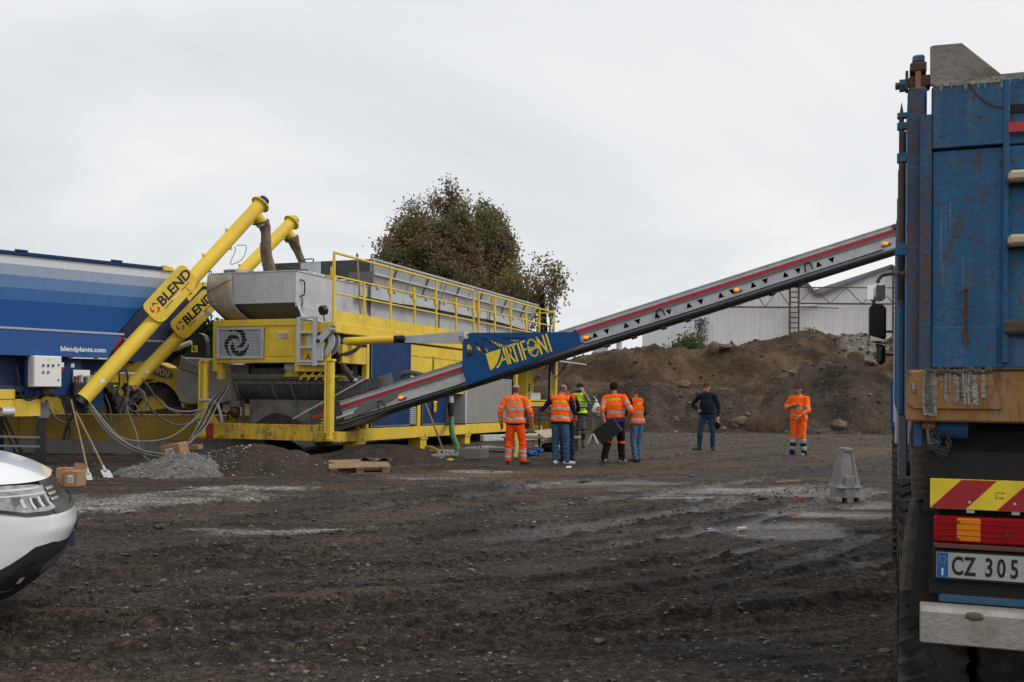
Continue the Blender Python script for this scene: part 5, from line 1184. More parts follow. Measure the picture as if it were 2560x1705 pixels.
T2, p2, L2 = auger(SF2, (322, 968), (728, 557), 0.17, 'farther yellow screw conveyor with yellow end cap, partly behind the galvanised hopper', YELLOW_TUBE,
      [(742, 622, 0), (752, 650, 0), (772, 682, 0)], (487, 786), .55)
SI2 = copy_tree(SI); SI2.location = SF2.world((0, .5, 0)); SI2['label'] = 'second blue silo, coloured dark for shade, half hidden behind the banded one'
for ch in list(SI2.children):
    if ch.name.split('.')[0] in ('control_box', 'hydraulic_pack', 'box_cable', 'plug', 'plug_socket', 'sticker', 'outrigger_arm', 'tie_bar', 'stand_leg', 'slide_rail', 'rail_clamp', 'arm_bearing', 'switch_plate', 'tail_light', 'hopper_throat', 'throat_flange', 'throat_box', 'underbody', 'underbody_sill'):
        for g_ in list(ch.children_recursive): bpy.data.objects.remove(g_)
        bpy.data.objects.remove(ch)
for ch in SI2.children:
    if ch.name.split('.')[0] in ('tank', 'skirt'):
        ch.data = ch.data.copy(); ch.data.materials[0] = NAVY  # navy colour stands in for the shade on the second silo
        for g_ in list(ch.children):
            if g_.name.startswith('website'): bpy.data.objects.remove(g_)
# trailing cables
def cab_px(pts, r, mat=HOSEGREY): return HOSE('cable', SI, mat, [SF.local(at(*q)) for q in pts], r, 6, 7)
cab_px([(212, 1000, 20.2), (262, 1075, 20.0), (330, 1125, 19.9), (420, 1145, 19.8), (470, 1148, 19.9)], 0.022)
cab_px([(218, 998, 20.2), (272, 1075, 20.1), (345, 1122, 20), (430, 1138, 19.9), (480, 1140, 20)], 0.020, CABLEG)
cab_px([(222, 1005, 20.2), (290, 1086, 20.1), (360, 1132, 20), (430, 1146, 19.9), (480, 1150, 20)], 0.022, CABLEG)
cab_px([(230, 1020, 20.2), (300, 1092, 20.4), (380, 1102, 20.8), (440, 1085, 21.3), (500, 1035, 22)], 0.016, CABLEG)
cab_px([(355, 945, 21.6), (400, 1005, 21.8), (440, 1026, 22), (480, 1028, 22.3), (510, 1020, 22.6)], 0.020, CABLEG)
cab_px([(350, 975, 21.6), (385, 1030, 21.8), (430, 1060, 22), (470, 1060, 22.3), (506, 1045, 22.6)], 0.026)
cab_px([(360, 950, 21.6), (405, 1010, 21.8), (450, 1035, 22), (480, 1037, 22.3), (510, 1020, 22.6)], 0.018)
cab_px([(310, 920, 21), (322, 970, 21), (318, 1020, 21), (340, 1080, 20.8), (352, 1130, 20.5), (385, 1160, 20)], 0.014, CABLEG)
cab_px([(190, 990, 20), (185, 1030, 20), (165, 1075, 20), (160, 1100, 20)], 0.035, BLACK)
cab_px([(155, 1000, 20), (168, 1040, 20), (175, 1075, 20), (172, 1095, 20)], 0.025, BLACK)
cab_px([(115, 1000, 20), (135, 1040, 20), (165, 1058, 20), (185, 1052, 20)], 0.024)
cab_px([(250, 960, 20.8), (255, 1030, 20.8), (285, 1055, 20.8), (310, 1040, 20.8), (318, 1005, 20.8)], 0.014)
cab_px([(262, 985, 20.8), (275, 1020, 20.8), (282, 1062, 20.8), (310, 1015, 20.8), (350, 980, 20.8)], 0.014)
cab_px([(295, 915, 21), (298, 960, 21), (288, 1000, 21), (300, 1020, 21)], 0.018, BLACK)
cab_px([(315, 920, 21), (320, 950, 21), (310, 985, 21), (312, 1020, 21)], 0.018, BLACK)
for cx_, cy_, rr_ in ((340, 1000, 26), (345, 1015, 22), (335, 985, 18), (330, 1025, 15)):
    cab_px([(cx_ + rr_ * cos(a_ * .7), cy_ + rr_ * 1.1 * sin(a_ * .7), 21.2 + .02 * a_) for a_ in range(10)], 0.014, (CABLEG, HOSEGREY)[cx_ % 2])
cab_px([(420, 1135, 20), (440, 1118, 20), (455, 1116, 20), (478, 1105, 20.2), (482, 1090, 20.4)], 0.010, CABLEG)
for k in range(5): cab_px([(572 - 6 * k, 965 + 4 * k, 22.9), (545 - 6 * k, 1010, 22.7), (515 - 5 * k, 1065, 22), (470 - 4 * k, 1110 + 5 * k, 21)], 0.016 + .003 * (k % 2), (CABLEG, BLACK)[k % 2])

# ================================================================== yellow retaining wall, loader
m = paint('weathered_yellow_wall', (0.36, 0.235, 0.03), 0.7, amt=0.5, scale=2, dirt=(0.16, 0.11, 0.04), streak=0.3, rust=0.3, rustcol=(0.03, 0.025, 0.02), rscale=9)
RW = thing('retaining_wall', 'low yellow retaining wall with bare grey foot behind the silo cables', 'wall', at(300, 1150, 24.0))
RW.location.z = 0
x0 = at(-700, 1000, 24.0).x - RW.location.x; x1 = at(660, 1000, 24.0).x - RW.location.x; zt = at(300, 1036, 24.0).z
xx = x0
while xx < x1 - .1:
    q = min(xx + 2.4, x1); BX('wall_block', RW, m, xx + .004, q - .004, 0, 0.35, 0.32, zt - .02, bev=0.012); BX('wall_foot', RW, CONCRETE, xx + .002, q - .002, -0.006, 0.352, -0.05, 0.318, bev=0.01); xx = q
BX('wall_coping', RW, YELLOW, x0, x1, -0.02, 0.37, zt - .02, zt, bev=0.004)
hp = heap('gravel_fill', (at(440, 1020, 25.5).x, 25.7), 3.2, 1.6, 1.22, HEAPBROWN, 'dark gravel filling the bay behind the yellow wall', 44, n=60, power=0.6, lump=0.1)

# the loader
TYRE = paint('dusty_tyre', (0.035, 0.034, 0.033), 0.85, dirt=(0.12, 0.11, 0.10), amt=0.8, scale=4, bump=0.05, spec=0.2)
def wheel(parent, c, R_, wdt, axis, rimmat, lugs=18, name='wheel'):
    axis = Vector(axis).normalized(); c = Vector(c); u, vv = frame_of(axis)
    prof = [(-.5, .62), (-.5, .82), (-.46, .93), (-.36, .985), (0, 1.0), (.36, .985), (.46, .93), (.5, .82), (.5, .62)]; n = 36
    vs = [c + axis * (pw * wdt) + (u * cos(2 * pi * k / n) + vv * sin(2 * pi * k / n)) * (R_ * pr) for pw, pr in prof for k in range(n)]
    fs = [(i * n + k, i * n + (k + 1) % n, (i + 1) * n + (k + 1) % n, (i + 1) * n + k) for i in range(len(prof) - 1) for k in range(n)]
    w_ = MB().add(vs, fs).build(name, TYRE, parent, smooth='auto')
    lg_ = MB()
    for k in range(lugs):
        for sd in (-1, 1):
            a_ = 2 * pi * (k + (.5 if sd > 0 else 0)) / lugs
            p_ = c + axis * (sd * wdt * .46) + (u * cos(a_) + vv * sin(a_)) * R_ * .97; q_ = c + axis * (sd * wdt * .04) + (u * cos(a_ + .16) + vv * sin(a_ + .16)) * R_ * 1.0
            lg_.bar(p_, q_, 2 * pi * R_ / lugs * .52, R_ * .075, up=(u * cos(a_) + vv * sin(a_)))
    lg_.build('tread', TYRE, w_)
    for sd in (-1, 1): MB().cyl(c + axis * (sd * wdt * .30), c + axis * (sd * wdt * .40), R_ * .63, 24, R_ * .58).build('rim', rimmat, w_, smooth='auto'); MB().cyl(c + axis * (sd * wdt * .40), c + axis * (sd * wdt * .47), R_ * .22, 14).build('hub', rimmat, w_, smooth='auto')
    return w_
LF = Frame((at(388, 1000, 26.6).x, 26.6, 0), -90 + 100)            # local x towards the right (its forward)
LD = thing('wheel_loader', 'yellow wheel loader with steel bucket and oval blue badge behind the wall', 'wheel loader', LF.o, LF.rot)
LB = 0.55
wheel(LD, (0, 0.1, 0.35 + LB), 0.82, 0.6, (0, 1, 0), YELLOW, 20); wheel(LD, (0, 2.0, 0.35 + LB), 0.82, 0.6, (0, 1, 0), YELLOW, 20); wheel(LD, (-3.0, 0.1, 0.35 + LB), 0.82, 0.6, (0, 1, 0), YELLOW, 20); wheel(LD, (-3.0, 2.0, 0.35 + LB), 0.82, 0.6, (0, 1, 0), YELLOW, 20)
BX('rear_body', LD, YELLOW, -4.4, -1.4, 0.35, 1.75, 1.1 + LB, 2.1 + LB, bev=0.08); BX('front_frame', LD, YELLOW, -1.3, 0.7, 0.55, 1.55, 0.5 + LB, 1.3 + LB, bev=0.05)
cb = BX('cab', LD, GLASS_DARK, -2.4, -0.9, 0.45, 1.65, 1.7 + LB, 3.0 + LB, bev=0.08); BX('cab_roof', cb, YELLOW, -2.5, -0.8, 0.4, 1.7, 3.0 + LB, 3.12 + LB)
# front fender, drawn round the tyre
fpts = []
for k in range(15):
    a_ = radians(150 - 165 * k / 14); fpts.append((0.92 * cos(a_), 0.92 * sin(a_)))
out_ = [(0.98, -0.05), (0.96, 0.45), (0.72, 0.86), (0.98, 1.18), (0.55, 1.22), (0.2, 1.36), (-.3, 1.40), (-.8, 1.15), (-1.0, .6)]
fd = MB().prism(fpts + out_, Vector((0, -0.24, 0.35 + LB)), (1, 0, 0), (0, 0, 1), (0, 0.55, 0)).build('fender', YELLOW, LD)
lq = lambda px, py, y_: LF.px(px, py, 1, y_)
p_ = lq(369, 912, -.26); q_ = lq(425, 935, -.26); dx_ = (q_ - p_).normalized(); dz_ = Vector((-dx_.z, 0, dx_.x)); ov = []
for k in range(24):
    a_ = 2 * pi * k / 24; ov.append((.42 * abs(cos(a_)) ** .6 * (1 if cos(a_) >= 0 else -1), .14 * sin(a_)))
cen = lq(396, 926, -.25)
bd_ = MB().prism(ov, cen, dx_, dz_, (0, -.012, 0)).build('badge', BLUELOGO, fd)
TEXT('badge_lettering', bd_, YELLOGO, 'ARTIFONI', cen + Vector((0, -.015, 0)) - dz_ * .085, dx_, dz_, 0.25, 0.004, .62, 'CENTER')
# bucket
BK_ = paint('polished_bucket_steel', (0.46, 0.45, 0.43), 0.38, 0.25, dirt=(0.16, 0.12, 0.08), amt=0.6, scale=1.6)
bp_ = [lq(px, py, -.3) for px, py in ((452, 892), (560, 897), (620, 930), (600, 1000), (545, 1012), (470, 1012), (446, 1004), (438, 960))]
MB().prism([(q.x, q.z) for q in bp_], Vector((0, -.3, 0)), (1, 0, 0), (0, 0, 1), (0, 2.7, 0)).build('bucket', BK_, LD, bev=0.04)
e0 = lq(453, 892, -.31); pr = [lq(px, py, -.32) for px, py in ((452, 890), (475, 905), (505, 918), (560, 932))]
for a, b_ in zip(pr[:-1], pr[1:]): MB().bar(a, b_, 0.03).build('bucket_edge', GALV, LD)
MB().bar(lq(440, 918, -.32), lq(505, 940, -.32), 0.02).build('bucket_seam', DARKSTEEL, LD)
bo = [lq(px, py, .9) for px, py in ((478, 890), (477, 850), (484, 836), (497, 832), (509, 838), (514, 852), (516, 892))]
bm_ = MB().prism([(q.x, q.z) for q in bo], Vector((0, .9, 0)), (1, 0, 0), (0, 0, 1), (0, .25, 0)).build('boom', BLACKGLOSS, LD)
c_ = lq(486, 872, .89)
bm_e = MB(); 
for q in ((-.09, -.09, .09, -.05), (-.09, -.05, -.05, .09), (-.05, .05, .09, .09), (.04, -.05, .09, .05), (-.01, -.01, .04, .03)): bm_e.box(c_.x + q[0], c_.x + q[2], .885, .895, c_.z + q[1], c_.z + q[3])
bm_e.build('boom_emblem', YELLOGO, bm_)
CY('lift_ram', LD, GALV, lq(478, 856, .8), lq(425, 876, .8), 0.07); CY('lift_ram', LD, YELLOW, lq(425, 876, .8), lq(395, 890, .8), 0.09)
MB().bar((-.9, 1.3, 1.2 + LB), lq(500, 870, 1.3), 0.2, 0.2).build('boom', BLACKGLOSS, LD)
# ================================================================== dump truck (rear left corner in view)
TF = Frame((1.745, 4.41, 0), 20.8)
DT = thing('dump_truck', 'rusty blue tipper truck seen from behind, orange tailgate sill, striped marker board', 'truck', TF.o, TF.rot)
TBLUE = paint('chipped_blue_paint', (0.013, 0.115, 0.255), 0.48, amt=0.40, scale=3, dirt=(0.05, 0.075, 0.10), rust=0.85, rustcol=(0.085, 0.042, 0.024), rscale=55, rust2=0.55, streak=0.40, spec=0.3, streakcol=(0.17, 0.21, 0.24), bump=0.05, bscale=30)
TRUST = paint('rusted_blue_post', (0.016, 0.085, 0.18), 0.6, amt=0.75, scale=5, dirt=(0.07, 0.04, 0.026), rust=0.9, rscale=40, rust2=1.0, streak=0.85, streakcol=(0.085, 0.042, 0.024), bump=0.08)
TORANGE = paint('orange_primer', (0.33, 0.165, 0.055), 0.75, amt=0.5, scale=5, dirt=(0.18, 0.10, 0.05), rust=0.55, rustcol=(0.12, 0.062, 0.032), rscale=26, rust2=0.9, streak=0.5, streakcol=(0.27, 0.23, 0.175), bump=0.03, spec=0.25)
SPLASH = paint('cement_splash', (0.40, 0.375, 0.335), 0.9, amt=0.7, scale=18, dirt=(0.14, 0.115, 0.095), bump=0.3, bscale=40, spec=0.15)
MUDDY = paint('mud_coated', (0.075, 0.062, 0.052), 0.85, amt=0.7, scale=8, dirt=(0.17, 0.15, 0.13), bump=0.15, bscale=30, spec=0.2)
DUSTYBLACK = paint('dusty_black_plastic', (0.018, 0.018, 0.019), 0.7, amt=0.35, scale=6, dirt=(0.07, 0.06, 0.05), spec=0.3)
def T(n, m, *a, **k): return BX(n, DT, m, *a, **k)
def rp(px, py, y=0.0): q = TF.px(px, py, 1, y); return q.x, q.z
WT = 2.50
# body box
T('body_side', TBLUE, 0.0, 0.05, 0.08, 5.6, 1.50, 2.93); T('body_side', TBLUE, WT - .05, WT, 0.08, 5.6, 1.50, 2.93); T('body_front', TBLUE, 0.05, WT - .05, 5.5, 5.6, 1.5, 3.05); T('body_floor', TBLUE, 0.05, WT - .05, 0.08, 5.5, 1.48, 1.56)
for k in range(6): T('side_rib', TBLUE, -0.03, 0.0, 0.5 + .9 * k, 0.62 + .9 * k, 1.5, 2.9)
T('load', GRAVELDARK, 0.06, WT - .06, 0.3, 5.4, 1.6, 2.6, bev=0.1)
po = T('corner_post', TRUST, 0.0, 0.078, -0.05, 0.10, 1.50, 2.955, bev=0.012); T('corner_post', TRUST, WT - .078, WT, -0.05, 0.10, 1.50, 2.955, bev=0.012)
BX('post_flange', po, TRUST, 0.05, 0.098, -0.075, -0.05, 1.50, 2.82, bev=0.004)
# tailgate plates
tg = T('tailgate', TBLUE, 0.10, WT - .1, -0.06, 0.02, 1.72, 2.66, bev=0.006)
BX('upper_plate', tg, TBLUE, 0.10, 0.385, -0.075, -0.02, 2.668, 2.948, bev=0.004); BX('upper_plate', tg, TBLUE, 0.385, WT - .1, -0.05, -0.01, 2.668, 2.95, bev=0.004); BX('backing_plate', tg, TBLUE, 0.098, WT - .1, -0.01, 0.03, 1.72, 2.95, bev=0)
BX('gate_rib', tg, TBLUE, 0.375, 0.40, -0.085, -0.055, 1.74, 2.94, bev=0.005); BX('lower_plate', tg, TBLUE, 0.10, 0.36, -0.072, -0.058, 1.72, 1.90, bev=0.006); BX('lower_rib', tg, MUDDY, 0.38, WT - .1, -0.10, -0.06, 1.86, 1.92, bev=0.012)
# white splashed head plate
q = [rp(2325, 218), rp(2325, 124), rp(2333, 121), rp(2403, 115), rp(2500, 192), rp(2600, 183), rp(2600, 215)]
wp = MB().prism(q, Vector((0, -.04, 0)), (1, 0, 0), (0, 0, 1), (0, 0.03, 0)).build('head_plate', paint('scraped_head_plate', (0.27, 0.25, 0.225), 0.85, amt=0.9, scale=9, dirt=(0.16, 0.105, 0.08), rust=0.55, rustcol=(0.15, 0.09, 0.065), rscale=10, bump=0.1), tg)
MB().prism([(0.0, 2.945), (2.0, 2.945), (2.0, 2.975), (0.0, 2.975)], Vector((0.38, -.035, 0)), (1, 0, 0), (0, 0, 1), (0, 0.05, 0)).build('gate_top', SPLASH, tg)
dr = MB(); rnd = random.Random(4)
for k in range(34):
    xx = rnd.uniform(0.11, 0.52); w_ = rnd.uniform(.003, .010); h_ = rnd.uniform(.008, .05); dr.prism([(xx - w_, 2.945), (xx + w_, 2.945), (xx + w_ * .5, 2.945 - h_ * .8), (xx, 2.945 - h_)], Vector((0, -.078, 0)), (1, 0, 0), (0, 0, 1), (0, 0.003, 0))
dr.prism([(0.105, 2.935), (0.385, 2.93), (0.385, 2.955), (0.105, 2.955)], Vector((0, -.0785, 0)), (1, 0, 0), (0, 0, 1), (0, 0.003, 0))
for k in range(8):
    xx = rnd.uniform(0.12, 0.55); zz = rnd.uniform(2.05, 2.78); w_ = rnd.uniform(.0008, .0018); h_ = rnd.uniform(.08, .26); dr.prism([(xx - w_, zz), (xx + w_, zz), (xx + w_ * .4, zz - h_), (xx - w_ * .4, zz - h_)], Vector((0, -.0605 if zz < 2.66 else -.0755, 0)), (1, 0, 0), (0, 0, 1), (0, 0.001, 0))
tag(dr.build('cement_drips', SPLASH, tg), kind='stuff')
ar_ = [rp(2420, 225), rp(2445, 255), rp(2475, 275), rp(2503, 280)]
for a, b_ in zip(ar_[:-1], ar_[1:]): MB().bar((a[0], -.079, a[1]), (b_[0], -.079, b_[1]), 0.004, 0.007).build('rust_scrape', RUST, tg)
# recessed slots and reflector on the right panel
for z_, h_ in ((2.80, .03),): BX('slot', tg, BLACK, 0.405, 1.1, -0.056, -0.05, z_, z_ + .035, bev=0)
BX('reflector', tg, plain('red_reflector', (0.42, 0.012, 0.025), 0.3), 0.393, 0.62, -0.090, -0.0855, 2.712, 2.752, bev=0)
for zz in (2.50, 2.232): 
    s_ = BX('step_bar', tg, plain('cream_paint', (0.50, 0.42, 0.28), 0.5), 0.392, 0.9, -0.13, -0.06, zz, zz + .045, bev=0.012); BX('step_rust', s_, RUST, 0.395, 0.9, -0.132, -0.06, zz - .008, zz, bev=0)
hd = rp(2411, 785); MB().bar((hd[0], -.085, 1.82), (hd[0], -.10, 2.05), 0.012, 0.012).build('gate_hook', RUST, tg); CY('hook_tip', tg, RUST, (hd[0], -.075, 2.05), (hd[0], -.115, 2.06), 0.010, 8)
# locking rod on the left edge
rd = CY('locking_rod', DT, RUST, (-0.025, -0.02, 2.0), (-0.025, -0.02, 2.84), 0.011, 10); CY('rod_tip', rd, DARKSTEEL, (-0.025, -0.02, 2.84), (-0.025, -0.02, 2.895), 0.010, 8, 0.001)
for z0_, z1_ in ((2.825, 2.848), (2.775, 2.805), (2.63, 2.67), (2.22, 2.27)): BX('rod_bracket', rd, TBLUE, -0.043, -0.002, -0.035, 0.0, z0_, z1_, bev=0.002)
MB().tube([(-0.024, -0.02, 2.02 + k * .004) for k in range(60)], [0.0125 + .0015 * (k % 2) for k in range(60)], 10).build('rod_spring', BLACK, rd)
CY('rod_pivot', rd, RUST, (-0.04, -0.02, 2.14), (-0.004, -0.02, 2.14), 0.014)
# hinge assembly on top of the post
hg = BX('hinge_block', DT, RUST, 0.004, 0.092, -0.035, 0.05, 2.955, 3.005, bev=0.005)
BX('hinge_strap', hg, TORANGE, 0.030, 0.052, -0.048, -0.036, 2.94, 3.02, bev=0.002); BX('hinge_cap', hg, RUST, 0.008, 0.076, -0.05, 0.05, 3.02, 3.06, bev=0.006); BX('hinge_nut', hg, TBLUE, 0.018, 0.068, -0.04, 0.04, 3.06, 3.095, bev=0.008)
CY('hinge_pin', hg, RUST, (-0.012, -0.01, 2.98), (0.10, -0.01, 2.98), 0.020, 12); CY('pin_nut', hg, TBLUE, (-0.035, -0.01, 2.972), (-0.010, -0.01, 2.972), 0.028, 6); CY('pin_end', hg, DARKSTEEL, (-0.052, -0.01, 2.972), (-0.034, -0.01, 2.972), 0.016, 6); BX('pin_plate', hg, RUST, -0.010, 0.002, -0.035, 0.02, 2.945, 3.03, bev=0.002)
# orange sill with cement runs
sl = T('tailgate_sill', TORANGE, 0.0, WT, -0.12, 0.06, 1.49, 1.712, bev=0.008)
pl = [(0.012, 1.705), (0.43, 1.715), (0.475, 1.56), (0.05, 1.535), (0.012, 1.56)]
MB().prism([(0.085, 1.712), (0.325, 1.712), (0.375, 1.545), (0.03, 1.545), (0.006, 1.565), (0.006, 1.700)], Vector((0, -.132, 0)), (1, 0, 0), (0, 0, 1), (0, 0.012, 0)).build('sill_plate', TORANGE, sl, bev=0.003)
rn = MB(); rnd = random.Random(9)
for x0_, w_, l_ in ((0.088, .034, .20), (0.262, .02, .15), (0.205, .02, .14), (0.30, .012, .12), (0.088, .022, .19), (0.115, .006, .12), (0.155, .008, .14), (0.19, .006, .15), (0.218, .017, .15), (0.248, .012, .155), (0.137, .004, .08), (0.17, .004, .1), (0.235, .004, .1)):
    rn.prism([(x0_ - w_ * .5, 1.712), (x0_ + w_ * .5, 1.712), (x0_ + w_ * .8, 1.712 - l_ * .6), (x0_ + w_ * 1.1, 1.712 - l_), (x0_ - w_ * .6, 1.712 - l_ * .96), (x0_ - w_ * .8, 1.712 - l_ * .5)], Vector((0, -.136, 0)), (1, 0, 0), (0, 0, 1), (0, 0.0035, 0))
tag(rn.build('cement_runs', SPLASH, sl), kind='stuff')
cr = MB()
for k in range(26): cr.ball((0.085 + .0095 * k, -.125 + rnd.uniform(-.006, .006), 1.709 + rnd.uniform(-.012, .006)), (rnd.uniform(.008, .017), .014, rnd.uniform(.008, .019)), 8, 5)
tag(cr.build('mortar_crust', paint('grey_mortar', (0.17, 0.155, 0.135), 0.95, amt=0.6, scale=30, bump=0.4, bscale=60, spec=0.1), sl), kind='stuff')
BX('sill_lip', sl, MUDDY, 0.32, WT, -.135, -.06, 1.712, 1.722, bev=0)
MB().ball((0.028, -.135, 1.635), (0.007, .008, .024), 10, 7).build('weld_lug', SPLASH, sl, smooth=True)
# chassis and rear frame below the body
T('chassis_rail', DUSTYBLACK, 0.75, 0.85, 0.0, 8.5, 0.95, 1.25); T('chassis_rail', DUSTYBLACK, 1.65, 1.75, 0.0, 8.5, 0.95, 1.25); T('subframe', DARKGAP, 0.30, 2.2, 0.15, 5.4, 1.25, 1.48, bev=0)
CY('tipping_pivot', DT, TBLUE, (0.10, 0.02, 1.46), (0.25, 0.02, 1.46), 0.05); BX('chain_lug', DT, TORANGE, 0.065, 0.12, -0.06, -0.02, 1.455, 1.49)
CY('support_tube', DT, TBLUE, (0.052, -0.03, 1.38), (0.052, -0.03, 1.485), 0.020, 12)
def chain(pts):
    pp = smooth_path(pts, 5)
    for i, (a, b_) in enumerate(zip(pp[:-1], pp[1:])):
        d = (b_ - a).normalized(); u, vv = frame_of(d); u = vv if i % 2 else u; c_ = (a + b_) / 2; h_ = (b_ - a).length * .62
        ring = [c_ + d * h_ * cos(2 * pi * k / 10) + u * .0095 * sin(2 * pi * k / 10) for k in range(11)]
        MB().tube(ring, 0.0034, 5, False).build('chain_link', DARKSTEEL, DT)
chain([(0.10, -.05, 1.46), (0.115, -.055, 1.39), (0.14, -.06, 1.345), (0.165, -.055, 1.36), (0.175, -.05, 1.44)]); chain([(0.125, -.05, 1.46), (0.135, -.055, 1.38), (0.15, -.06, 1.36), (0.18, -.05, 1.40)])
T('marker_backing', DUSTYBLACK, 0.075, 2.42, -0.02, 0.02, 1.19, 1.36, bev=0.01)
T('backing_post', DUSTYBLACK, 0.075, 0.13, -0.018, 0.03, 1.09, 1.19, bev=0.006); T('rear_dark_panel', DARKGAP, 0.14, 2.3, 0.06, 0.1, 0.6, 1.45, bev=0)
# striped board
mk = T('marker_board', YELLOGO, 0.100, 0.66, -0.046, -0.03, 1.112, 1.242, bev=0.002)
RS = plain('red_sheeting', (0.36, 0.012, 0.018), 0.4)
for k in range(2):
    b0 = 0.100 + .262 * k; p_ = [(b0, 1.114), (b0 + .140, 1.114), (b0 + .262, 1.240), (b0 + .125, 1.240)]
    if k: p_ = [(min(x_, .658), z_) for x_, z_ in p_]
    MB().prism(p_, Vector((0, -.0475, 0)), (1, 0, 0), (0, 0, 1), (0, 0.0012, 0)).build('red_band', RS, mk)
for xx in (.256, .43): CY('screw', mk, GALV, (xx, -.051, 1.145), (xx, -.046, 1.145), 0.006, 10); BX('tab', mk, GALV, xx - .01, xx + .02, -.04, -.03, 1.098, 1.112, bev=0)
for k, s_ in enumerate(('F HA AE', 'X', '00 Y 08')): TEXT('fine_print', mk, BLACK, s_, (0.355, -.0475, 1.186 - .011 * k), (1, 0, 0), (0, 0, 1), 0.010, 0, extrude=0.0004)
# tail lamp
tlm = T('tail_lamp', REDLENS, 0.115, 0.56, -0.055, -0.012, 0.968, 1.082, bev=0.008)
BX('amber_segment', tlm, AMBER, 0.205, 0.300, -0.058, -0.02, 0.976, 1.076, bev=0.004)
for zz in (1.0, 1.025, 1.052): BX('lens_ridge', tlm, REDLENS, 0.12, 0.55, -.0595, -.055, zz, zz + .002, bev=0)
for xx, zz in ((.212, 1.06), (.212, .985), (.40, 1.01)): CY('lens_screw', tlm, DARKSTEEL, (xx, -.063, zz), (xx, -.056, zz), 0.0065, 8); 
BX('lamp_shelf', tlm, plain('dull_red_paint', (0.12, 0.035, 0.03), 0.6), 0.115, 0.56, -0.07, -0.012, 0.945, 0.964, bev=0.002)
# number plate
npf = T('plate_frame', BLACKGLOSS, 0.110, 0.665, -0.058, -0.03, 0.803, 0.940, bev=0.006)
BX('plate', npf, paint('plate_white', (0.42, 0.42, 0.40), 0.5, amt=0.35, scale=14, dirt=(0.18, 0.15, 0.12), bump=0), 0.126, 0.648, -0.062, -0.055, 0.818, 0.926, bev=0)
BX('plate_band', npf, plain('plate_blue', (0.01, 0.10, 0.36), 0.4), 0.128, 0.172, -0.0632, -0.0622, 0.820, 0.924, bev=0)
TEXT('plate_lettering', npf, WHITE, 'I', (0.150, -.0634, 0.828), (1, 0, 0), (0, 0, 1), 0.042, 0.0015, align='CENTER', extrude=0.0008)
for k in range(12): CY('star', npf, YELLOGO, (0.150 + .014 * cos(k * pi / 6), -.0642, .895 + .014 * sin(k * pi / 6)), (0.150 + .014 * cos(k * pi / 6), -.0632, .895 + .014 * sin(k * pi / 6)), 0.0018, 5)
for s_, xx in (('C', .185), ('Z', .236), ('3', .315), ('0', .362), ('5', .412), ('B', .47), ('K', .53)):
    o = TEXT('plate_lettering', npf, BLACKGLOSS, s_, (xx, -.0632, 0.834), (1, 0, 0), (0, 0, 1), 0.110, 0.0022, .62, extrude=0.0012)
T('lower_shield', DUSTYBLACK, 0.10, 0.7, -0.02, 0.0, 0.735, 0.80, bev=0.003); T('blue_crossbar', paint('scuffed_blue', (0.02, 0.10, 0.19), 0.6, amt=0.7, scale=20, dirt=(0.10, 0.12, 0.12), streak=0.5), 0.138, 2.3, -0.03, 0.03, 0.70, 0.738)
# under-run bumper
bu = MB().prism([(0.0, 0.545), (0.0, 0.68), (0.02, 0.705), (0.06, 0.712), (0.08, 0.70), (0.08, 0.545)], (0.060, -0.14, 0), (0, 1, 0), (0, 0, 1), (2.38, 0, 0)).build('underrun_bumper', paint('scraped_aluminium', (0.42, 0.40, 0.37), 0.45, 0.4, amt=0.8, scale=7, dirt=(0.22, 0.17, 0.12), streak=0.2, bump=0.05), DT, bev=0.006)
MB().ball((0.27, -.135, 0.672), (0.045, .01, .020), 10, 6).build('mud_patch', paint('dried_mud', (0.14, 0.105, 0.075), 0.95, amt=0.5, scale=30, bump=0.2), bu, smooth=True)
T('bumper_stay', DUSTYBLACK, 0.5, 0.6, -0.06, 0.4, 0.56, 0.70)
# mudguard, tread plate, wheels
MB().prism([(0.032, 1.13), (0.085, 1.145), (0.087, 1.21), (0.10, 1.215), (0.092, 1.37), (0.082, 1.48), (0.03, 1.48), (0.022, 1.45), (0.018, 1.42)], Vector((0, .03, 0)), (1, 0, 0), (0, 0, 1), (0, .25, 0)).build('tread_plate', MUDDY, DT, bev=0.003)
tp = MB()
for i in range(9):
    for j in range(4):
        x_, z_ = .034 + .014 * j, 1.155 + .035 * i; s_ = 1 if (i + j) % 2 else -1
        for k in range(3): tp.bar((x_ - .005, .028, z_ - .006 * s_ + .006 * k), (x_ + .006, .028, z_ + .006 * s_ + .006 * k), 0.003, 0.0025)
tag(tp.build('tread_studs', MUDDY, DT), kind='stuff')
wheelR = 0.53
MB().prism([(-0.02, 0.70), (0.0, 0.98), (0.02, 1.10), (0.05, 1.16), (0.075, 1.14), (0.10, 1.0), (0.12, 0.72)], Vector((0, .10, 0)), (1, 0, 0), (0, 0, 1), (0, .12, 0)).build('mudguard', MUDDY, DT, bev=0.02)
MB().prism([(0.02, .62), (0.06, 1.13), (0.12, 1.10), (0.15, .62)], Vector((0, .04, 0)), (1, 0, 0), (0, 0, 1), (0, .03, 0)).build('mud_flap', DUSTYBLACK, DT)
for yy in (0.78, 2.15):
    for xx in (0.13, 0.47, WT - .13, WT - .47): wheel(DT, (xx, yy, 0.53), wheelR, 0.30, (1, 0, 0), DARKSTEEL, 30)
for yy in (5.7, 7.6):
    for xx in (0.12, WT - .12): wheel(DT, (xx, yy, 0.53), wheelR, 0.32, (1, 0, 0), DARKSTEEL, 30)
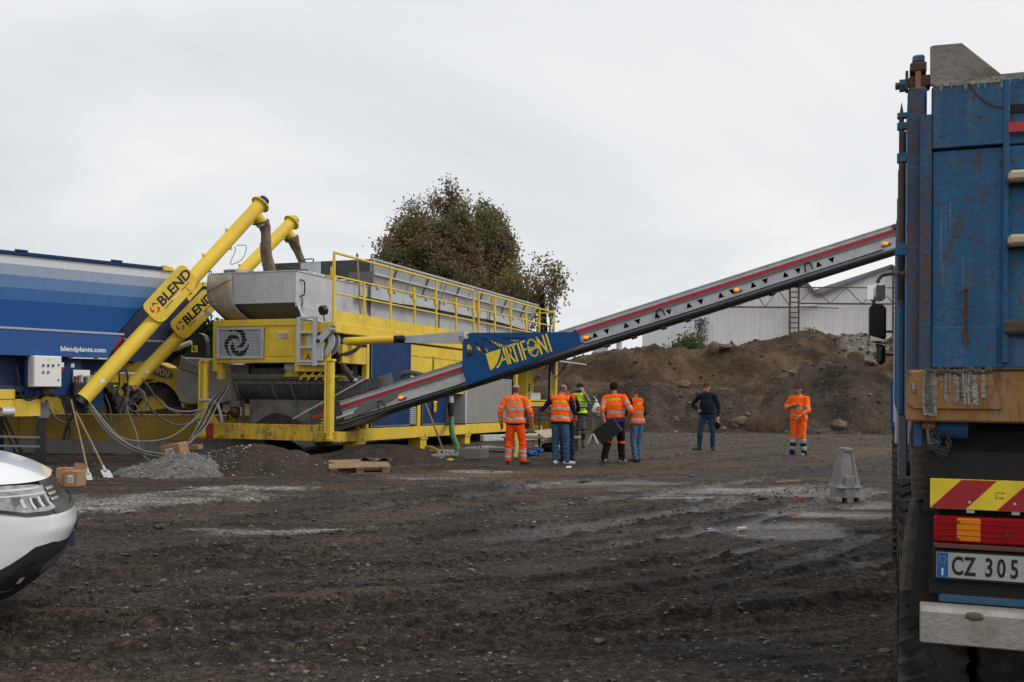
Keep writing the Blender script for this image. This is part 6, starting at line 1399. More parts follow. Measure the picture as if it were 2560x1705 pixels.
MB().prism([(-0.015, 0.25), (-0.015, 1.50), (0.02, 1.55), (0.05, 1.55), (0.05, 0.25)], Vector((0, 2.75, 0)), (1, 0, 0), (0, 0, 1), (0, .05, 0)).build('side_guard', plain('grey_blue_plastic', (0.12, 0.135, 0.16), 0.5), DT, bev=0.01)
T('side_skirt', plain('grey_blue_panel', (0.14, 0.155, 0.18), 0.45), 0.0, 0.04, 2.8, 4.9, 0.62, 1.05)
# cab
CABW = paint('cab_white', (0.55, 0.56, 0.56), 0.35, amt=0.15, scale=2)
cab_ = T('cab', CABW, 0.02, WT - .02, 6.3, 8.4, 1.0, 2.9, bev=0.08); BX('cab_window', cab_, GLASS_DARK, 0.012, 0.03, 6.9, 8.1, 1.9, 2.6); BX('cab_stripe', cab_, SKIRT, 0.012, 0.03, 6.35, 8.3, 1.25, 1.6)
T('wheel_arch', DUSTYBLACK, -0.04, 0.3, 7.0, 8.2, 1.05, 1.28, bev=0.06); T('battery_box', DUSTYBLACK, 0.02, 0.5, 3.2, 4.4, 0.6, 1.1)
T('air_intake', CABW, -0.02, 0.18, 5.75, 6.1, 1.1, 2.0); CY('grab_rail', DT, GALV, (-0.02, 6.35, 1.3), (-0.02, 6.35, 2.3), 0.014)
BX('corner_deflector', DT, SKIRT, -0.06, 0.02, 8.1, 8.42, 1.15, 1.75)
# mirrors on their arm
def mrx(px, py, y=7.9): q = TF.px(px, py, 1, y); return q.x, q.z
MY = 7.9
x0_, z0_ = mrx(2171, 857); x1_, z1_ = mrx(2216, 757)
mi = BX('mirror_housing', DT, BLACKGLOSS, x0_, x1_, MY, MY + .14, z0_, z1_, bev=0.05); bevel(mi, .03, 2)
BX('mirror_glass', mi, plain('mirror_glass', (0.006, 0.007, 0.010), 0.12, 0.0, spec=0.12, var=0), x0_ + .02, x1_ - .02, MY - .004, MY, z0_ + .075, z1_ - .03, bev=0)
MB().prism([(x0_ + .02, z0_ + .02), (x1_ - .02, z0_ + .02), (x1_ - .02, z0_ + .035), (x0_ + .02, z0_ + .085)], Vector((0, MY - .006, 0)), (1, 0, 0), (0, 0, 1), (0, .004, 0)).build('mirror_sky_strip', WHITE, mi)  # sky reflection in the mirror, painted as a white strip
x0_, z0_ = mrx(2168, 753); x1_, z1_ = mrx(2217, 708)
m2 = BX('mirror_housing', DT, CABW, x0_, x1_, MY, MY + .14, z0_, z1_, bev=0.04); bevel(m2, .03, 2); BX('mirror_glass', m2, GLASS_DARK, x0_ + .10, x1_ - .015, MY - .006, MY, z0_ + .02, z1_ - .02, bev=0)
BX('chrome_edge', m2, plain('chrome', (0.6, 0.6, 0.6), 0.1, 1.0, var=0), x0_ + .0, x0_ + .07, MY - .004, MY, z0_ + .02, z1_ - .02, bev=0)
x0_, z0_ = mrx(2190, 912); x1_, z1_ = mrx(2214, 860)
m3 = BX('mirror_housing', DT, BLACKGLOSS, x0_, x1_, MY + .02, MY + .14, z0_, z1_, bev=0.03); bevel(m3, .02, 2)
a = [(*mrx(2193, 706),), (*mrx(2200, 692),), (*mrx(2212, 685),), (*mrx(2242, 681),), (*mrx(2262, 681),)]
HOSE('mirror_arm', DT, BLACKGLOSS, [(q[0], MY + .07, q[1]) for q in a], 0.022); a = [mrx(2192, 858), mrx(2200, 880), mrx(2210, 884), mrx(2240, 886)]
HOSE('mirror_arm', DT, BLACKGLOSS, [(q[0], MY + .07, q[1]) for q in a], 0.020); a = [mrx(2184, 752), mrx(2184, 762)]; CY('mirror_link', DT, BLACKGLOSS, (a[0][0], MY + .07, a[0][1]), (a[1][0], MY + .07, a[1][1]), 0.02, 8)
a = [mrx(2212, 828), mrx(2232, 828)]; CY('mirror_link', DT, BLACKGLOSS, (a[0][0], MY + .07, a[0][1]), (a[1][0] + .1, MY + .07, a[1][1]), 0.016, 8)

# ================================================================== white SUV, nose in view
VF = Frame((-3.14, 7.2, 0), 66.4)
SV = thing('parked_car', 'white off-road car nosing in from the left with dark plastic bumper cladding', 'car', VF.o, VF.rot)
CARW = paint('white_car_paint', (0.76, 0.78, 0.79), 0.22, amt=0.06, scale=2, bump=0, coat=0.8, dirt=(0.35, 0.33, 0.30))
CLADM = paint('dark_cladding', (0.020, 0.021, 0.023), 0.62, amt=0.3, scale=5, dirt=(0.06, 0.055, 0.05), bump=0.05, bscale=120, spec=0.35)
GREYB = plain('grey_bumper_plastic', (0.075, 0.078, 0.082), 0.5)
ZF = [.22, .30, .42, .55, .68, .78, .86, .95, 1.02, 1.08]
FO = [-.40, -.27, -.13, -.045, 0.0, -.02, -.105, -.15, -.19, -.26]
HWD = [.78, .84, .885, .90, .905, .905, .90, .89, .875, .85]
A_ = .66
def sv(s, z, off=0.0, sd=1):
    f = np.interp(z, ZF, FO); hw = np.interp(z, ZF, HWD)
    if s <= 1:
        ph = s * pi / 2; x = hw * abs(sin(ph)) ** .66; y = f - (A_ + f) * (1 - abs(cos(ph)) ** .62)
        nx = abs(sin(ph)) ** 1.3; ny = abs(cos(ph)) ** 1.1; l = math.hypot(nx, ny); nx /= l; ny /= l
    else: x = hw; y = -A_ - (s - 1) * 1.8; nx, ny = 1, 0
    return Vector(((x + nx * off) * sd, y + ny * off, z))
def band(name, mat, s0, s1, zb, zt, off=0.0, ns=26, nz=10, parent=None, both=True, off_edge=None):
    fb = zb if callable(zb) else (lambda s: zb); ft = zt if callable(zt) else (lambda s: zt)
    out = None
    for sd in ((1, -1) if both else (1,)):
        vs = [sv(s0 + (s1 - s0) * i / ns, fb(s0 + (s1 - s0) * i / ns) * (1 - j / nz) + ft(s0 + (s1 - s0) * i / ns) * j / nz, off, sd) for i in range(ns + 1) for j in range(nz + 1)]
        fs = [(i * (nz + 1) + j, (i + 1) * (nz + 1) + j, (i + 1) * (nz + 1) + j + 1, i * (nz + 1) + j + 1) for i in range(ns) for j in range(nz)]
        if sd < 0: fs = [f[::-1] for f in fs]
        o = mesh(name, vs, fs, mat, parent or SV, True); out = out or o
    return out
clad_t = lambda s: np.interp(s, [0, .42, .50, .66, .80, .93, 1.02], [.60, .60, .605, .59, .50, .43, .425])
hl_b = lambda s: np.interp(s, [.36, .52, .72, .90, .99, 1.06], [.815, .80, .805, .84, .90, .985])
hl_t = lambda s: np.interp(s, [.36, .55, .80, 1.06], [.965, .985, .992, .990])
band('lower_cladding', CLADM, 0, 1.0, .25, clad_t, .012); band('bumper_lip', GREYB, 0, .50, .40, lambda s: np.interp(s, [0, .20, .36, .50], [.66, .62, .52, .46]), .018)
band('bumper', CARW, .44, 1.0, clad_t, lambda s: hl_b(s) - .004 if s < 1.06 else .99, .0)
band('bumper', CARW, 0, .45, .58, .80, .0)
hl = band('headlight', plain('headlight_housing', (0.26, 0.27, 0.28), 0.08, 0.25, var=0.5, scale=18, **{'Coat Weight': 1.0}), .385, 1.06, hl_b, hl_t, .006)
for z0_, z1_, s0_, s1_ in ((.955, .968, .46, .93), (.918, .930, .42, .86), (.84, .905, .50, .535), (.835, .905, .60, .625), (.845, .90, .68, .71)): band('light_strip', plain('daylight_strip', (0.55, 0.56, 0.57), 0.15), s0_, s1_, z0_, z1_, .010, 10, 2, hl, both=False)
band('lens_base', BLACKGLOSS, .385, 1.0, lambda s: hl_b(s) - .012, lambda s: hl_b(s) + .012, .011, 20, 2, hl, both=False)
band('lens', GLASS_DARK, .44, .49, .84, .91, .011, 4, 2, hl, both=False); band('lens', GLASS_DARK, .55, .59, .84, .90, .011, 4, 2, hl, both=False)
gr_ = band('grille', BLACKGLOSS, 0, .40, .80, 1.0, .0)
for k in range(3): band('grille_bar', plain('bright_trim', (0.45, 0.46, 0.47), 0.25, 0.5), .22, .37, .865 + .035 * k, .882 + .035 * k, .014, 8, 1, gr_)
band('grille_frame', BLACKGLOSS, 0, .47, .79, .815, .016, 12, 2, gr_)
band('hood_gap', BLACK, .40, 1.5, lambda s: hl_t(s) if s < 1.06 else .99, lambda s: (hl_t(s) if s < 1.06 else .99) + .012, -.006, 30, 2)
band('front_wing', CARW, 1.0, 1.9, lambda s: .985 if s < 1.02 else np.interp(s, [1.02, 1.10, 1.3, 1.42], [.86, .84, .80, .70]), 1.0, .0, 24, 6)
# bonnet
nx_, ny_ = 31, 22; vs = []
def front_y(u):
    # plan position of the bonnet edge at lateral fraction u
    lo, hi = 0.0, 1.0
    for _ in range(24):
        md = (lo + hi) / 2
        if sv(md, 1.0).x < abs(u) * .872: lo = md
        else: hi = md
    return sv((lo + hi) / 2, 1.0).y
for i in range(nx_):
    u = -1 + 2 * i / (nx_ - 1); yf = front_y(u * .998) + .01
    for j in range(ny_):
        t_ = j / (ny_ - 1); yy = yf * (1 - t_) + -1.45 * t_
        tt = min(1, max(0, (yf - yy) / .55)); zz = 1.0 + .135 * (1 - (1 - tt) ** 2.4) * (1 - .5 * abs(u) ** 5) + .035 * t_ + .018 * math.exp(-((abs(u) - .62) / .12) ** 2) * tt
        vs.append((u * (.875 + .02 * t_), yy, zz))
bo_ = mesh('bonnet', vs, [(i * ny_ + j, (i + 1) * ny_ + j, (i + 1) * ny_ + j + 1, i * ny_ + j + 1)[::-1] for i in range(nx_ - 1) for j in range(ny_ - 1)], CARW, SV, True)
BX('number_plate', SV, plain('plate_dark_blue', (0.03, 0.05, 0.12), 0.4), -.26, .26, -.05, -.012, .50, .61, bev=0.004)
# fog lamp recess on the near side
fg = band('fog_recess', BLACK, .60, .80, lambda s: np.interp(s, [.6, .8], [.34, .33]), lambda s: np.interp(s, [.6, .72, .8], [.50, .47, .40]), .016, 10, 4, both=True)
band('fog_rim', CLADM, .56, .80, lambda s: np.interp(s, [.56, .74, .8], [.515, .485, .42]), lambda s: np.interp(s, [.56, .74, .8], [.53, .50, .44]), .03, 10, 2, fg); band('fog_lamp', GREYPAINT, .63, .68, .36, .40, .02, 4, 2, fg); band('fog_sill', GREYB, .66, .81, .318, .33, .026, 6, 1, fg)
CY('tow_hook_cap', SV, CARW, sv(.985, .56, .001), sv(.985, .56, .003), .02, 12)
# rest of the body
for sd in (1, -1):
    side_ = [(-.66, 1.0), (-4.2, 1.02), (-4.25, .5), (-4.05, .42)]
    for k in range(13): a_ = radians(10 + 160 * k / 12); side_.append((-3.53 - .40 * -cos(a_) * -1, .36 + .40 * sin(a_))) if False else None
    arch = lambda yc: [(yc - .42 * cos(radians(180 * k / 12)), .36 + .42 * sin(radians(180 * k / 12))) for k in range(13)]
    poly = [(-.60, .985), (-4.2, 1.02), (-4.28, .60), (-4.1, .30)] + arch(-3.53) + arch(-.93)[:-1] + [(-.55, .42)]
    MB().prism(poly, (sd * .885, 0, 0), (0, 1, 0), (0, 0, 1), (-sd * .08, 0, 0)).build('body_side', CARW, SV)
    for yc in (-.93, -3.53):
        ap = [(yc - .47 * cos(radians(180 * k / 12)), .34 + .47 * sin(radians(180 * k / 12))) for k in range(13)] + [(yc - .41 * cos(radians(180 * k / 12)), .34 + .41 * sin(radians(180 * k / 12))) for k in range(12, -1, -1)]
        MB().prism(ap, (sd * .885, 0, 0), (0, 1, 0), (0, 0, 1), (sd * .03, 0, 0)).build('arch_cladding', CLADM, SV); wheel(SV, (sd * .78, yc, .34), .345, .22, (1, 0, 0), GREYPAINT, 40)
    MB().prism([(-1.45, 1.03), (-2.1, 1.60), (-3.5, 1.62), (-4.15, 1.03)], (sd * .80, 0, 0), (0, 1, 0), (0, 0, 1), (-sd * .03, 0, 0)).build('side_window', GLASS_DARK, SV)
BX('floor_pan', SV, BLACK, -.82, .82, -4.1, -.5, .26, .34, bev=0); BX('tailgate', SV, CARW, -.84, .84, -4.28, -4.15, .5, 1.05); BX('roof', SV, CARW, -.66, .66, -3.7, -2.05, 1.60, 1.65, bev=0.03); BX('waistline', SV, CARW, -.87, .87, -4.2, -1.42, .98, 1.04)
mesh('windscreen', [(-.78, -1.42, 1.06), (.78, -1.42, 1.06), (.64, -2.08, 1.61), (-.64, -2.08, 1.61)], [(0, 1, 2, 3)], GLASS_DARK, SV); mesh('rear_window', [(-.78, -4.15, 1.05), (.78, -4.15, 1.05), (.64, -3.6, 1.62), (-.64, -3.6, 1.62)], [(0, 1, 2, 3)], GLASS_DARK, SV)
# ================================================================== people
from mathutils import noise as mnoise
def cloth(name, col, rough=0.85, bump=0.25, emit=0.0, var=0.12):
    m, t, b = nodes_of(name); v = coords(t)
    c = mixc(t, 1.0, col, ramp(t, noise(t, v, 7, 5), [(0.3, 1 - var), (0.7, 1 + var)]).outputs[0], 'MULTIPLY')
    t.links.new(c, b.inputs['Base Color']); b.inputs['Roughness'].default_value = rough; b.inputs['Specular IOR Level'].default_value = 0.15
    bp = ND(t, 'ShaderNodeBump', Strength=bump * 2, Distance=0.02); t.links.new(noise(t, coords(t, (1, 1, .5)), 16, 4), bp.inputs['Height']); t.links.new(bp.outputs[0], b.inputs['Normal'])
    return m
HV = cloth('hi_vis_orange', (0.98, 0.135, 0.012)); HV2 = cloth('orange_trousers', (0.80, 0.075, 0.012)); HVY = cloth('hi_vis_yellow', (0.50, 0.85, 0.02)); HVF = cloth('faded_orange_vest', (0.86, 0.17, 0.05))
REFL = plain('reflective_tape', (0.33, 0.335, 0.34), 0.4); DENIM = cloth('blue_denim', (0.040, 0.085, 0.155), var=.3); DENIM2 = cloth('dark_denim', (0.018, 0.048, 0.10), var=.3); DENIM3 = cloth('pale_denim', (0.085, 0.15, 0.235), var=.3)
NAVYC = cloth('navy_cloth', (0.010, 0.013, 0.028)); BLACKC = cloth('black_cloth', (0.008, 0.008, 0.009)); GREYC = cloth('grey_work_cloth', (0.10, 0.10, 0.105)); BLUEC = cloth('blue_shirt', (0.02, 0.06, 0.22)); NAVYB = cloth('navy_band', (0.012, 0.018, 0.06))
SKIN = plain('skin', (0.36, 0.175, 0.115), 0.55, var=.1); SKINL = plain('light_skin', (0.45, 0.24, 0.165), 0.55, var=.1); HAIRG = cloth('grey_hair', (0.10, 0.085, 0.075)); HAIRD = cloth('dark_hair', (0.012, 0.009, 0.008)); HAIRB = cloth('brown_hair', (0.05, 0.026, 0.014)); EYE = plain('eye_dark', (0.02, 0.015, 0.012), 0.3); LIP = plain('lip', (0.25, 0.09, 0.07), 0.5)
SHOEB = plain('dark_work_shoe', (0.03, 0.028, 0.027), 0.7); SHOEW = plain('white_shoe', (0.55, 0.54, 0.50), 0.6); SHOEG = plain('grey_shoe', (0.14, 0.14, 0.15), 0.7)
def capsule(bm, a, b_, ra, rb, xs=1.0, ys=1.0, n=14):
    a, b_ = Vector(a), Vector(b_); d = b_ - a; L_ = d.length; d = d / L_ if L_ > 1e-6 else Vector((0, 0, 1)); u, v_ = frame_of(d); rings = []
    prof = [(-ra * cos(radians(k)), ra * sin(radians(k))) for k in (0, 25, 50, 75)] + [(L_ * f, ra + (rb - ra) * f) for f in (.2, .4, .6, .8)] + [(L_ + rb * sin(radians(k)), rb * cos(radians(k))) for k in (15, 40, 65, 90)]
    for s, r in prof:
        ring = []
        for k in range(n):
            aa = 2 * pi * k / n; o = (u * cos(aa) + v_ * sin(aa)) * max(r, 1e-4) + d * (s - min(max(s, 0), L_)); o = Vector((o.x * xs, o.y * ys, o.z))
            ring.append(bm.verts.new(a + d * min(max(s, 0), L_) + o))
        rings.append(ring)
    for r0, r1 in zip(rings[:-1], rings[1:]):
        for k in range(n): bm.faces.new((r0[k], r0[(k + 1) % n], r1[(k + 1) % n], r1[k]))
    bm.faces.new(rings[0][::-1]); bm.faces.new(rings[-1])
def person(label, loc, facing, fit, pose, H=1.76, name='person'):
    """fit: clothing; pose: joint positions that differ from standing; x right, y forward"""
    J = dict(shL=(-.20, 0, 1.43), shR=(.20, 0, 1.43), elL=(-.27, -.03, 1.14), elR=(.27, -.03, 1.14), wrL=(-.27, .04, .90), wrR=(.27, .04, .90),
             hipL=(-.09, 0, .92), hipR=(.09, 0, .92), knL=(-.11, .02, .50), knR=(.11, .02, .50), anL=(-.12, -.02, .10), anR=(.12, -.02, .10), toeL=(-.15, .17), toeR=(.15, .17), lean=0.0, side=0.0, yaw=0, nod=0, twist=0)
    J.update(pose); bulk = fit.get('bulk', 1.0)
    hipc = Vector((0, 0, .93)); UP = Matrix.Translation(hipc) @ Matrix.Rotation(-J['lean'], 4, 'X') @ Matrix.Rotation(J['side'], 4, 'Y') @ Matrix.Translation(-hipc)
    up = lambda p: UP @ Vector(p)
    hp = Vector((0, .0, 1.53)); HM = UP @ Matrix.Translation(hp) @ Matrix.Rotation(radians(-J['yaw']), 4, 'Z') @ Matrix.Rotation(radians(-J['nod']), 4, 'X') @ Matrix.Translation(-hp); hd = lambda p: HM @ Vector(p)
    V = lambda k: Vector(J[k]); sh = {s: up(J['sh' + s]) for s in 'LR'}
    el = {s: Vector(J['el' + s]) for s in 'LR'}; wr = {s: Vector(J['wr' + s]) for s in 'LR'}
    bones = [('pelvis', (-.07, 0, .94), (.07, 0, .94), .135 * bulk, .135 * bulk, 1, .86), ('torso', up((0, .012, 1.0)), up((0, .014, 1.2)), .150 * bulk, .155 * bulk, 1.10, .84), ('torso', up((0, 0, 1.2)), up((0, -.005, 1.38)), .158 * bulk, .135 * bulk, 1.18, .80),
             ('torso', up((-.155, -.005, 1.43)), up((.155, -.005, 1.43)), .078, .078, 1, 1), ('neck', up((0, -.005, 1.44)), hd((0, .01, 1.56)), .062, .056, 1, 1),
             ('head', hd((0, .022, 1.605)), hd((0, .012, 1.678)), .074, .093, .94, 1.10), ('face', hd((0, .05, 1.575)), hd((0, .045, 1.61)), .048, .058, 1, 1), ('face', hd((0, .108, 1.635)), hd((0, .125, 1.612)), .011, .016, 1, 1), ('ear', hd((-.088, .005, 1.655)), hd((-.086, .0, 1.62)), .018, .013, .6, 1), ('ear', hd((.088, .005, 1.655)), hd((.086, .0, 1.62)), .018, .013, .6, 1)]
    for s in 'LR':
        lb = fit.get('legw', 1.0); sgn = -1 if s == 'L' else 1
        bones += [('thigh', V('hip' + s), V('kn' + s), .094 * lb, .070 * lb, 1, 1), ('shin', V('kn' + s), V('an' + s), .070 * lb, .058 * lb, 1, 1)]
        an = V('an' + s); tx, ty = J['toe' + s]; dirv = Vector((tx - an.x, ty - an.y, 0)).normalized(); hz = an.z - .10
        bones += [('foot', Vector((an.x, an.y, .055 + hz)) - dirv * .045, Vector((an.x, an.y, .042 + hz)) + dirv * .155, .046, .040, 1, 1)]
        bones += [('arm', sh[s], el[s], .064 * fit.get('armw', 1), .054 * fit.get('armw', 1), 1, 1), ('fore', el[s], wr[s], .052 * (fit.get('armw', 1) if not fit.get('bare') else .85), .040 if not fit.get('bare') else .030, 1, 1)]
    bm = bmesh.new()
    for nme, a, b_, ra, rb, xs, ys in bones: capsule(bm, a, b_, ra, rb, xs, ys)
    me = bpy.data.meshes.new('b'); bm.to_mesh(me); bm.free(); tmp = bpy.data.objects.new('b', me); COL.objects.link(tmp)
    rm_ = tmp.modifiers.new('r', 'REMESH'); rm_.mode = 'VOXEL'; rm_.voxel_size = 0.0135; sm = tmp.modifiers.new('s', 'SMOOTH'); sm.iterations = 4; sm.factor = 0.5
    dg = bpy.context.evaluated_depsgraph_get(); body = bpy.data.meshes.new_from_object(tmp.evaluated_get(dg)); bpy.data.objects.remove(tmp)
    nv = len(body.vertices); co = np.empty(nv * 3, np.float32); body.vertices.foreach_get('co', co); co = co.reshape(-1, 3); no = np.empty(nv * 3, np.float32); body.vertices.foreach_get('normal', no); no = no.reshape(-1, 3)
    def nearest(P):
        best = np.full(len(P), 1e9); bi = np.zeros(len(P), int); bt = np.zeros(len(P))
        for i, (nme, a, b_, ra, rb, xs, ys) in enumerate(bones):
            a_ = np.array(a); d_ = np.array(b_) - a_; t_ = np.clip(((P - a_) @ d_) / max(d_ @ d_, 1e-9), 0, 1); q = (P - a_ - t_[:, None] * d_) / np.array([xs, ys, 1]); dist = np.linalg.norm(q, axis=1) - (ra + (rb - ra) * t_)
            k = dist < best; best[k] = dist[k]; bi[k] = i; bt[k] = t_[k]
        return bi, bt
    names = np.array([b_[0] for b_ in bones]); bi, bt = nearest(co); vn = names[bi]
    # folds in the cloth
    cl_ = ~np.isin(vn, ['head', 'face', 'ear', 'neck', 'foot'])
    seed = loc[0] * 7.3
    dsp = np.array([mnoise.noise((p[0] * 9 + seed, p[1] * 9, p[2] * 6)) * .014 + mnoise.noise((p[0] * 20, p[1] * 20 + seed, p[2] * 26)) * .010 if c else 0 for p, c in zip(co, cl_)])
    limb = np.isin(vn, ['shin', 'fore']); dsp += np.where(limb, .004 * np.sin(co[:, 2] * 70 + 9 * co[:, 0] + 6 * co[:, 1]), 0)
    hem = fit.get('hem', .88); tors = np.isin(vn, ['torso', 'pelvis', 'thigh'])
    UPi = np.array(UP.inverted()); cu = co @ UPi[:3, :3].T + UPi[:3, 3]; HMi = np.array(HM.inverted()); ch = co @ HMi[:3, :3].T + HMi[:3, 3]
    dsp += np.where(tors & (cu[:, 2] > hem) & (cu[:, 2] < 1.3), fit.get('puff', .012), 0)
    hairline = lambda q: ((q[:, 2] > 1.69 + .25 * (q[:, 1] - .06)) | ((q[:, 1] < -.01) & (q[:, 2] > 1.585))) if not fit.get('bald') else ((q[:, 1] < .0) & (q[:, 2] > 1.58) & (q[:, 2] < 1.69))
    hd_v = np.isin(vn, ['head', 'face']) & hairline(ch); dsp += np.where(hd_v, fit.get('hairthick', .008), 0)
    co2 = co + no * dsp[:, None]; co2[:, 2] = np.maximum(co2[:, 2], 0.004); body.vertices.foreach_set('co', co2.ravel().astype(np.float32)); body.update()
    # materials face by face
    nf = len(body.polygons); fc = np.empty(nf * 3, np.float32); body.polygons.foreach_get('center', fc); fc = fc.reshape(-1, 3); bi, bt = nearest(fc); fn = names[bi]
    cu = fc @ UPi[:3, :3].T + UPi[:3, 3]; ch = fc @ HMi[:3, :3].T + HMi[:3, 3]
    mats = [fit['skin'], fit['hair'], fit['top'], fit['sleeve'], fit['bottom'], fit['shoe'], fit.get('tape', REFL), fit.get('under', NAVYC), EYE, LIP, fit.get('band', NAVYB), fit.get('beard', fit['skin'])]
    mi = np.zeros(nf, int); z = cu[:, 2]; w_ = lambda n_: fn == n_
    body_ = w_('torso') | w_('pelvis'); mi[body_] = np.where(z[body_] > hem, 2, 4)
    if 'belt' in fit: k = body_ & (z < hem) & (z > hem - fit['belt']); mi[k] = 7
    th_ = w_('thigh'); mi[th_] = np.where(z[th_] > hem, 2, 4); mi[w_('shin')] = 4; mi[w_('foot')] = 5
    for z0, z1 in fit.get('stripes', ()): mi[(body_ | th_) & (z > z0) & (z < z1) & (mi == 2)] = 6
    if fit.get('vest'):   # vest: shoulders and sides belong to the vest, sleeves below it
        pass
    mi[w_('arm')] = 3; fo = w_('fore'); mi[fo] = np.where(bt[fo] > fit.get('cuff', .93), 0, 3)
    for t0, t1 in fit.get('armtape', ()): mi[w_('arm') & (bt > t0) & (bt < t1)] = 6
    for t0, t1 in fit.get('foretape', ()): mi[fo & (bt > t0) & (bt < t1)] = 6
    for t0, t1, k_ in fit.get('legtape', ()): mi[w_('shin') & (bt > t0) & (bt < t1)] = k_
    for t0, t1 in fit.get('armbare', ()): mi[w_('arm') & (bt > t0) & (bt < t1)] = 0
    for nm_ in ('neck',): mi[w_(nm_)] = np.where(z[w_(nm_)] < fit.get('collar', 1.475), 2 if not fit.get('vest') else 7, 0)
    h_ = w_('head') | w_('face'); mi[h_] = 0; mi[h_ & hairline(ch)] = 1
    if 'beard' in fit: mi[h_ & (ch[:, 2] < 1.60) & (ch[:, 1] > .02)] = 11
    for sx_ in (-1, 1): mi[h_ & (np.hypot(ch[:, 0] - sx_ * .033, (ch[:, 2] - 1.655)) < .012) & (ch[:, 1] > .06)] = 8
    mi[h_ & (np.abs(ch[:, 2] - 1.676) < .007) & (np.abs(np.abs(ch[:, 0]) - .035) < .022) & (ch[:, 1] > .06)] = 1
    mi[h_ & (np.abs(ch[:, 2] - 1.583) < .008) & (np.abs(ch[:, 0]) < .025) & (ch[:, 1] > .06)] = 9
    mi[w_('ear')] = 0
    # hands: palm, four fingers and a thumb, joined on at the wrist
    hm = MB()
    for s in 'LR':
        d = (wr[s] - el[s]).normalized(); sgn = -1 if s == 'L' else 1
        hdv = Vector(J.get('hand' + s, d)).normalized(); fwd = Vector(J.get('thumb' + s, (-.25 * sgn, 1, .1))); wv = (fwd - hdv * fwd.dot(hdv)).normalized(); pn = hdv.cross(wv).normalized() * (1 if s == 'L' else -1) * -1
        curl = J.get('curl' + s, .35); p0 = wr[s] + d * .01
        hm.tube([p0 - d * .03, p0 + hdv * .02, p0 + hdv * .06, p0 + hdv * .095], [.028, .032, .038, .030], 10)
        for q in range(4):
            b0 = p0 + hdv * .085 + wv * (.030 - .020 * q); ln = (.040, .045, .042, .033)[q]; f1 = (hdv * cos(curl) + pn * sin(curl)); f2 = (hdv * cos(curl * 2.2) + pn * sin(curl * 2.2))
            hm.tube([b0 - hdv * .02, b0, b0 + f1 * ln, b0 + f1 * ln + f2 * ln * .85], [.0098, .0098, .009, .0072], 7)
        t0 = p0 + hdv * .03 + wv * .03; hm.tube([t0 - wv * .02, t0 + wv * .02 + hdv * .02, t0 + wv * .03 + hdv * .05 + pn * .01], [.012, .011, .009], 7)
    hv = np.array([v_[:] for v_ in hm.v]); bm = bmesh.new(); bm.from_mesh(body); bm.faces.ensure_lookup_table()
    for f, m_ in zip(bm.faces, mi): f.material_index = int(m_); f.smooth = True
    vv = [bm.verts.new(v_) for v_ in hm.v]
    for f in hm.f:
        try: g = bm.faces.new([vv[i] for i in f]); g.material_index = 0 if not fit.get('gloves') else 5; g.smooth = True
        except ValueError: pass
    bm.to_mesh(body); bm.free()
    o = bpy.data.objects.new(name, body); COL.objects.link(o)
    for m_ in mats: body.materials.append(m_)
    sc_ = H / 1.775; o.scale = (sc_,) * 3; o.location = loc; o.rotation_euler = (0, 0, -radians(facing))
    tag(o, label, 'person')
    if 'back' in fit:
        tm = text_mesh(fit['back'], fit.get('backsize', .085), 0.0, 0.003, .95, 'CENTER'); bvh = BVHTree.FromPolygons([v_.co for v_ in body.vertices], [tuple(p_.vertices) for p_ in body.polygons])
        ok = True
        for v_ in tm.vertices:
            x_, y_ = -v_.co.x, v_.co.y
            q = up((-x_, -.5, fit.get('backz', 1.33) + y_)); q2 = Vector((-v_.co.x * -1, 0, 0)); h_ = bvh.ray_cast(up((v_.co.x, -.6, fit.get('backz', 1.33) + v_.co.y)), UP.to_3x3() @ Vector((0, 1, 0)))
            if h_[0] is not None: v_.co = h_[0] + UP.to_3x3() @ Vector((0, -.004, 0))
        link('back_lettering', tm, fit.get('backmat', YELLOGO), o)
    return o
def stand(px, py): p = on_ground(px, py); p.z = gz(p.x, p.y) - .01; return p
ARMT = ((.50, .64), ); 
person('balding man in faded orange jacket and orange trousers seen from behind', stand(1287, 1162), 8,
       dict(skin=SKIN, hair=HAIRG, bald=1, top=HVF, sleeve=HV, bottom=HV2, shoe=SHOEB, under=BLACKC, belt=.045, hem=.90, bulk=1.16, legw=1.28, armw=1.2, stripes=((.98, 1.035), (1.18, 1.235)), armtape=((.55, .68),), foretape=((.22, .40),), legtape=((.42, .60, 6), (.72, .88, 6)), back='ARTIFONI', backz=1.33, backsize=.08, collar=1.53, backmat=plain('worn_print', (.55, .42, .22), .7), cuff=.97),
       dict(elL=(-.33, -.04, 1.14), elR=(.34, -.02, 1.15), wrL=(-.31, .06, .88), wrR=(.36, .12, .90), yaw=28, nod=6, anL=(-.15, -.02, .10), anR=(.19, .0, .10), knL=(-.13, .02, .5), knR=(.16, .03, .5), toeL=(-.18, .15), toeR=(.34, .13)), 1.72)
person('man in orange vest over navy shirt and blue jeans, white shoes, head bowed', stand(1400, 1161), 18,
       dict(skin=SKIN, hair=HAIRG, bald=1, top=HV, sleeve=NAVYC, bottom=DENIM, shoe=SHOEW, vest=1, under=NAVYC, belt=.05, hem=.93, bulk=1.1, legw=1.14, stripes=((1.0, 1.055), (1.19, 1.245)), cuff=.12, bare=1, back='ARTIFONI', backz=1.34, backsize=.075, puff=.02),
       dict(elL=(-.40, .0, 1.20), wrL=(-.22, .25, 1.08), elR=(.31, .06, 1.14), wrR=(.24, .25, .96), yaw=22, nod=22, lean=.10, anL=(-.09, -.03, .10), anR=(.15, .02, .10), toeL=(-.10, .15), toeR=(.34, .10), knR=(.13, .02, .5)), 1.76)
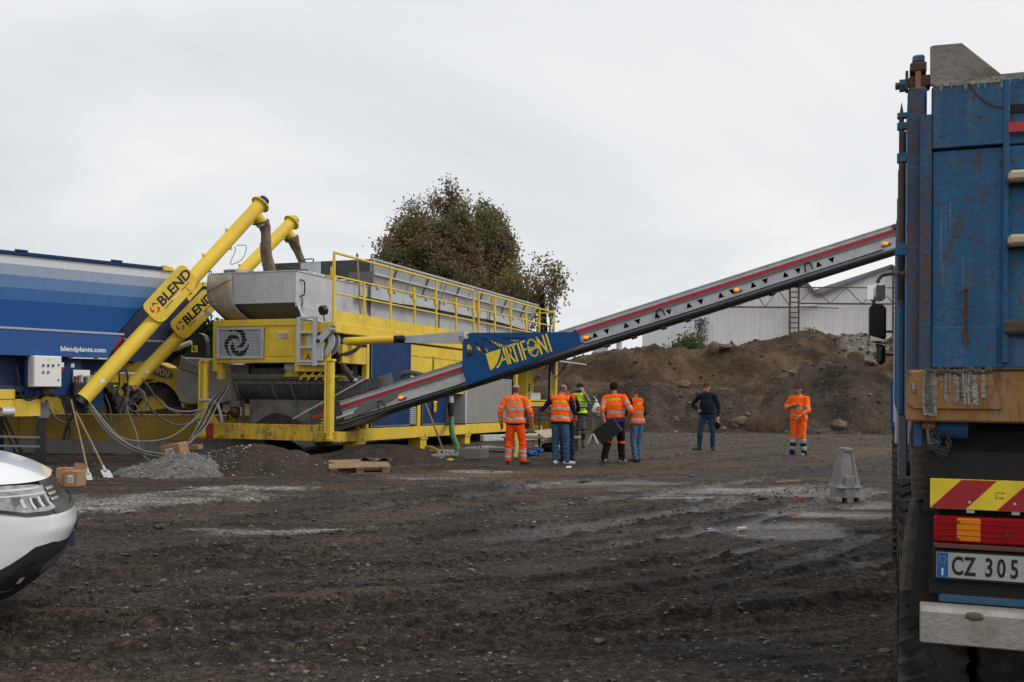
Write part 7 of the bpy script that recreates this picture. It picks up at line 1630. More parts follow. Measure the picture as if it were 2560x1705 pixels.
person('half hidden man in orange vest and navy sleeves behind the bowed man', stand(1418, 1154), -25,
       dict(skin=SKIN, hair=HAIRG, top=HV, sleeve=NAVYC, bottom=DENIM2, shoe=SHOEB, vest=1, under=NAVYC, hem=.92, bulk=1.08, stripes=((1.0, 1.055), (1.19, 1.245)), puff=.02),
       dict(elR=(.30, .05, 1.16), wrR=(.16, .28, 1.02), elL=(-.30, .05, 1.16), wrL=(-.12, .30, 1.02), nod=10, lean=.04, yaw=-10), 1.78)
person('dark haired bearded man in yellow hi-vis vest holding a phone to his ear', stand(1449, 1119), 205,
       dict(skin=SKINL, hair=HAIRD, beard=HAIRD, top=HVY, sleeve=cloth('taupe_sleeve', (0.16, 0.14, 0.12)), bottom=GREYC, shoe=SHOEB, vest=1, under=BLACKC, hem=.95, belt=.06, bulk=1.05, stripes=((1.03, 1.075), (1.17, 1.215)), legtape=((.0, .12, 10), (.3, .75, 10)), band=BLACKC, hairthick=.022, puff=.015, cuff=.85),
       dict(elL=(-.36, .16, 1.22), wrL=(-.16, .13, 1.52), handL=(.35, 0, 1), thumbL=(.3, 1, 0), elR=(.30, .05, 1.16), wrR=(.14, .22, 1.34), nod=8, yaw=-12, anL=(-.13, .05, .1), anR=(.13, -.1, .1), knR=(.12, -.02, .5), toeL=(-.22, .22), toeR=(.2, .06)), 1.76)
crate_man = person('man in orange jacket and black trousers holding a black crate', stand(1538, 1161), 18,
       dict(skin=SKIN, hair=HAIRD, top=HV, sleeve=HV, bottom=BLACKC, shoe=SHOEG, under=BLUEC, belt=.09, hem=.99, bulk=1.04, legw=1.2, armw=1.15, stripes=((1.09, 1.15),), armtape=((.32, .48), (.72, .90)), cuff=.10, bare=1, legtape=((.0, .16, 10),), band=HV2, back='ARTIFONI', backz=1.36, backsize=.075, hairthick=.014, collar=1.52, puff=.02),
       dict(elL=(-.27, -.10, 1.16), wrL=(-.21, -.13, .93), handL=(.25, -.1, -1), thumbL=(1, .2, .1), curlL=.2, elR=(.36, -.05, 1.15), wrR=(.24, .08, .98), yaw=-20, nod=14, side=-.06, lean=.05, hipL=(-.09, 0, .92), knL=(-.17, .06, .50), anL=(-.22, -.12, .11), anR=(.13, .03, .10), knR=(.12, .05, .5), toeL=(-.38, .03), toeR=(.20, .20)), 1.77)
person('man in orange vest, black T-shirt and pale jeans looking left', stand(1592, 1156), -42,
       dict(skin=SKIN, hair=HAIRG, top=HV, sleeve=BLACKC, bottom=DENIM3, shoe=SHOEB, vest=1, under=BLACKC, hem=.90, bulk=1.04, legw=1.1, stripes=((.98, 1.035), (1.13, 1.185)), cuff=.4, back='ART', backz=1.34, backsize=.09, puff=.022),
       dict(elL=(-.28, .02, 1.14), wrL=(-.15, .22, .98), elR=(.28, .04, 1.14), wrR=(.16, .24, 1.0), nod=20, yaw=-14, lean=.06, anL=(-.09, -.04, .1), anR=(.09, .02, .1)), 1.69)
person('man in navy sweater and blue jeans with one hand on his hip', stand(1768, 1127), 195,
       dict(skin=SKINL, hair=HAIRB, top=NAVYC, sleeve=NAVYC, bottom=DENIM2, shoe=SHOEB, hem=.97, bulk=1.02, collar=1.545, stripes=(), hairthick=.016, belt=.03, under=BLACKC),
       dict(elR=(.40, -.10, 1.20), wrR=(.22, .03, 1.04), handR=(-.8, .2, -.2), elL=(-.29, -.03, 1.13), wrL=(-.27, .05, .86), handL=(0, .05, -1), curlL=.7, anR=(.21, .02, .10), knR=(.18, .05, .5), anL=(-.14, -.04, .10), knL=(-.14, .03, .5), toeR=(.38, .12), toeL=(-.18, .14), nod=12, yaw=14, side=.03), 1.80)
person('man in full orange suit with banded trouser cuffs and folded arm', stand(1996, 1137), 218,
       dict(skin=SKIN, hair=HAIRB, top=HV, sleeve=HV, bottom=HV, shoe=SHOEG, under=BLUEC, hem=.90, bulk=1.12, legw=1.22, armw=1.15, stripes=((1.0, 1.05), (1.17, 1.22)), armtape=((.62, .76),), foretape=((.25, .45),), legtape=((.12, .40, 6), (.40, .62, 10), (.62, .84, 6), (.84, 1.01, 10)), hairthick=.014, collar=1.51),
       dict(elR=(.31, .02, 1.20), wrR=(.03, .22, 1.27), handR=(-1, .1, .15), thumbR=(0, .1, 1), elL=(-.29, .10, 1.14), wrL=(-.10, .28, .97), handL=(.6, .2, -.8), curlL=.6, nod=2, yaw=22, anL=(-.13, -.03, .1), anR=(.15, .03, .1), toeR=(.34, .14), toeL=(-.13, .18)), 1.80)
# what they hold
cw = lambda p: crate_man.matrix_world @ Vector(p)
bpy.context.view_layer.update()
CR = thing('black_crate', 'black plastic crate with lid held at the hip of the man in black trousers', 'crate', (crate_man.location.x - .19, crate_man.location.y - .30, crate_man.location.z + .72), (0, radians(-36), radians(-14)))
CR.scale = (.86, .86, .92)
for x_ in (-.30, .27): BX('side_wall', CR, BLACK, x_, x_ + .03, -.17, .17, -.19, .19, bev=0.02)
for z_ in (-.19, .16): BX('side_wall', CR, BLACKGLOSS, -.27, .27, -.17, .17, z_, z_ + .03, bev=0.01)
BX('back_panel', CR, BLACKGLOSS, -.27, .27, .14, .17, -.16, .16, bev=0); BX('front_panel', CR, BLACK, -.27, .27, -.165, -.13, -.16, .16, bev=0.01); BX('handle', CR, GREYPAINT, -.29, -.285, -.08, .08, .0, .1, bev=0); BX('lid_rib', CR, BLACK, -.08, -.04, -.178, -.165, -.17, .17, bev=0.004); BX('lid_rib', CR, BLACK, .10, .14, -.178, -.165, -.17, .17, bev=0.004)
p = at(1794, 1060, 26.5); CP = thing('baseball_hat', 'black hat dangling from the hand of the man in navy', 'hat', p)
MB().ball((0, 0, -.03), (.07, .09, .11), 12, 8).build('crown', BLACKC, CP, smooth=True); MB().ball((-.02, -.04, -.12), (.06, .07, .015), 12, 6).build('visor', BLACKC, CP, smooth=True); MB().cyl((0, 0, .06), (0, 0, .16), .006, 6).build('strap', BLACKC, CP)
# ================================================================== trees
def leaf_mat(name, stops, hue=None):
    m, t, b = nodes_of(name); g = t.nodes.new('ShaderNodeNewGeometry'); v = coords(t)
    c = ramp(t, g.outputs['Random Per Island'], stops).outputs[0]
    if hue:
        n = noise(t, v, hue[0], 3, 0.5); c = mixc(t, ramp(t, n, [(hue[1], 0.0), (hue[1] + .12, 1.0)]).outputs[0], c, ramp(t, g.outputs['Random Per Island'], hue[2]).outputs[0])
    t.links.new(c, b.inputs['Base Color']); b.inputs['Roughness'].default_value = 0.7; b.inputs['Specular IOR Level'].default_value = 0.2
    tr = t.nodes.new('ShaderNodeBsdfTranslucent'); t.links.new(c, tr.inputs[0]); mx_ = t.nodes.new('ShaderNodeMixShader'); mx_.inputs[0].default_value = 0.5
    o = t.nodes['Material Output']; t.links.new(b.outputs[0], mx_.inputs[1]); t.links.new(tr.outputs[0], mx_.inputs[2]); t.links.new(mx_.outputs[0], o.inputs[0])
    return m
BARK = paint('bark', (0.075, 0.062, 0.05), 0.95, amt=0.6, scale=5, bump=0.2, spec=0.1)
BROWNLEAF = [(0.0, (0.13, 0.095, 0.07)), (0.5, (0.21, 0.15, 0.105)), (1.0, (0.32, 0.23, 0.15))]; GREENLEAF = [(0.0, (0.10, 0.10, 0.05)), (0.5, (0.17, 0.16, 0.08)), (1.0, (0.28, 0.25, 0.12))]
L_BIG = leaf_mat('autumn_leaf', GREENLEAF, (0.35, 0.47, BROWNLEAF)); L_YEL = leaf_mat('yellow_green_leaf', [(0.0, (0.10, 0.10, 0.035)), (0.5, (0.19, 0.17, 0.06)), (1.0, (0.30, 0.25, 0.09))], (0.5, 0.5, BROWNLEAF)); L_IVY = leaf_mat('ivy_leaf', [(0.0, (0.008, 0.018, 0.008)), (1.0, (0.025, 0.045, 0.016))]); L_BUSH = leaf_mat('bush_leaf', [(0.0, (0.035, 0.06, 0.02)), (1.0, (0.11, 0.15, 0.05))])
def leaves(name, C, size, mat, parent, seed):
    rs = np.random.RandomState(seed); n = len(C); a = rs.randn(n, 3); a /= np.linalg.norm(a, axis=1)[:, None]; b_ = rs.randn(n, 3); b_ -= a * (a * b_).sum(1)[:, None]; b_ /= np.linalg.norm(b_, axis=1)[:, None]
    sz = size * rs.uniform(.55, 1.3, n)[:, None]; V = np.stack([C - a * sz, C + b_ * sz * .55, C + a * sz, C - b_ * sz * .55], 1).reshape(-1, 3)
    return raw_mesh(name, V, np.arange(n * 4).reshape(-1, 4), mat, parent)
def tree(name, label, base, height, spread, trunk_r, mat, seed, depth=5, lean=(0, 0), leaf=.16, per=26, scatter_=.5, first=.22, group=None, fork=3, up_=.35, rad=None, ang=.75, thin=.32, drop_=0.0):
    T_ = thing(name, label, 'tree', base, group=group); r = random.Random(seed); mb = MB(); tips = []
    def grow(p, d, ln, rad, lv):
        pts = [p]; q = p
        for k in range(4):
            d = (d + Vector((r.gauss(0, .13), r.gauss(0, .13), r.gauss(0, .08) + .03))).normalized(); q = q + d * ln / 4; pts.append(q)
        mb.tube(pts, [rad * (1 - .10 * k) for k in range(5)], 7 if lv < 2 else 4, cap=False)
        if lv >= depth - 2:
            for k in range(1, 5): tips.append((pts[k], ln * .3))
        if lv == depth: return
        nb = fork if lv else fork + 2
        for k in range(nb):
            f = r.uniform(.45, 1.0) if k else 1.0; bp_ = pts[0].lerp(pts[4], f) if f < 1 else pts[4]; az = 2 * pi * (k + r.random() * .8) / nb; s_ = ang * r.uniform(.6, 1.25); u, v_ = frame_of(d); nd = (d * cos(s_) + (u * cos(az) + v_ * sin(az)) * sin(s_) * spread); nd.z += up_ * (.5 if lv > 1 else 1)
            grow(bp_, nd.normalized(), ln * r.uniform(.62, .82), rad * (.50 if k else .64), lv + 1)
    grow(Vector((0, 0, 0)), Vector((lean[0], lean[1], 1)).normalized(), height * first, trunk_r, 0)
    P_ = np.array([t_[0][:] for t_ in tips])
    # scale the skeleton to the wanted height
    sc_ = height / P_[:, 2].max(); 
    P_ = P_ * sc_; cxy = P_[:, :2].mean(0); q_ = np.percentile(np.abs(P_[:, 0] - cxy[0]), 93); sh_ = (rad / q_) if rad else 1.0
    fz = lambda z_: np.clip(z_ / (height * .35), 0, 1)
    mb.v = [Vector(((v_.x * sc_ - cxy[0] * fz(v_.z * sc_)) * sh_, (v_.y * sc_ - cxy[1] * fz(v_.z * sc_)) * sh_, v_.z * sc_)) for v_ in mb.v]
    P_[:, 0] = (P_[:, 0] - cxy[0] * fz(P_[:, 2])) * sh_; P_[:, 1] = (P_[:, 1] - cxy[1] * fz(P_[:, 2])) * sh_
    if rad:      # keep every twig inside the crown's outline
        ce = np.array([0, 0, height * .56]); rx_ = np.array([rad * 1.25, rad * 1.25, height * .445])
        def pull(q):
            e_ = np.linalg.norm((q - ce) / rx_, axis=-1, keepdims=True); k_ = np.where((e_ > 1) & (q[..., 2:3] > height * .3), (1 + .03 * (e_ - 1)) / np.maximum(e_, 1e-6), 1.0); return ce + (q - ce) * k_
        P_ = pull(P_); mb.v = [Vector(q) for q in pull(np.array([v_[:] for v_ in mb.v]))]
    mb.build('trunk', BARK, T_, smooth=True, fix=False)
    rs = np.random.RandomState(seed)
    if drop_: P_ = P_[vnoise(P_[:, 0] * 1.1 + 30, P_[:, 2] * 1.1 + P_[:, 1] * .6 + 40, seed + 5) + .12 * rs.randn(len(P_)) > drop_]
    C = np.repeat(P_, per, 0) + rs.randn(len(P_) * per, 3) * scatter_ * np.array([1, 1, .8])
    keep = vnoise(C[:, 0] * .9 + C[:, 2] * .7 + 50, C[:, 1] * .9 + C[:, 2] * .4 + 50, seed) + .25 * rs.randn(len(C)) >  thin; C = C[keep]
    leaves('crown', C, leaf, mat, T_, seed)
    return T_, P_
YT = 62
b0 = at(1108, 900, YT); b0.z = 0
tree('deciduous_tree', 'large browning autumn tree with dense rounded crown behind the plant', b0, 14.4, 1.15, .42, L_BIG, 11, depth=5, leaf=.105, per=30, scatter_=.27, fork=4, first=.25, up_=.20, ang=.85, rad=3.75, thin=.42, drop_=.30)
b1 = at(1010, 900, 58); b1.z = 0
tree('deciduous_tree', 'smaller reddish brown tree in front of the left side of the big crown', b1, 8.6, 1.1, .22, leaf_mat('red_brown_leaf', BROWNLEAF), 5, depth=4, leaf=.13, per=12, scatter_=.45, fork=4, first=.25, up_=.2, rad=1.9)
b2 = at(1300, 900, 57); b2.z = 0
tree('deciduous_tree', 'thin yellowing tree between the big crown and the ivy clad trunk', b2, 9.9, .75, .12, L_YEL, 8, depth=4, leaf=.11, per=6, scatter_=.34, fork=3, first=.3, up_=.4, rad=1.3)
b3 = at(1362, 900, 55); b3.z = 0
T4, P4 = tree('deciduous_tree', 'slim tree with ivy covered trunk right of the walkway railing', b3, 9.2, .55, .15, L_YEL, 21, depth=4, leaf=.10, per=4, scatter_=.30, fork=3, first=.42, up_=.5, lean=(-.02, 0), rad=.95)
rs = np.random.RandomState(4); zz = rs.uniform(0, 7.2, 5200); aa = rs.uniform(0, 6.28, 5200); rr_ = np.interp(zz, [0, 3, 5, 7.2], [.55, .45, .26, .1]) * np.sqrt(rs.rand(5200))
leaves('ivy', np.stack([rr_ * np.cos(aa) - .03 * zz, rr_ * np.sin(aa), zz], -1), .10, L_IVY, T4, 6)
b4 = at(1722, 900, 66); b4.z = 0.5
tree('young_tree', 'light green young tree at the left corner of the warehouse', b4, 4.6, .9, .07, L_BUSH, 31, depth=3, leaf=.11, per=16, scatter_=.36, fork=4, first=.3)
b5 = at(1778, 900, 67); b5.z = 0.5
tree('young_tree', 'darker green bush against the warehouse wall right of the young tree', b5, 3.9, .8, .06, leaf_mat('dark_bush_leaf', [(0, (.02, .035, .014)), (1, (.06, .085, .03))]), 33, depth=3, leaf=.11, per=16, scatter_=.34, fork=4, first=.3)
for i, (px, Y_, h_, lb) in enumerate([(515, 70, 6.2, 'dark green tree seen far off behind the loader boom'), (455, 74, 5.4, 'distant dark tree between the silo end and the loader'), (575, 80, 5.0, 'distant dark tree mostly hidden behind the plant end')]):
    b_ = at(px, 900, Y_); b_.z = 0; tree('far_tree', lb, b_, h_, 1.0, .16, L_IVY if i != 1 else L_BUSH, 40 + i, depth=4, leaf=.17, per=9, scatter_=.5, fork=4, first=.22, up_=.2)
# far ground cover behind the yard
leafm = leaf_mat('scrub_leaf', [(0, (.02, .03, .012)), (1, (.06, .07, .03))]); rs = np.random.RandomState(8)
cx_ = rs.uniform(-75, -6, 260); C = np.concatenate([np.stack([x_ + rs.randn(90) * 1.0, 88 + rs.randn(90), np.abs(rs.randn(90)) * (.6 + 1.0 * vnoise(np.array([x_ * .1]), np.array([0.]))[0])], -1) for x_ in cx_])
tag(leaves('far_scrub', C, .22, leafm, None, 3), kind='stuff', label='strip of far scrub along the back of the yard on the left')
# dry weeds at the foot of the bank
DRY = plain('dry_stalk', (0.13, 0.085, 0.05), 0.9)
def tuft(px, py, n, h, wd, label, seed):
    c_ = drop(px, py); r = random.Random(seed); mb = MB()
    for k in range(n):
        p = Vector((r.gauss(0, wd), r.gauss(0, wd * .5), 0)); d = Vector((r.gauss(0, .7), r.gauss(0, .5), 1)).normalized(); q = p + d * h * r.uniform(.4, 1); mb.tube([p, (p + q) / 2 + Vector((r.gauss(0, .05), 0, .02)), q], [.006, .005, .003], 3, cap=False)
    o = mb.build('dry_weeds', DRY, fix=False); o.location = c_ - Vector((0, 0, .05)); return tag(o, label, 'weeds')
tuft(1915, 1072, 260, .75, .55, 'tangle of dry brown weeds at the bank foot beside the orange suit man', 1); tuft(2190, 1078, 120, .4, .35, 'small dry weed clump at the bank foot near the truck', 2); tuft(1760, 1072, 80, .35, .4, 'thin dry weeds behind the legs of the man in navy', 3)

# ================================================================== warehouse
WY = 75.0
WALLM, t, b = nodes_of('corrugated_sheet'); v = coords(t); c = mixc(t, ramp(t, noise(t, coords(t, (1.5, 1.5, .12)), 2.2, 5), [(.45, 0.0), (.75, .5)]).outputs[0], (0.74, 0.745, 0.75), (0.55, 0.52, 0.48)); t.links.new(c, b.inputs['Base Color']); b.inputs['Roughness'].default_value = 0.55
WRUST = paint('rusty_truss_steel', (0.10, 0.055, 0.045), 0.85, amt=.5, scale=3)
o0 = at(1736, 900, WY); WH = thing('warehouse', 'pale corrugated warehouse with sawtooth roof and rusty lattice columns', 'warehouse', (o0.x, WY, 0))
wx = lambda px: at(px, 800, WY).x - o0.x; wz = lambda px, py: at(px, py, WY).z
zV, zP = wz(2041, 739), wz(2228, 664); xV1 = wx(2041); per_ = wx(2041 + 255) - xV1; gent = per_ * .72
prof = [(0, wz(1736, 772)), (wx(1785), zV - .05)]
xx = xV1 - per_
while xx < 40: prof += [(xx, zV), (xx + gent, zP)] if xx > 0 else [(xx + gent, zP)]; xx += per_
XE = 41.0; prof = [p for p in prof if p[0] < XE]; prof.sort(); prof.append((XE, zV))
zTop = lambda x_: float(np.interp(x_, [p[0] for p in prof], [p[1] for p in prof]))
# sheets: each corrugated panel is a piece of its own
pw = 0.95; k = 0; x_ = 0.0
while x_ < XE - .01:
    x2 = min(x_ + pw, XE); nn = 8; vs = []; fs = []
    for i in range(nn * 2 + 1):
        f_ = x_ + (x2 - x_) * i / (nn * 2); dep = (.035 if i % 2 else 0); vs += [(f_, -dep, -.2), (f_, -dep, zTop(f_) - .03)]
    fs = [(2 * i, 2 * i + 2, 2 * i + 3, 2 * i + 1) for i in range(nn * 2)]
    mesh('wall_sheet', vs, fs, WALLM, WH); x_ = x2
MB().box(-.02, .02, 0, 30, 0, zTop(0)).build('gable_wall', WALLM, WH)
ROOFM = plain('roof_felt', (0.05, 0.052, 0.06), 0.8); TRIM = plain('roof_trim', (0.11, 0.12, 0.14), 0.6)
for (a, za), (b_, zb_) in zip(prof[:-1], prof[1:]):
    if b_ - a < .05: continue
    MB().add([(a, -.3, za), (b_, -.3, zb_), (b_, 30, zb_), (a, 30, za), (a, -.3, za + .06), (b_, -.3, zb_ + .06), (b_, 30, zb_ + .06), (a, 30, za + .06)], [(0, 1, 2, 3), (4, 5, 6, 7), (0, 1, 5, 4), (2, 3, 7, 6)]).build('roof_slope', ROOFM, WH); MB().bar((a, -.32, za - .03), (b_, -.32, zb_ - .03), .06, .22).build('verge_board', TRIM, WH)
def lattice(xc, zt_):
    c_ = MB().bar((xc - .33, -.9, 0), (xc - .33, -.9, zt_), .12).bar((xc + .33, -.9, 0), (xc + .33, -.9, zt_), .12).build('lattice_column', WRUST, WH)
    for k in range(int(zt_ / .38)): MB().bar((xc - .33, -.9, .2 + .38 * k), (xc + .33, -.9, .2 + .38 * k), .07, .09).build('lattice_bar', WRUST, c_)
lattice(wx(1977), zP - .6); lattice(wx(2232), zP - .1); lattice(wx(2487), zP - .6); lattice(wx(1977) - per_ if False else .35, zTop(.35) - .4) if False else None
CH = wz(1800, 770)
def truss(xa, xb, zc, zt_):
    tr_ = MB().bar((xa, -.9, zc), (xb, -.9, zc), .10, .12).build('truss_chord', WRUST, WH); MB().bar((xa, -.9, zt_), (xb, -.9, zt_), .07, .08).build('top_chord', WRUST, tr_); n = 3
    for k in range(n):
        f0 = xa + (xb - xa) * k / n; f1 = xa + (xb - xa) * (k + .5) / n; f2 = xa + (xb - xa) * (k + 1) / n
        MB().bar((f0, -.9, zc), (f1, -.9, zt_), .045).build('truss_web', WRUST, tr_); MB().bar((f1, -.9, zt_), (f2, -.9, zc), .05).build('truss_web', WRUST, tr_)
truss(wx(1780), wx(1968), CH, CH + 1.35); truss(wx(1986), wx(2224), wz(2100, 762), wz(2100, 722)); truss(wx(2240), wx(2480), wz(2100, 762), wz(2100, 722))
MB().bar((wx(1985), -.5, wz(1985, 768)), (wx(2090), -.5, wz(2090, 772)), .06).build('gutter_pipe', WRUST, WH)
CY('downpipe', WH, WALLM, (wx(1987), -.3, 0), (wx(1987), -.3, zV - .8), .09, 10); CY('downpipe', WH, WALLM, (.1, -.2, 0), (.1, -.2, zTop(0)), .08, 10); CY('gutter_pipe', WH, WALLM, (wx(1987), -.3, zV - .85), (xV1, -.3, zV - .75), .10, 10)
rs = np.random.RandomState(12); zz = rs.uniform(3, 7, 700); C = np.stack([wx(1750) + rs.randn(700) * .28, -.25 + rs.randn(700) * .08, zz], -1); leaves('dead_ivy', C, .10, DRY, WH, 5)
zz = rs.uniform(3, 6.4, 420); C = np.stack([wx(2000) + .3 + rs.randn(420) * .3 + (zz - 4) * .12, -.3 + rs.randn(420) * .08, zz], -1); leaves('dead_ivy', C, .09, leaf_mat('reddish_creeper', [(0, (.06, .03, .02)), (1, (.13, .06, .045))]), WH, 6)
# two flues on the far side of the bank
def flue(px, py, Y_, r_, label, capm):
    p = at(px, py, Y_); F_ = thing('flue', label, 'flue', (p.x, Y_, 0)); CY('pipe', F_, capm, (0, 0, 0), (0, 0, p.z), r_, 16)
    return F_, p.z
F_, z_ = flue(1501, 873, 70, .34, 'short stout flue with square metal cowl above the bank', paint('flue_brick', (.13, .10, .085), .9, amt=.4)); BX('cowl', F_, GREYPAINT, -.5, .5, -.5, .5, z_ - .25, z_ + .45)
F_, z_ = flue(1548, 836, 70, .20, 'thin tall grey flue pipe above the bank', GREYPAINT); CY('collar', F_, GREYPAINT, (0, 0, z_ - 1.2), (0, 0, z_ - 1.05), .28, 12)
# ================================================================== loose things in the yard
# wooden pallet
def on(px, py): p = on_ground(px, py); p.z = gz(p.x, p.y); return p
p = on(888, 1186); PA = thing('wooden_pallet', 'weathered wooden pallet lying on the mud in front of the plant', 'pallet', (p.x, p.y + .45, p.z + .03), (0.10, -.02, radians(12)))
for k in range(3):
    for j in range(3): BX('block', PA, WOODM, -.55 + .48 * k, -.41 + .48 * k, -.40 + .35 * j, -.28 + .35 * j, .02, .11, bev=.004)
for j in range(3): BX('bottom_board', PA, WOODM, -.55, .55, -.40 + .35 * j, -.29 + .35 * j, .0, .02, bev=.002)
for k in range(3): BX('stringer_board', PA, WOODM, -.55 + .48 * k, -.42 + .48 * k, -.42, .42, .11, .13, bev=.002)
rnd = random.Random(3)
for k in range(7): o = BX('deck_board', PA, WOODM, -.57, .57, -.42 + .125 * k, -.42 + .125 * k + .092, .131, .152, bev=.003); o.location.x = rnd.uniform(-.012, .012); o.rotation_euler.z = rnd.uniform(-.012, .012)
o = mesh('cloth_scrap', [(x_ * .1, y_ * .1, .16 + .05 * sin(x_ * 1.7 + y_) * cos(y_ * 1.3) + .04) for y_ in range(5) for x_ in range(7)], [(j * 7 + i, j * 7 + i + 1, (j + 1) * 7 + i + 1, (j + 1) * 7 + i) for j in range(4) for i in range(6)], cloth('muddy_cloth', (.05, .045, .04)), None, True); o.location = PA.location + Vector((.0, .15, 0)); tag(o, 'crumpled dark muddy sack on the back of the wooden pallet', 'sack')
# boxes
def carton(px, py, s, rot, label, lab_, tilt=(0, 0), dz=0, lid=False):
    p = on(px, py); B = thing('cardboard_box', label, 'box', (p.x, p.y, p.z + dz), (tilt[0], tilt[1], radians(rot))); a, b_, c_ = s
    BX('carton', B, CARD, -a, a, -b_, b_, 0, c_ * 2, bev=.006); BX('tape', B, plain('tan_tape', (.40, .27, .16), .4), -.03, .03, -b_ - .002, b_ + .002, c_ * 2, c_ * 2 + .002, bev=0)
    if lab_: l_ = BX('address_label', B, WHITE, -a * .45, a * .35, -b_ - .004, -b_ - .001, c_ * .5, c_ * 1.5, bev=0); [BX('print_line', l_, BLUELOGO, -a * .38, a * .26, -b_ - .006, -b_ - .0045, c_ * (.62 + .2 * k), c_ * (.70 + .2 * k), bev=0) for k in range(4)]
    if lid: MB().prism([(-a, 0), (a, 0), (a * 1.1, .10), (-a * .7, .12)], (0, b_, c_ * 2), (1, 0, 0), (0, 0, 1), (0, .006, 0)).build('open_flap', CARD, B)
    return B
carton(188, 1216, (.11, .14, .125), -4, 'small cardboard box with white label beside the car bonnet', True, lid=True)
carton(163, 1215, (.12, .10, .15), 12, 'plain cardboard box half hidden by the car grille', False)
carton(441, 1160, (.23, .16, .15), -16, 'tilted cardboard box with label on top of the grey chippings', True, (.1, -.18), dz=.14); carton(483, 1152, (.17, .12, .05), -8, 'flat cardboard box on the chippings behind the tilted one', False, (0, -.05), dz=.26)
# shovels and poles leaning
def tool(label, foot, top, Y0, Y1, blade=None, r=.018, mat=WOODM, cat='shovel', name='shovel'):
    f = on(*foot); tp = at(*top, Y1); T_ = thing(name, label, cat, f); d = tp - f; d0 = d.normalized(); MB().tube([d0 * .22 if blade else d0 * 0, d * .5 + Vector((.006, 0, .0)), d], r, 8).build('handle', mat, T_, smooth='auto')
    if blade: u = Vector((1, 0, 0)); w_ = d0.cross(u).normalized(); bw = blade; MB().prism([(-bw, 0.02), (-bw, .26), (-.03, .32), (.03, .32), (bw, .26), (bw, .02), (0, -.03)], (0, 0, 0), u, d0, w_ * .012).build('blade', GALV, T_); MB().cyl(d0 * .24, d0 * .42, .024, 8).build('socket', GALV, T_)
    return T_
tool('wooden handled shovel with pale blade leaning on the silo by the chippings', (272, 1194), (190, 1030), 17.5, 19.6, .085); tool('second darker tool handle beside the pale bladed shovel', (225, 1200), (178, 1000), 17.3, 19.8, .05, .016)
tool('pale wooden pole leaning left of the silo leg behind the car', (62, 1145), (0, 1020), 18, 19, None, .026, cat='pole', name='wooden_pole'); tool('dark metal pole beside the pale wooden pole behind the car', (44, 1145), (-2, 1040), 18, 19, None, .018, DARKSTEEL, 'pole', 'metal_pole')
tool('long shovel leaning against the blue side panel of the plant', (1118, 1153), (1060, 1000), 22, 24.6, .10, .024); t_ = PF.world((-.95, 4.0, 0)); 
sh_ = PF.world(Vector((-.55, 2.05, 3.08))); ST = thing('shovel', 'shovel standing upright on the walkway behind the railing', 'shovel', sh_); e_ = at(893, 638, 24.6) - sh_; MB().tube([Vector((0, 0, 0)), e_ * .5, e_], .025, 8).build('handle', WOODM, ST, smooth='auto'); MB().ball(e_, (.035, .035, .05), 8, 6).build('knob', WOODM, ST, smooth=True)
# green hose from the plant outlet to the ground, in a loop
G0 = PF.world((0.08, 5.98, 1.0)); GH = HOSE('green_hose', None, plain('green_hose_rubber', (.025, .13, .045), .45, var=.4, scale=10), [G0, G0 + Vector((.02, -.02, -.15)), at(1130, 1080, 26.3), at(1142, 1115, 25.6), at(1145, 1135, 24.8), at(1128, 1146, 23.8), at(1105, 1145, 23.4)], .075, 12); tag(GH, 'thick green suction hose hanging from the black outlet of the plant', 'hose')
# concrete blocks under the legs
def block(px, py, a, b_, h, rot, label):
    p = on(px, py); o = BX('concrete_block', None, CONCRETE, -a, a, 0, b_ * 2, -.04, h, bev=.015); o.location = p; o.rotation_euler.z = radians(rot); tag(o, label, 'block'); return o
b_ = block(1172, 1148, .26, .3, .23, -20, 'concrete block under the plant leg beside the green hose'); HOSE('lifting_loop', b_, RUST, [(.1, .3, .22), (.1, .3, .3), (.16, .32, .3), (.16, .32, .22)], .012)
block(1090, 1156, .13, .22, .17, -10, 'small grey concrete block behind the yellow sling'); block(1075, 1140, .4, .3, .12, -20, 'flat concrete pad under the middle plant leg')
YS = HOSE('lifting_sling', None, plain('yellow_webbing', (.55, .33, .02), .8), [on(1066, 1136) + Vector((0, 0, .17)), on(1080, 1141) + Vector((0, 0, .2)), on(1094, 1148) + Vector((0, 0, .17)), on(1105, 1152) + Vector((0, 0, .05)), on(1130, 1155) + Vector((0, 0, .03)), on(1100, 1155) + Vector((0, 0, .03))], .045, 8); tag(YS, 'crumpled yellow lifting sling at the foot of the leaning shovel', 'sling')
ST_ = BX('steel_beam', None, GALV, 0, 2.6, -.09, .09, .18, .36, bev=.01); ST_.location = PF.world((.3, 7.7, 0)); ST_.rotation_euler.z = radians(35); tag(ST_, 'grey steel beam lying under the plant right of the green hose', 'beam')
SL = BX('concrete_slab', None, CONCRETE, -.6, .6, -.4, .4, 0.02, .12, bev=.01); SL.location = on(1245, 1128); SL.rotation_euler.z = -.3; tag(SL, 'flat grey slab behind the legs of the balding man', 'slab')
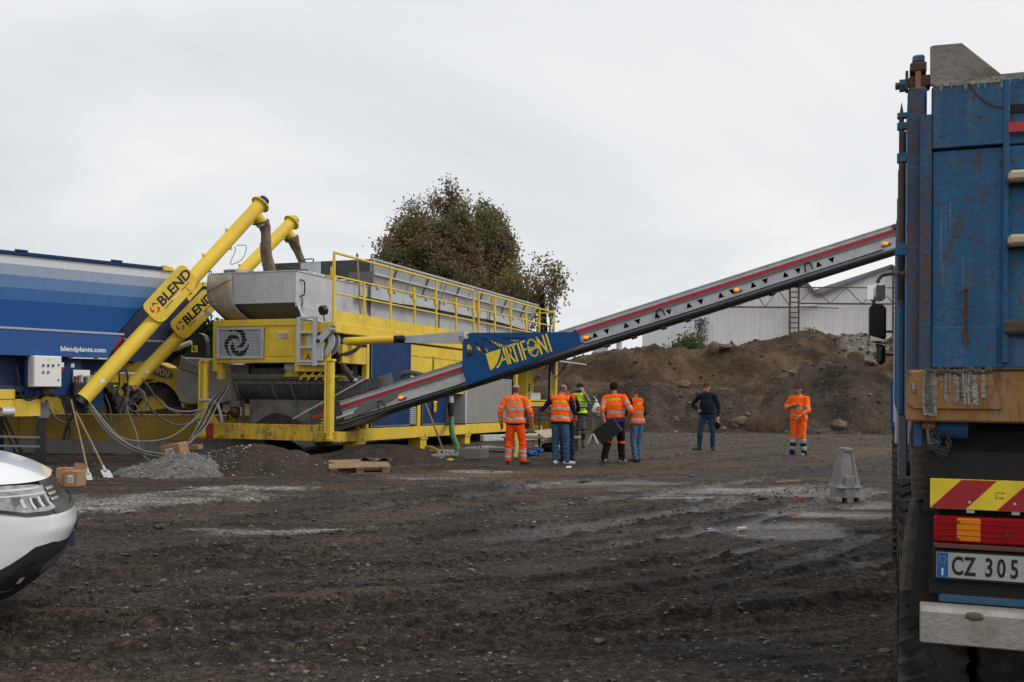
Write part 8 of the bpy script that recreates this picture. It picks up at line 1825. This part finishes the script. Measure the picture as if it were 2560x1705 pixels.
# access platform with blue rails behind the men
bl_ = paint('blue_rail_paint', (.02, .05, .14), .5, amt=.3); pos = on(1345, 1128); AP = thing('access_platform', 'low access platform with blue handrails behind the group of men', 'platform', pos, (0, 0, -radians(8)))
for x_ in (-.75, .0, .85): BX('rail_post', AP, bl_ if x_ < -.5 else DARKSTEEL, x_, x_ + .06, 0, .06, 0, 1.15, bev=.004)
for z_ in (.80, 1.12): BX('handrail', AP, bl_, -.9, 1.4, .01, .06, z_, z_ + .05, bev=.004)
for k in range(4): BX('tread_plank', AP, WOODM, -.9, 1.1, -.35 + .2 * k, -.17 + .2 * k, .34 + .003 * k, .38 + .003 * k, bev=.004)
for x_ in (-.85, .95): BX('trestle_leg', AP, DARKSTEEL, x_, x_ + .06, -.3, -.24, 0, .34, bev=0); BX('trestle_leg', AP, DARKSTEEL, x_, x_ + .06, .3, .36, 0, .34, bev=0)
for k in range(3): MB().bar((.2 + .35 * k, .9, 0), (.2 + .35 * k, .9, 1.3), .03).build('far_post', DARKSTEEL, AP)
for z_ in (.45, .9, 1.28): MB().bar((-.3, .9, z_), (1.6, .9, z_), .03).build('far_rail', DARKSTEEL, AP)
p = at(1352, 1088, 25.3); o = MB().prism([(0, 0), (.30, -.22), (1.05, -.05), (.9, .02), (.4, .06)], (0, 0, 0), (1, 0, 0), (0, .5, .8), (0, .02, .0)).build('foam_board', plain('cream_foam', (.50, .44, .32), .8)); o.location = at(1334, 1077, 25.4); tag(o, 'cream coloured broken board leaning on the platform planks', 'board')
o = BX('foam_board', None, plain('cream_foam_flat', (.42, .38, .27), .8), -.55, .55, -.2, .2, .02, .12, bev=.01); o.location = on(1388, 1124); o.rotation_euler.z = .1; tag(o, 'cream board lying flat below the platform planks', 'board')
bs = cloth('blue_plastic', (.02, .06, .18), .4)
for px, py, s_, lb in ((1328, 1140, .17, 'crumpled blue plastic sheet on the ground left of the platform'), (1345, 1132, .14, 'smaller blue plastic scrap beside the crumpled sheet'), (1374, 1130, .22, 'dark heap of rags under the platform planks')):
    bm = bmesh.new(); bmesh.ops.create_icosphere(bm, subdivisions=3, radius=s_); r = random.Random(px)
    for v_ in bm.verts: v_.co *= 1 + .35 * mnoise.noise(v_.co * 14 + Vector((px, 0, 0))); v_.co.z *= .6
    me = bpy.data.meshes.new('plastic_scrap'); bm.to_mesh(me); bm.free(); o = link('plastic_scrap', me, bs if py != 1130 else BLACKC); o.location = on(px, py) + Vector((0, 0, s_ * .4)); tag(o, lb, 'rubbish')
YT_ = HOSE('yellow_tool', None, YELLOW, [on(1288, 1150) + Vector((0, .2, .02)), on(1290, 1148) + Vector((0.02, .2, .3)), on(1287, 1145) + Vector((.01, .2, .62))], .05, 8); tag(YT_, 'yellow upright tool between the legs of the balding man', 'tool')
# stand with a carrier bag
p = on(1482, 1112); BS = thing('post_stand', 'grey steel post on a splayed foot with a carrier bag hung on it', 'stand', p); CY('post', BS, GALV_DARK, (0, 0, .1), (.0, 0, 1.28), .03, 10)
for sx_, sy_ in ((-.16, -.05), (.14, -.08), (0, .15)): MB().bar((0, 0, .32), (sx_, sy_, 0), .05, .02).build('foot', GALV, BS)
bg = plain('white_carrier', (.60, .62, .64), .35, var=.1); vs = []; nk = 16
prof_ = [(.02, .50), (.05, .42), (.10, .30), (.155, .16), (.17, .06), (.14, .0), (.02, -.01)]
for i, (r_, z_) in enumerate(prof_):
    for k in range(nk): a_ = 2 * pi * k / nk; f_ = 1 + .12 * sin(3 * a_ + i) + .06 * sin(7 * a_ + 2 * i); vs.append((r_ * cos(a_) * f_, r_ * .55 * sin(a_) * f_, z_))
PB = thing('carrier_bag', 'white plastic carrier bag with blue and orange print hanging from the grey post', 'bag', p + Vector((.09, -.06, .90)))
PB.scale = (.8, .8, .8)
sc_ = mesh('bag_body', vs, [(i * nk + k, i * nk + (k + 1) % nk, (i + 1) * nk + (k + 1) % nk, (i + 1) * nk + k) for i in range(len(prof_) - 1) for k in range(nk)], bg, PB, True)
HOSE('bag_handle', PB, bg, [(0, 0, .48), (-.05, .02, .56), (-.11, .05, .60)], .012)
MB().cyl((.07, -.100, .16), (.07, -.108, .16), .085, 20).build('print_disc', SKIRT, PB); MB().cyl((.07, -.108, .16), (.07, -.112, .16), .055, 18).build('print_disc', AMBER, PB)
# concrete post base at the right
p = on(2112, 1250); CP_ = thing('concrete_bollard', 'tapered grey concrete post base with recessed face standing on the mud', 'post base', p, (0, 0, radians(8)))
sc = 14.6 / 2489
def taper(z0, z1, a0, a1, nm, m_, b0=None, b1=None, y_=0):
    b0 = b0 or a0; b1 = b1 or a1; return MB().add([(-a0, -b0 + y_, z0), (a0, -b0 + y_, z0), (a0, b0 + y_, z0), (-a0, b0 + y_, z0), (-a1, -b1 + y_, z1), (a1, -b1 + y_, z1), (a1, b1 + y_, z1), (-a1, b1 + y_, z1)], [(0, 3, 2, 1), (4, 5, 6, 7), (0, 1, 5, 4), (1, 2, 6, 5), (2, 3, 7, 6), (3, 0, 4, 7)]).build(nm, m_, CP_, bev=.012)
for x_ in (-.18, 0, .18): BX('base_foot', CP_, CONCRETE, x_ - .05, x_ + .05, -.18, .18, -.03, .05)
MB().prism([(.215 * cos(radians(22.5 + 45 * k)), .20 * sin(radians(22.5 + 45 * k))) for k in range(8)], (0, 0, .04), (1, 0, 0), (0, 1, 0), (0, 0, .14)).build('base_ring', CONCRETE, CP_, bev=.01)
taper(.18, .24, .20, .165, 'base_shoulder', CONCRETE); sh_ = taper(.2, .76, .165, .072, 'shaft', CONCRETE)
# raised rims round the recess
for sx_ in (-1, 1): MB().add([(sx_ * .16, -.168, .22), (sx_ * .095, -.168, .22), (sx_ * .058, -.092, .72), (sx_ * .075, -.092, .72), (sx_ * .16, -.13, .22), (sx_ * .095, -.13, .22), (sx_ * .058, -.06, .72), (sx_ * .075, -.06, .72)], [(0, 1, 2, 3), (1, 5, 6, 2), (0, 3, 7, 4), (4, 7, 6, 5)]).build('recess_rim', CONCRETE, sh_)
BX('recess_ledge', sh_, CONCRETE, -.09, .06, -.19, -.12, .2, .36, bev=.01); BX('shaft_cap', sh_, CONCRETE, -.078, .078, -.096, .078, .70, .775, bev=.02)
# litter
for px, py, lb, m_ in ((1730, 1192, 'small blue can lying on the mud before the puddles', SKIRT), (1855, 1326, 'crushed blue and white can by the smaller puddle', WHITE), (1422, 1172, 'white paper scrap at the feet of the bowed man', WHITE)):
    o = CY('litter', None, m_, (-.05, 0, .025), (.05, .02, .03), .025, 10); o.location = on(px, py); tag(o, lb, 'litter')
MB_ = MB().prism([(0, 0), (.62, .02), (.62, .06), (0, .05)], (0, 0, 0), (1, 0, 0), (0, 1, 0), (0, 0, .02)).build('wood_lath', WOODM); MB_.location = on(1940, 1205); MB_.rotation_euler.z = .5; tag(MB_, 'pale lath lying across the mud near the concrete post base', 'lath')
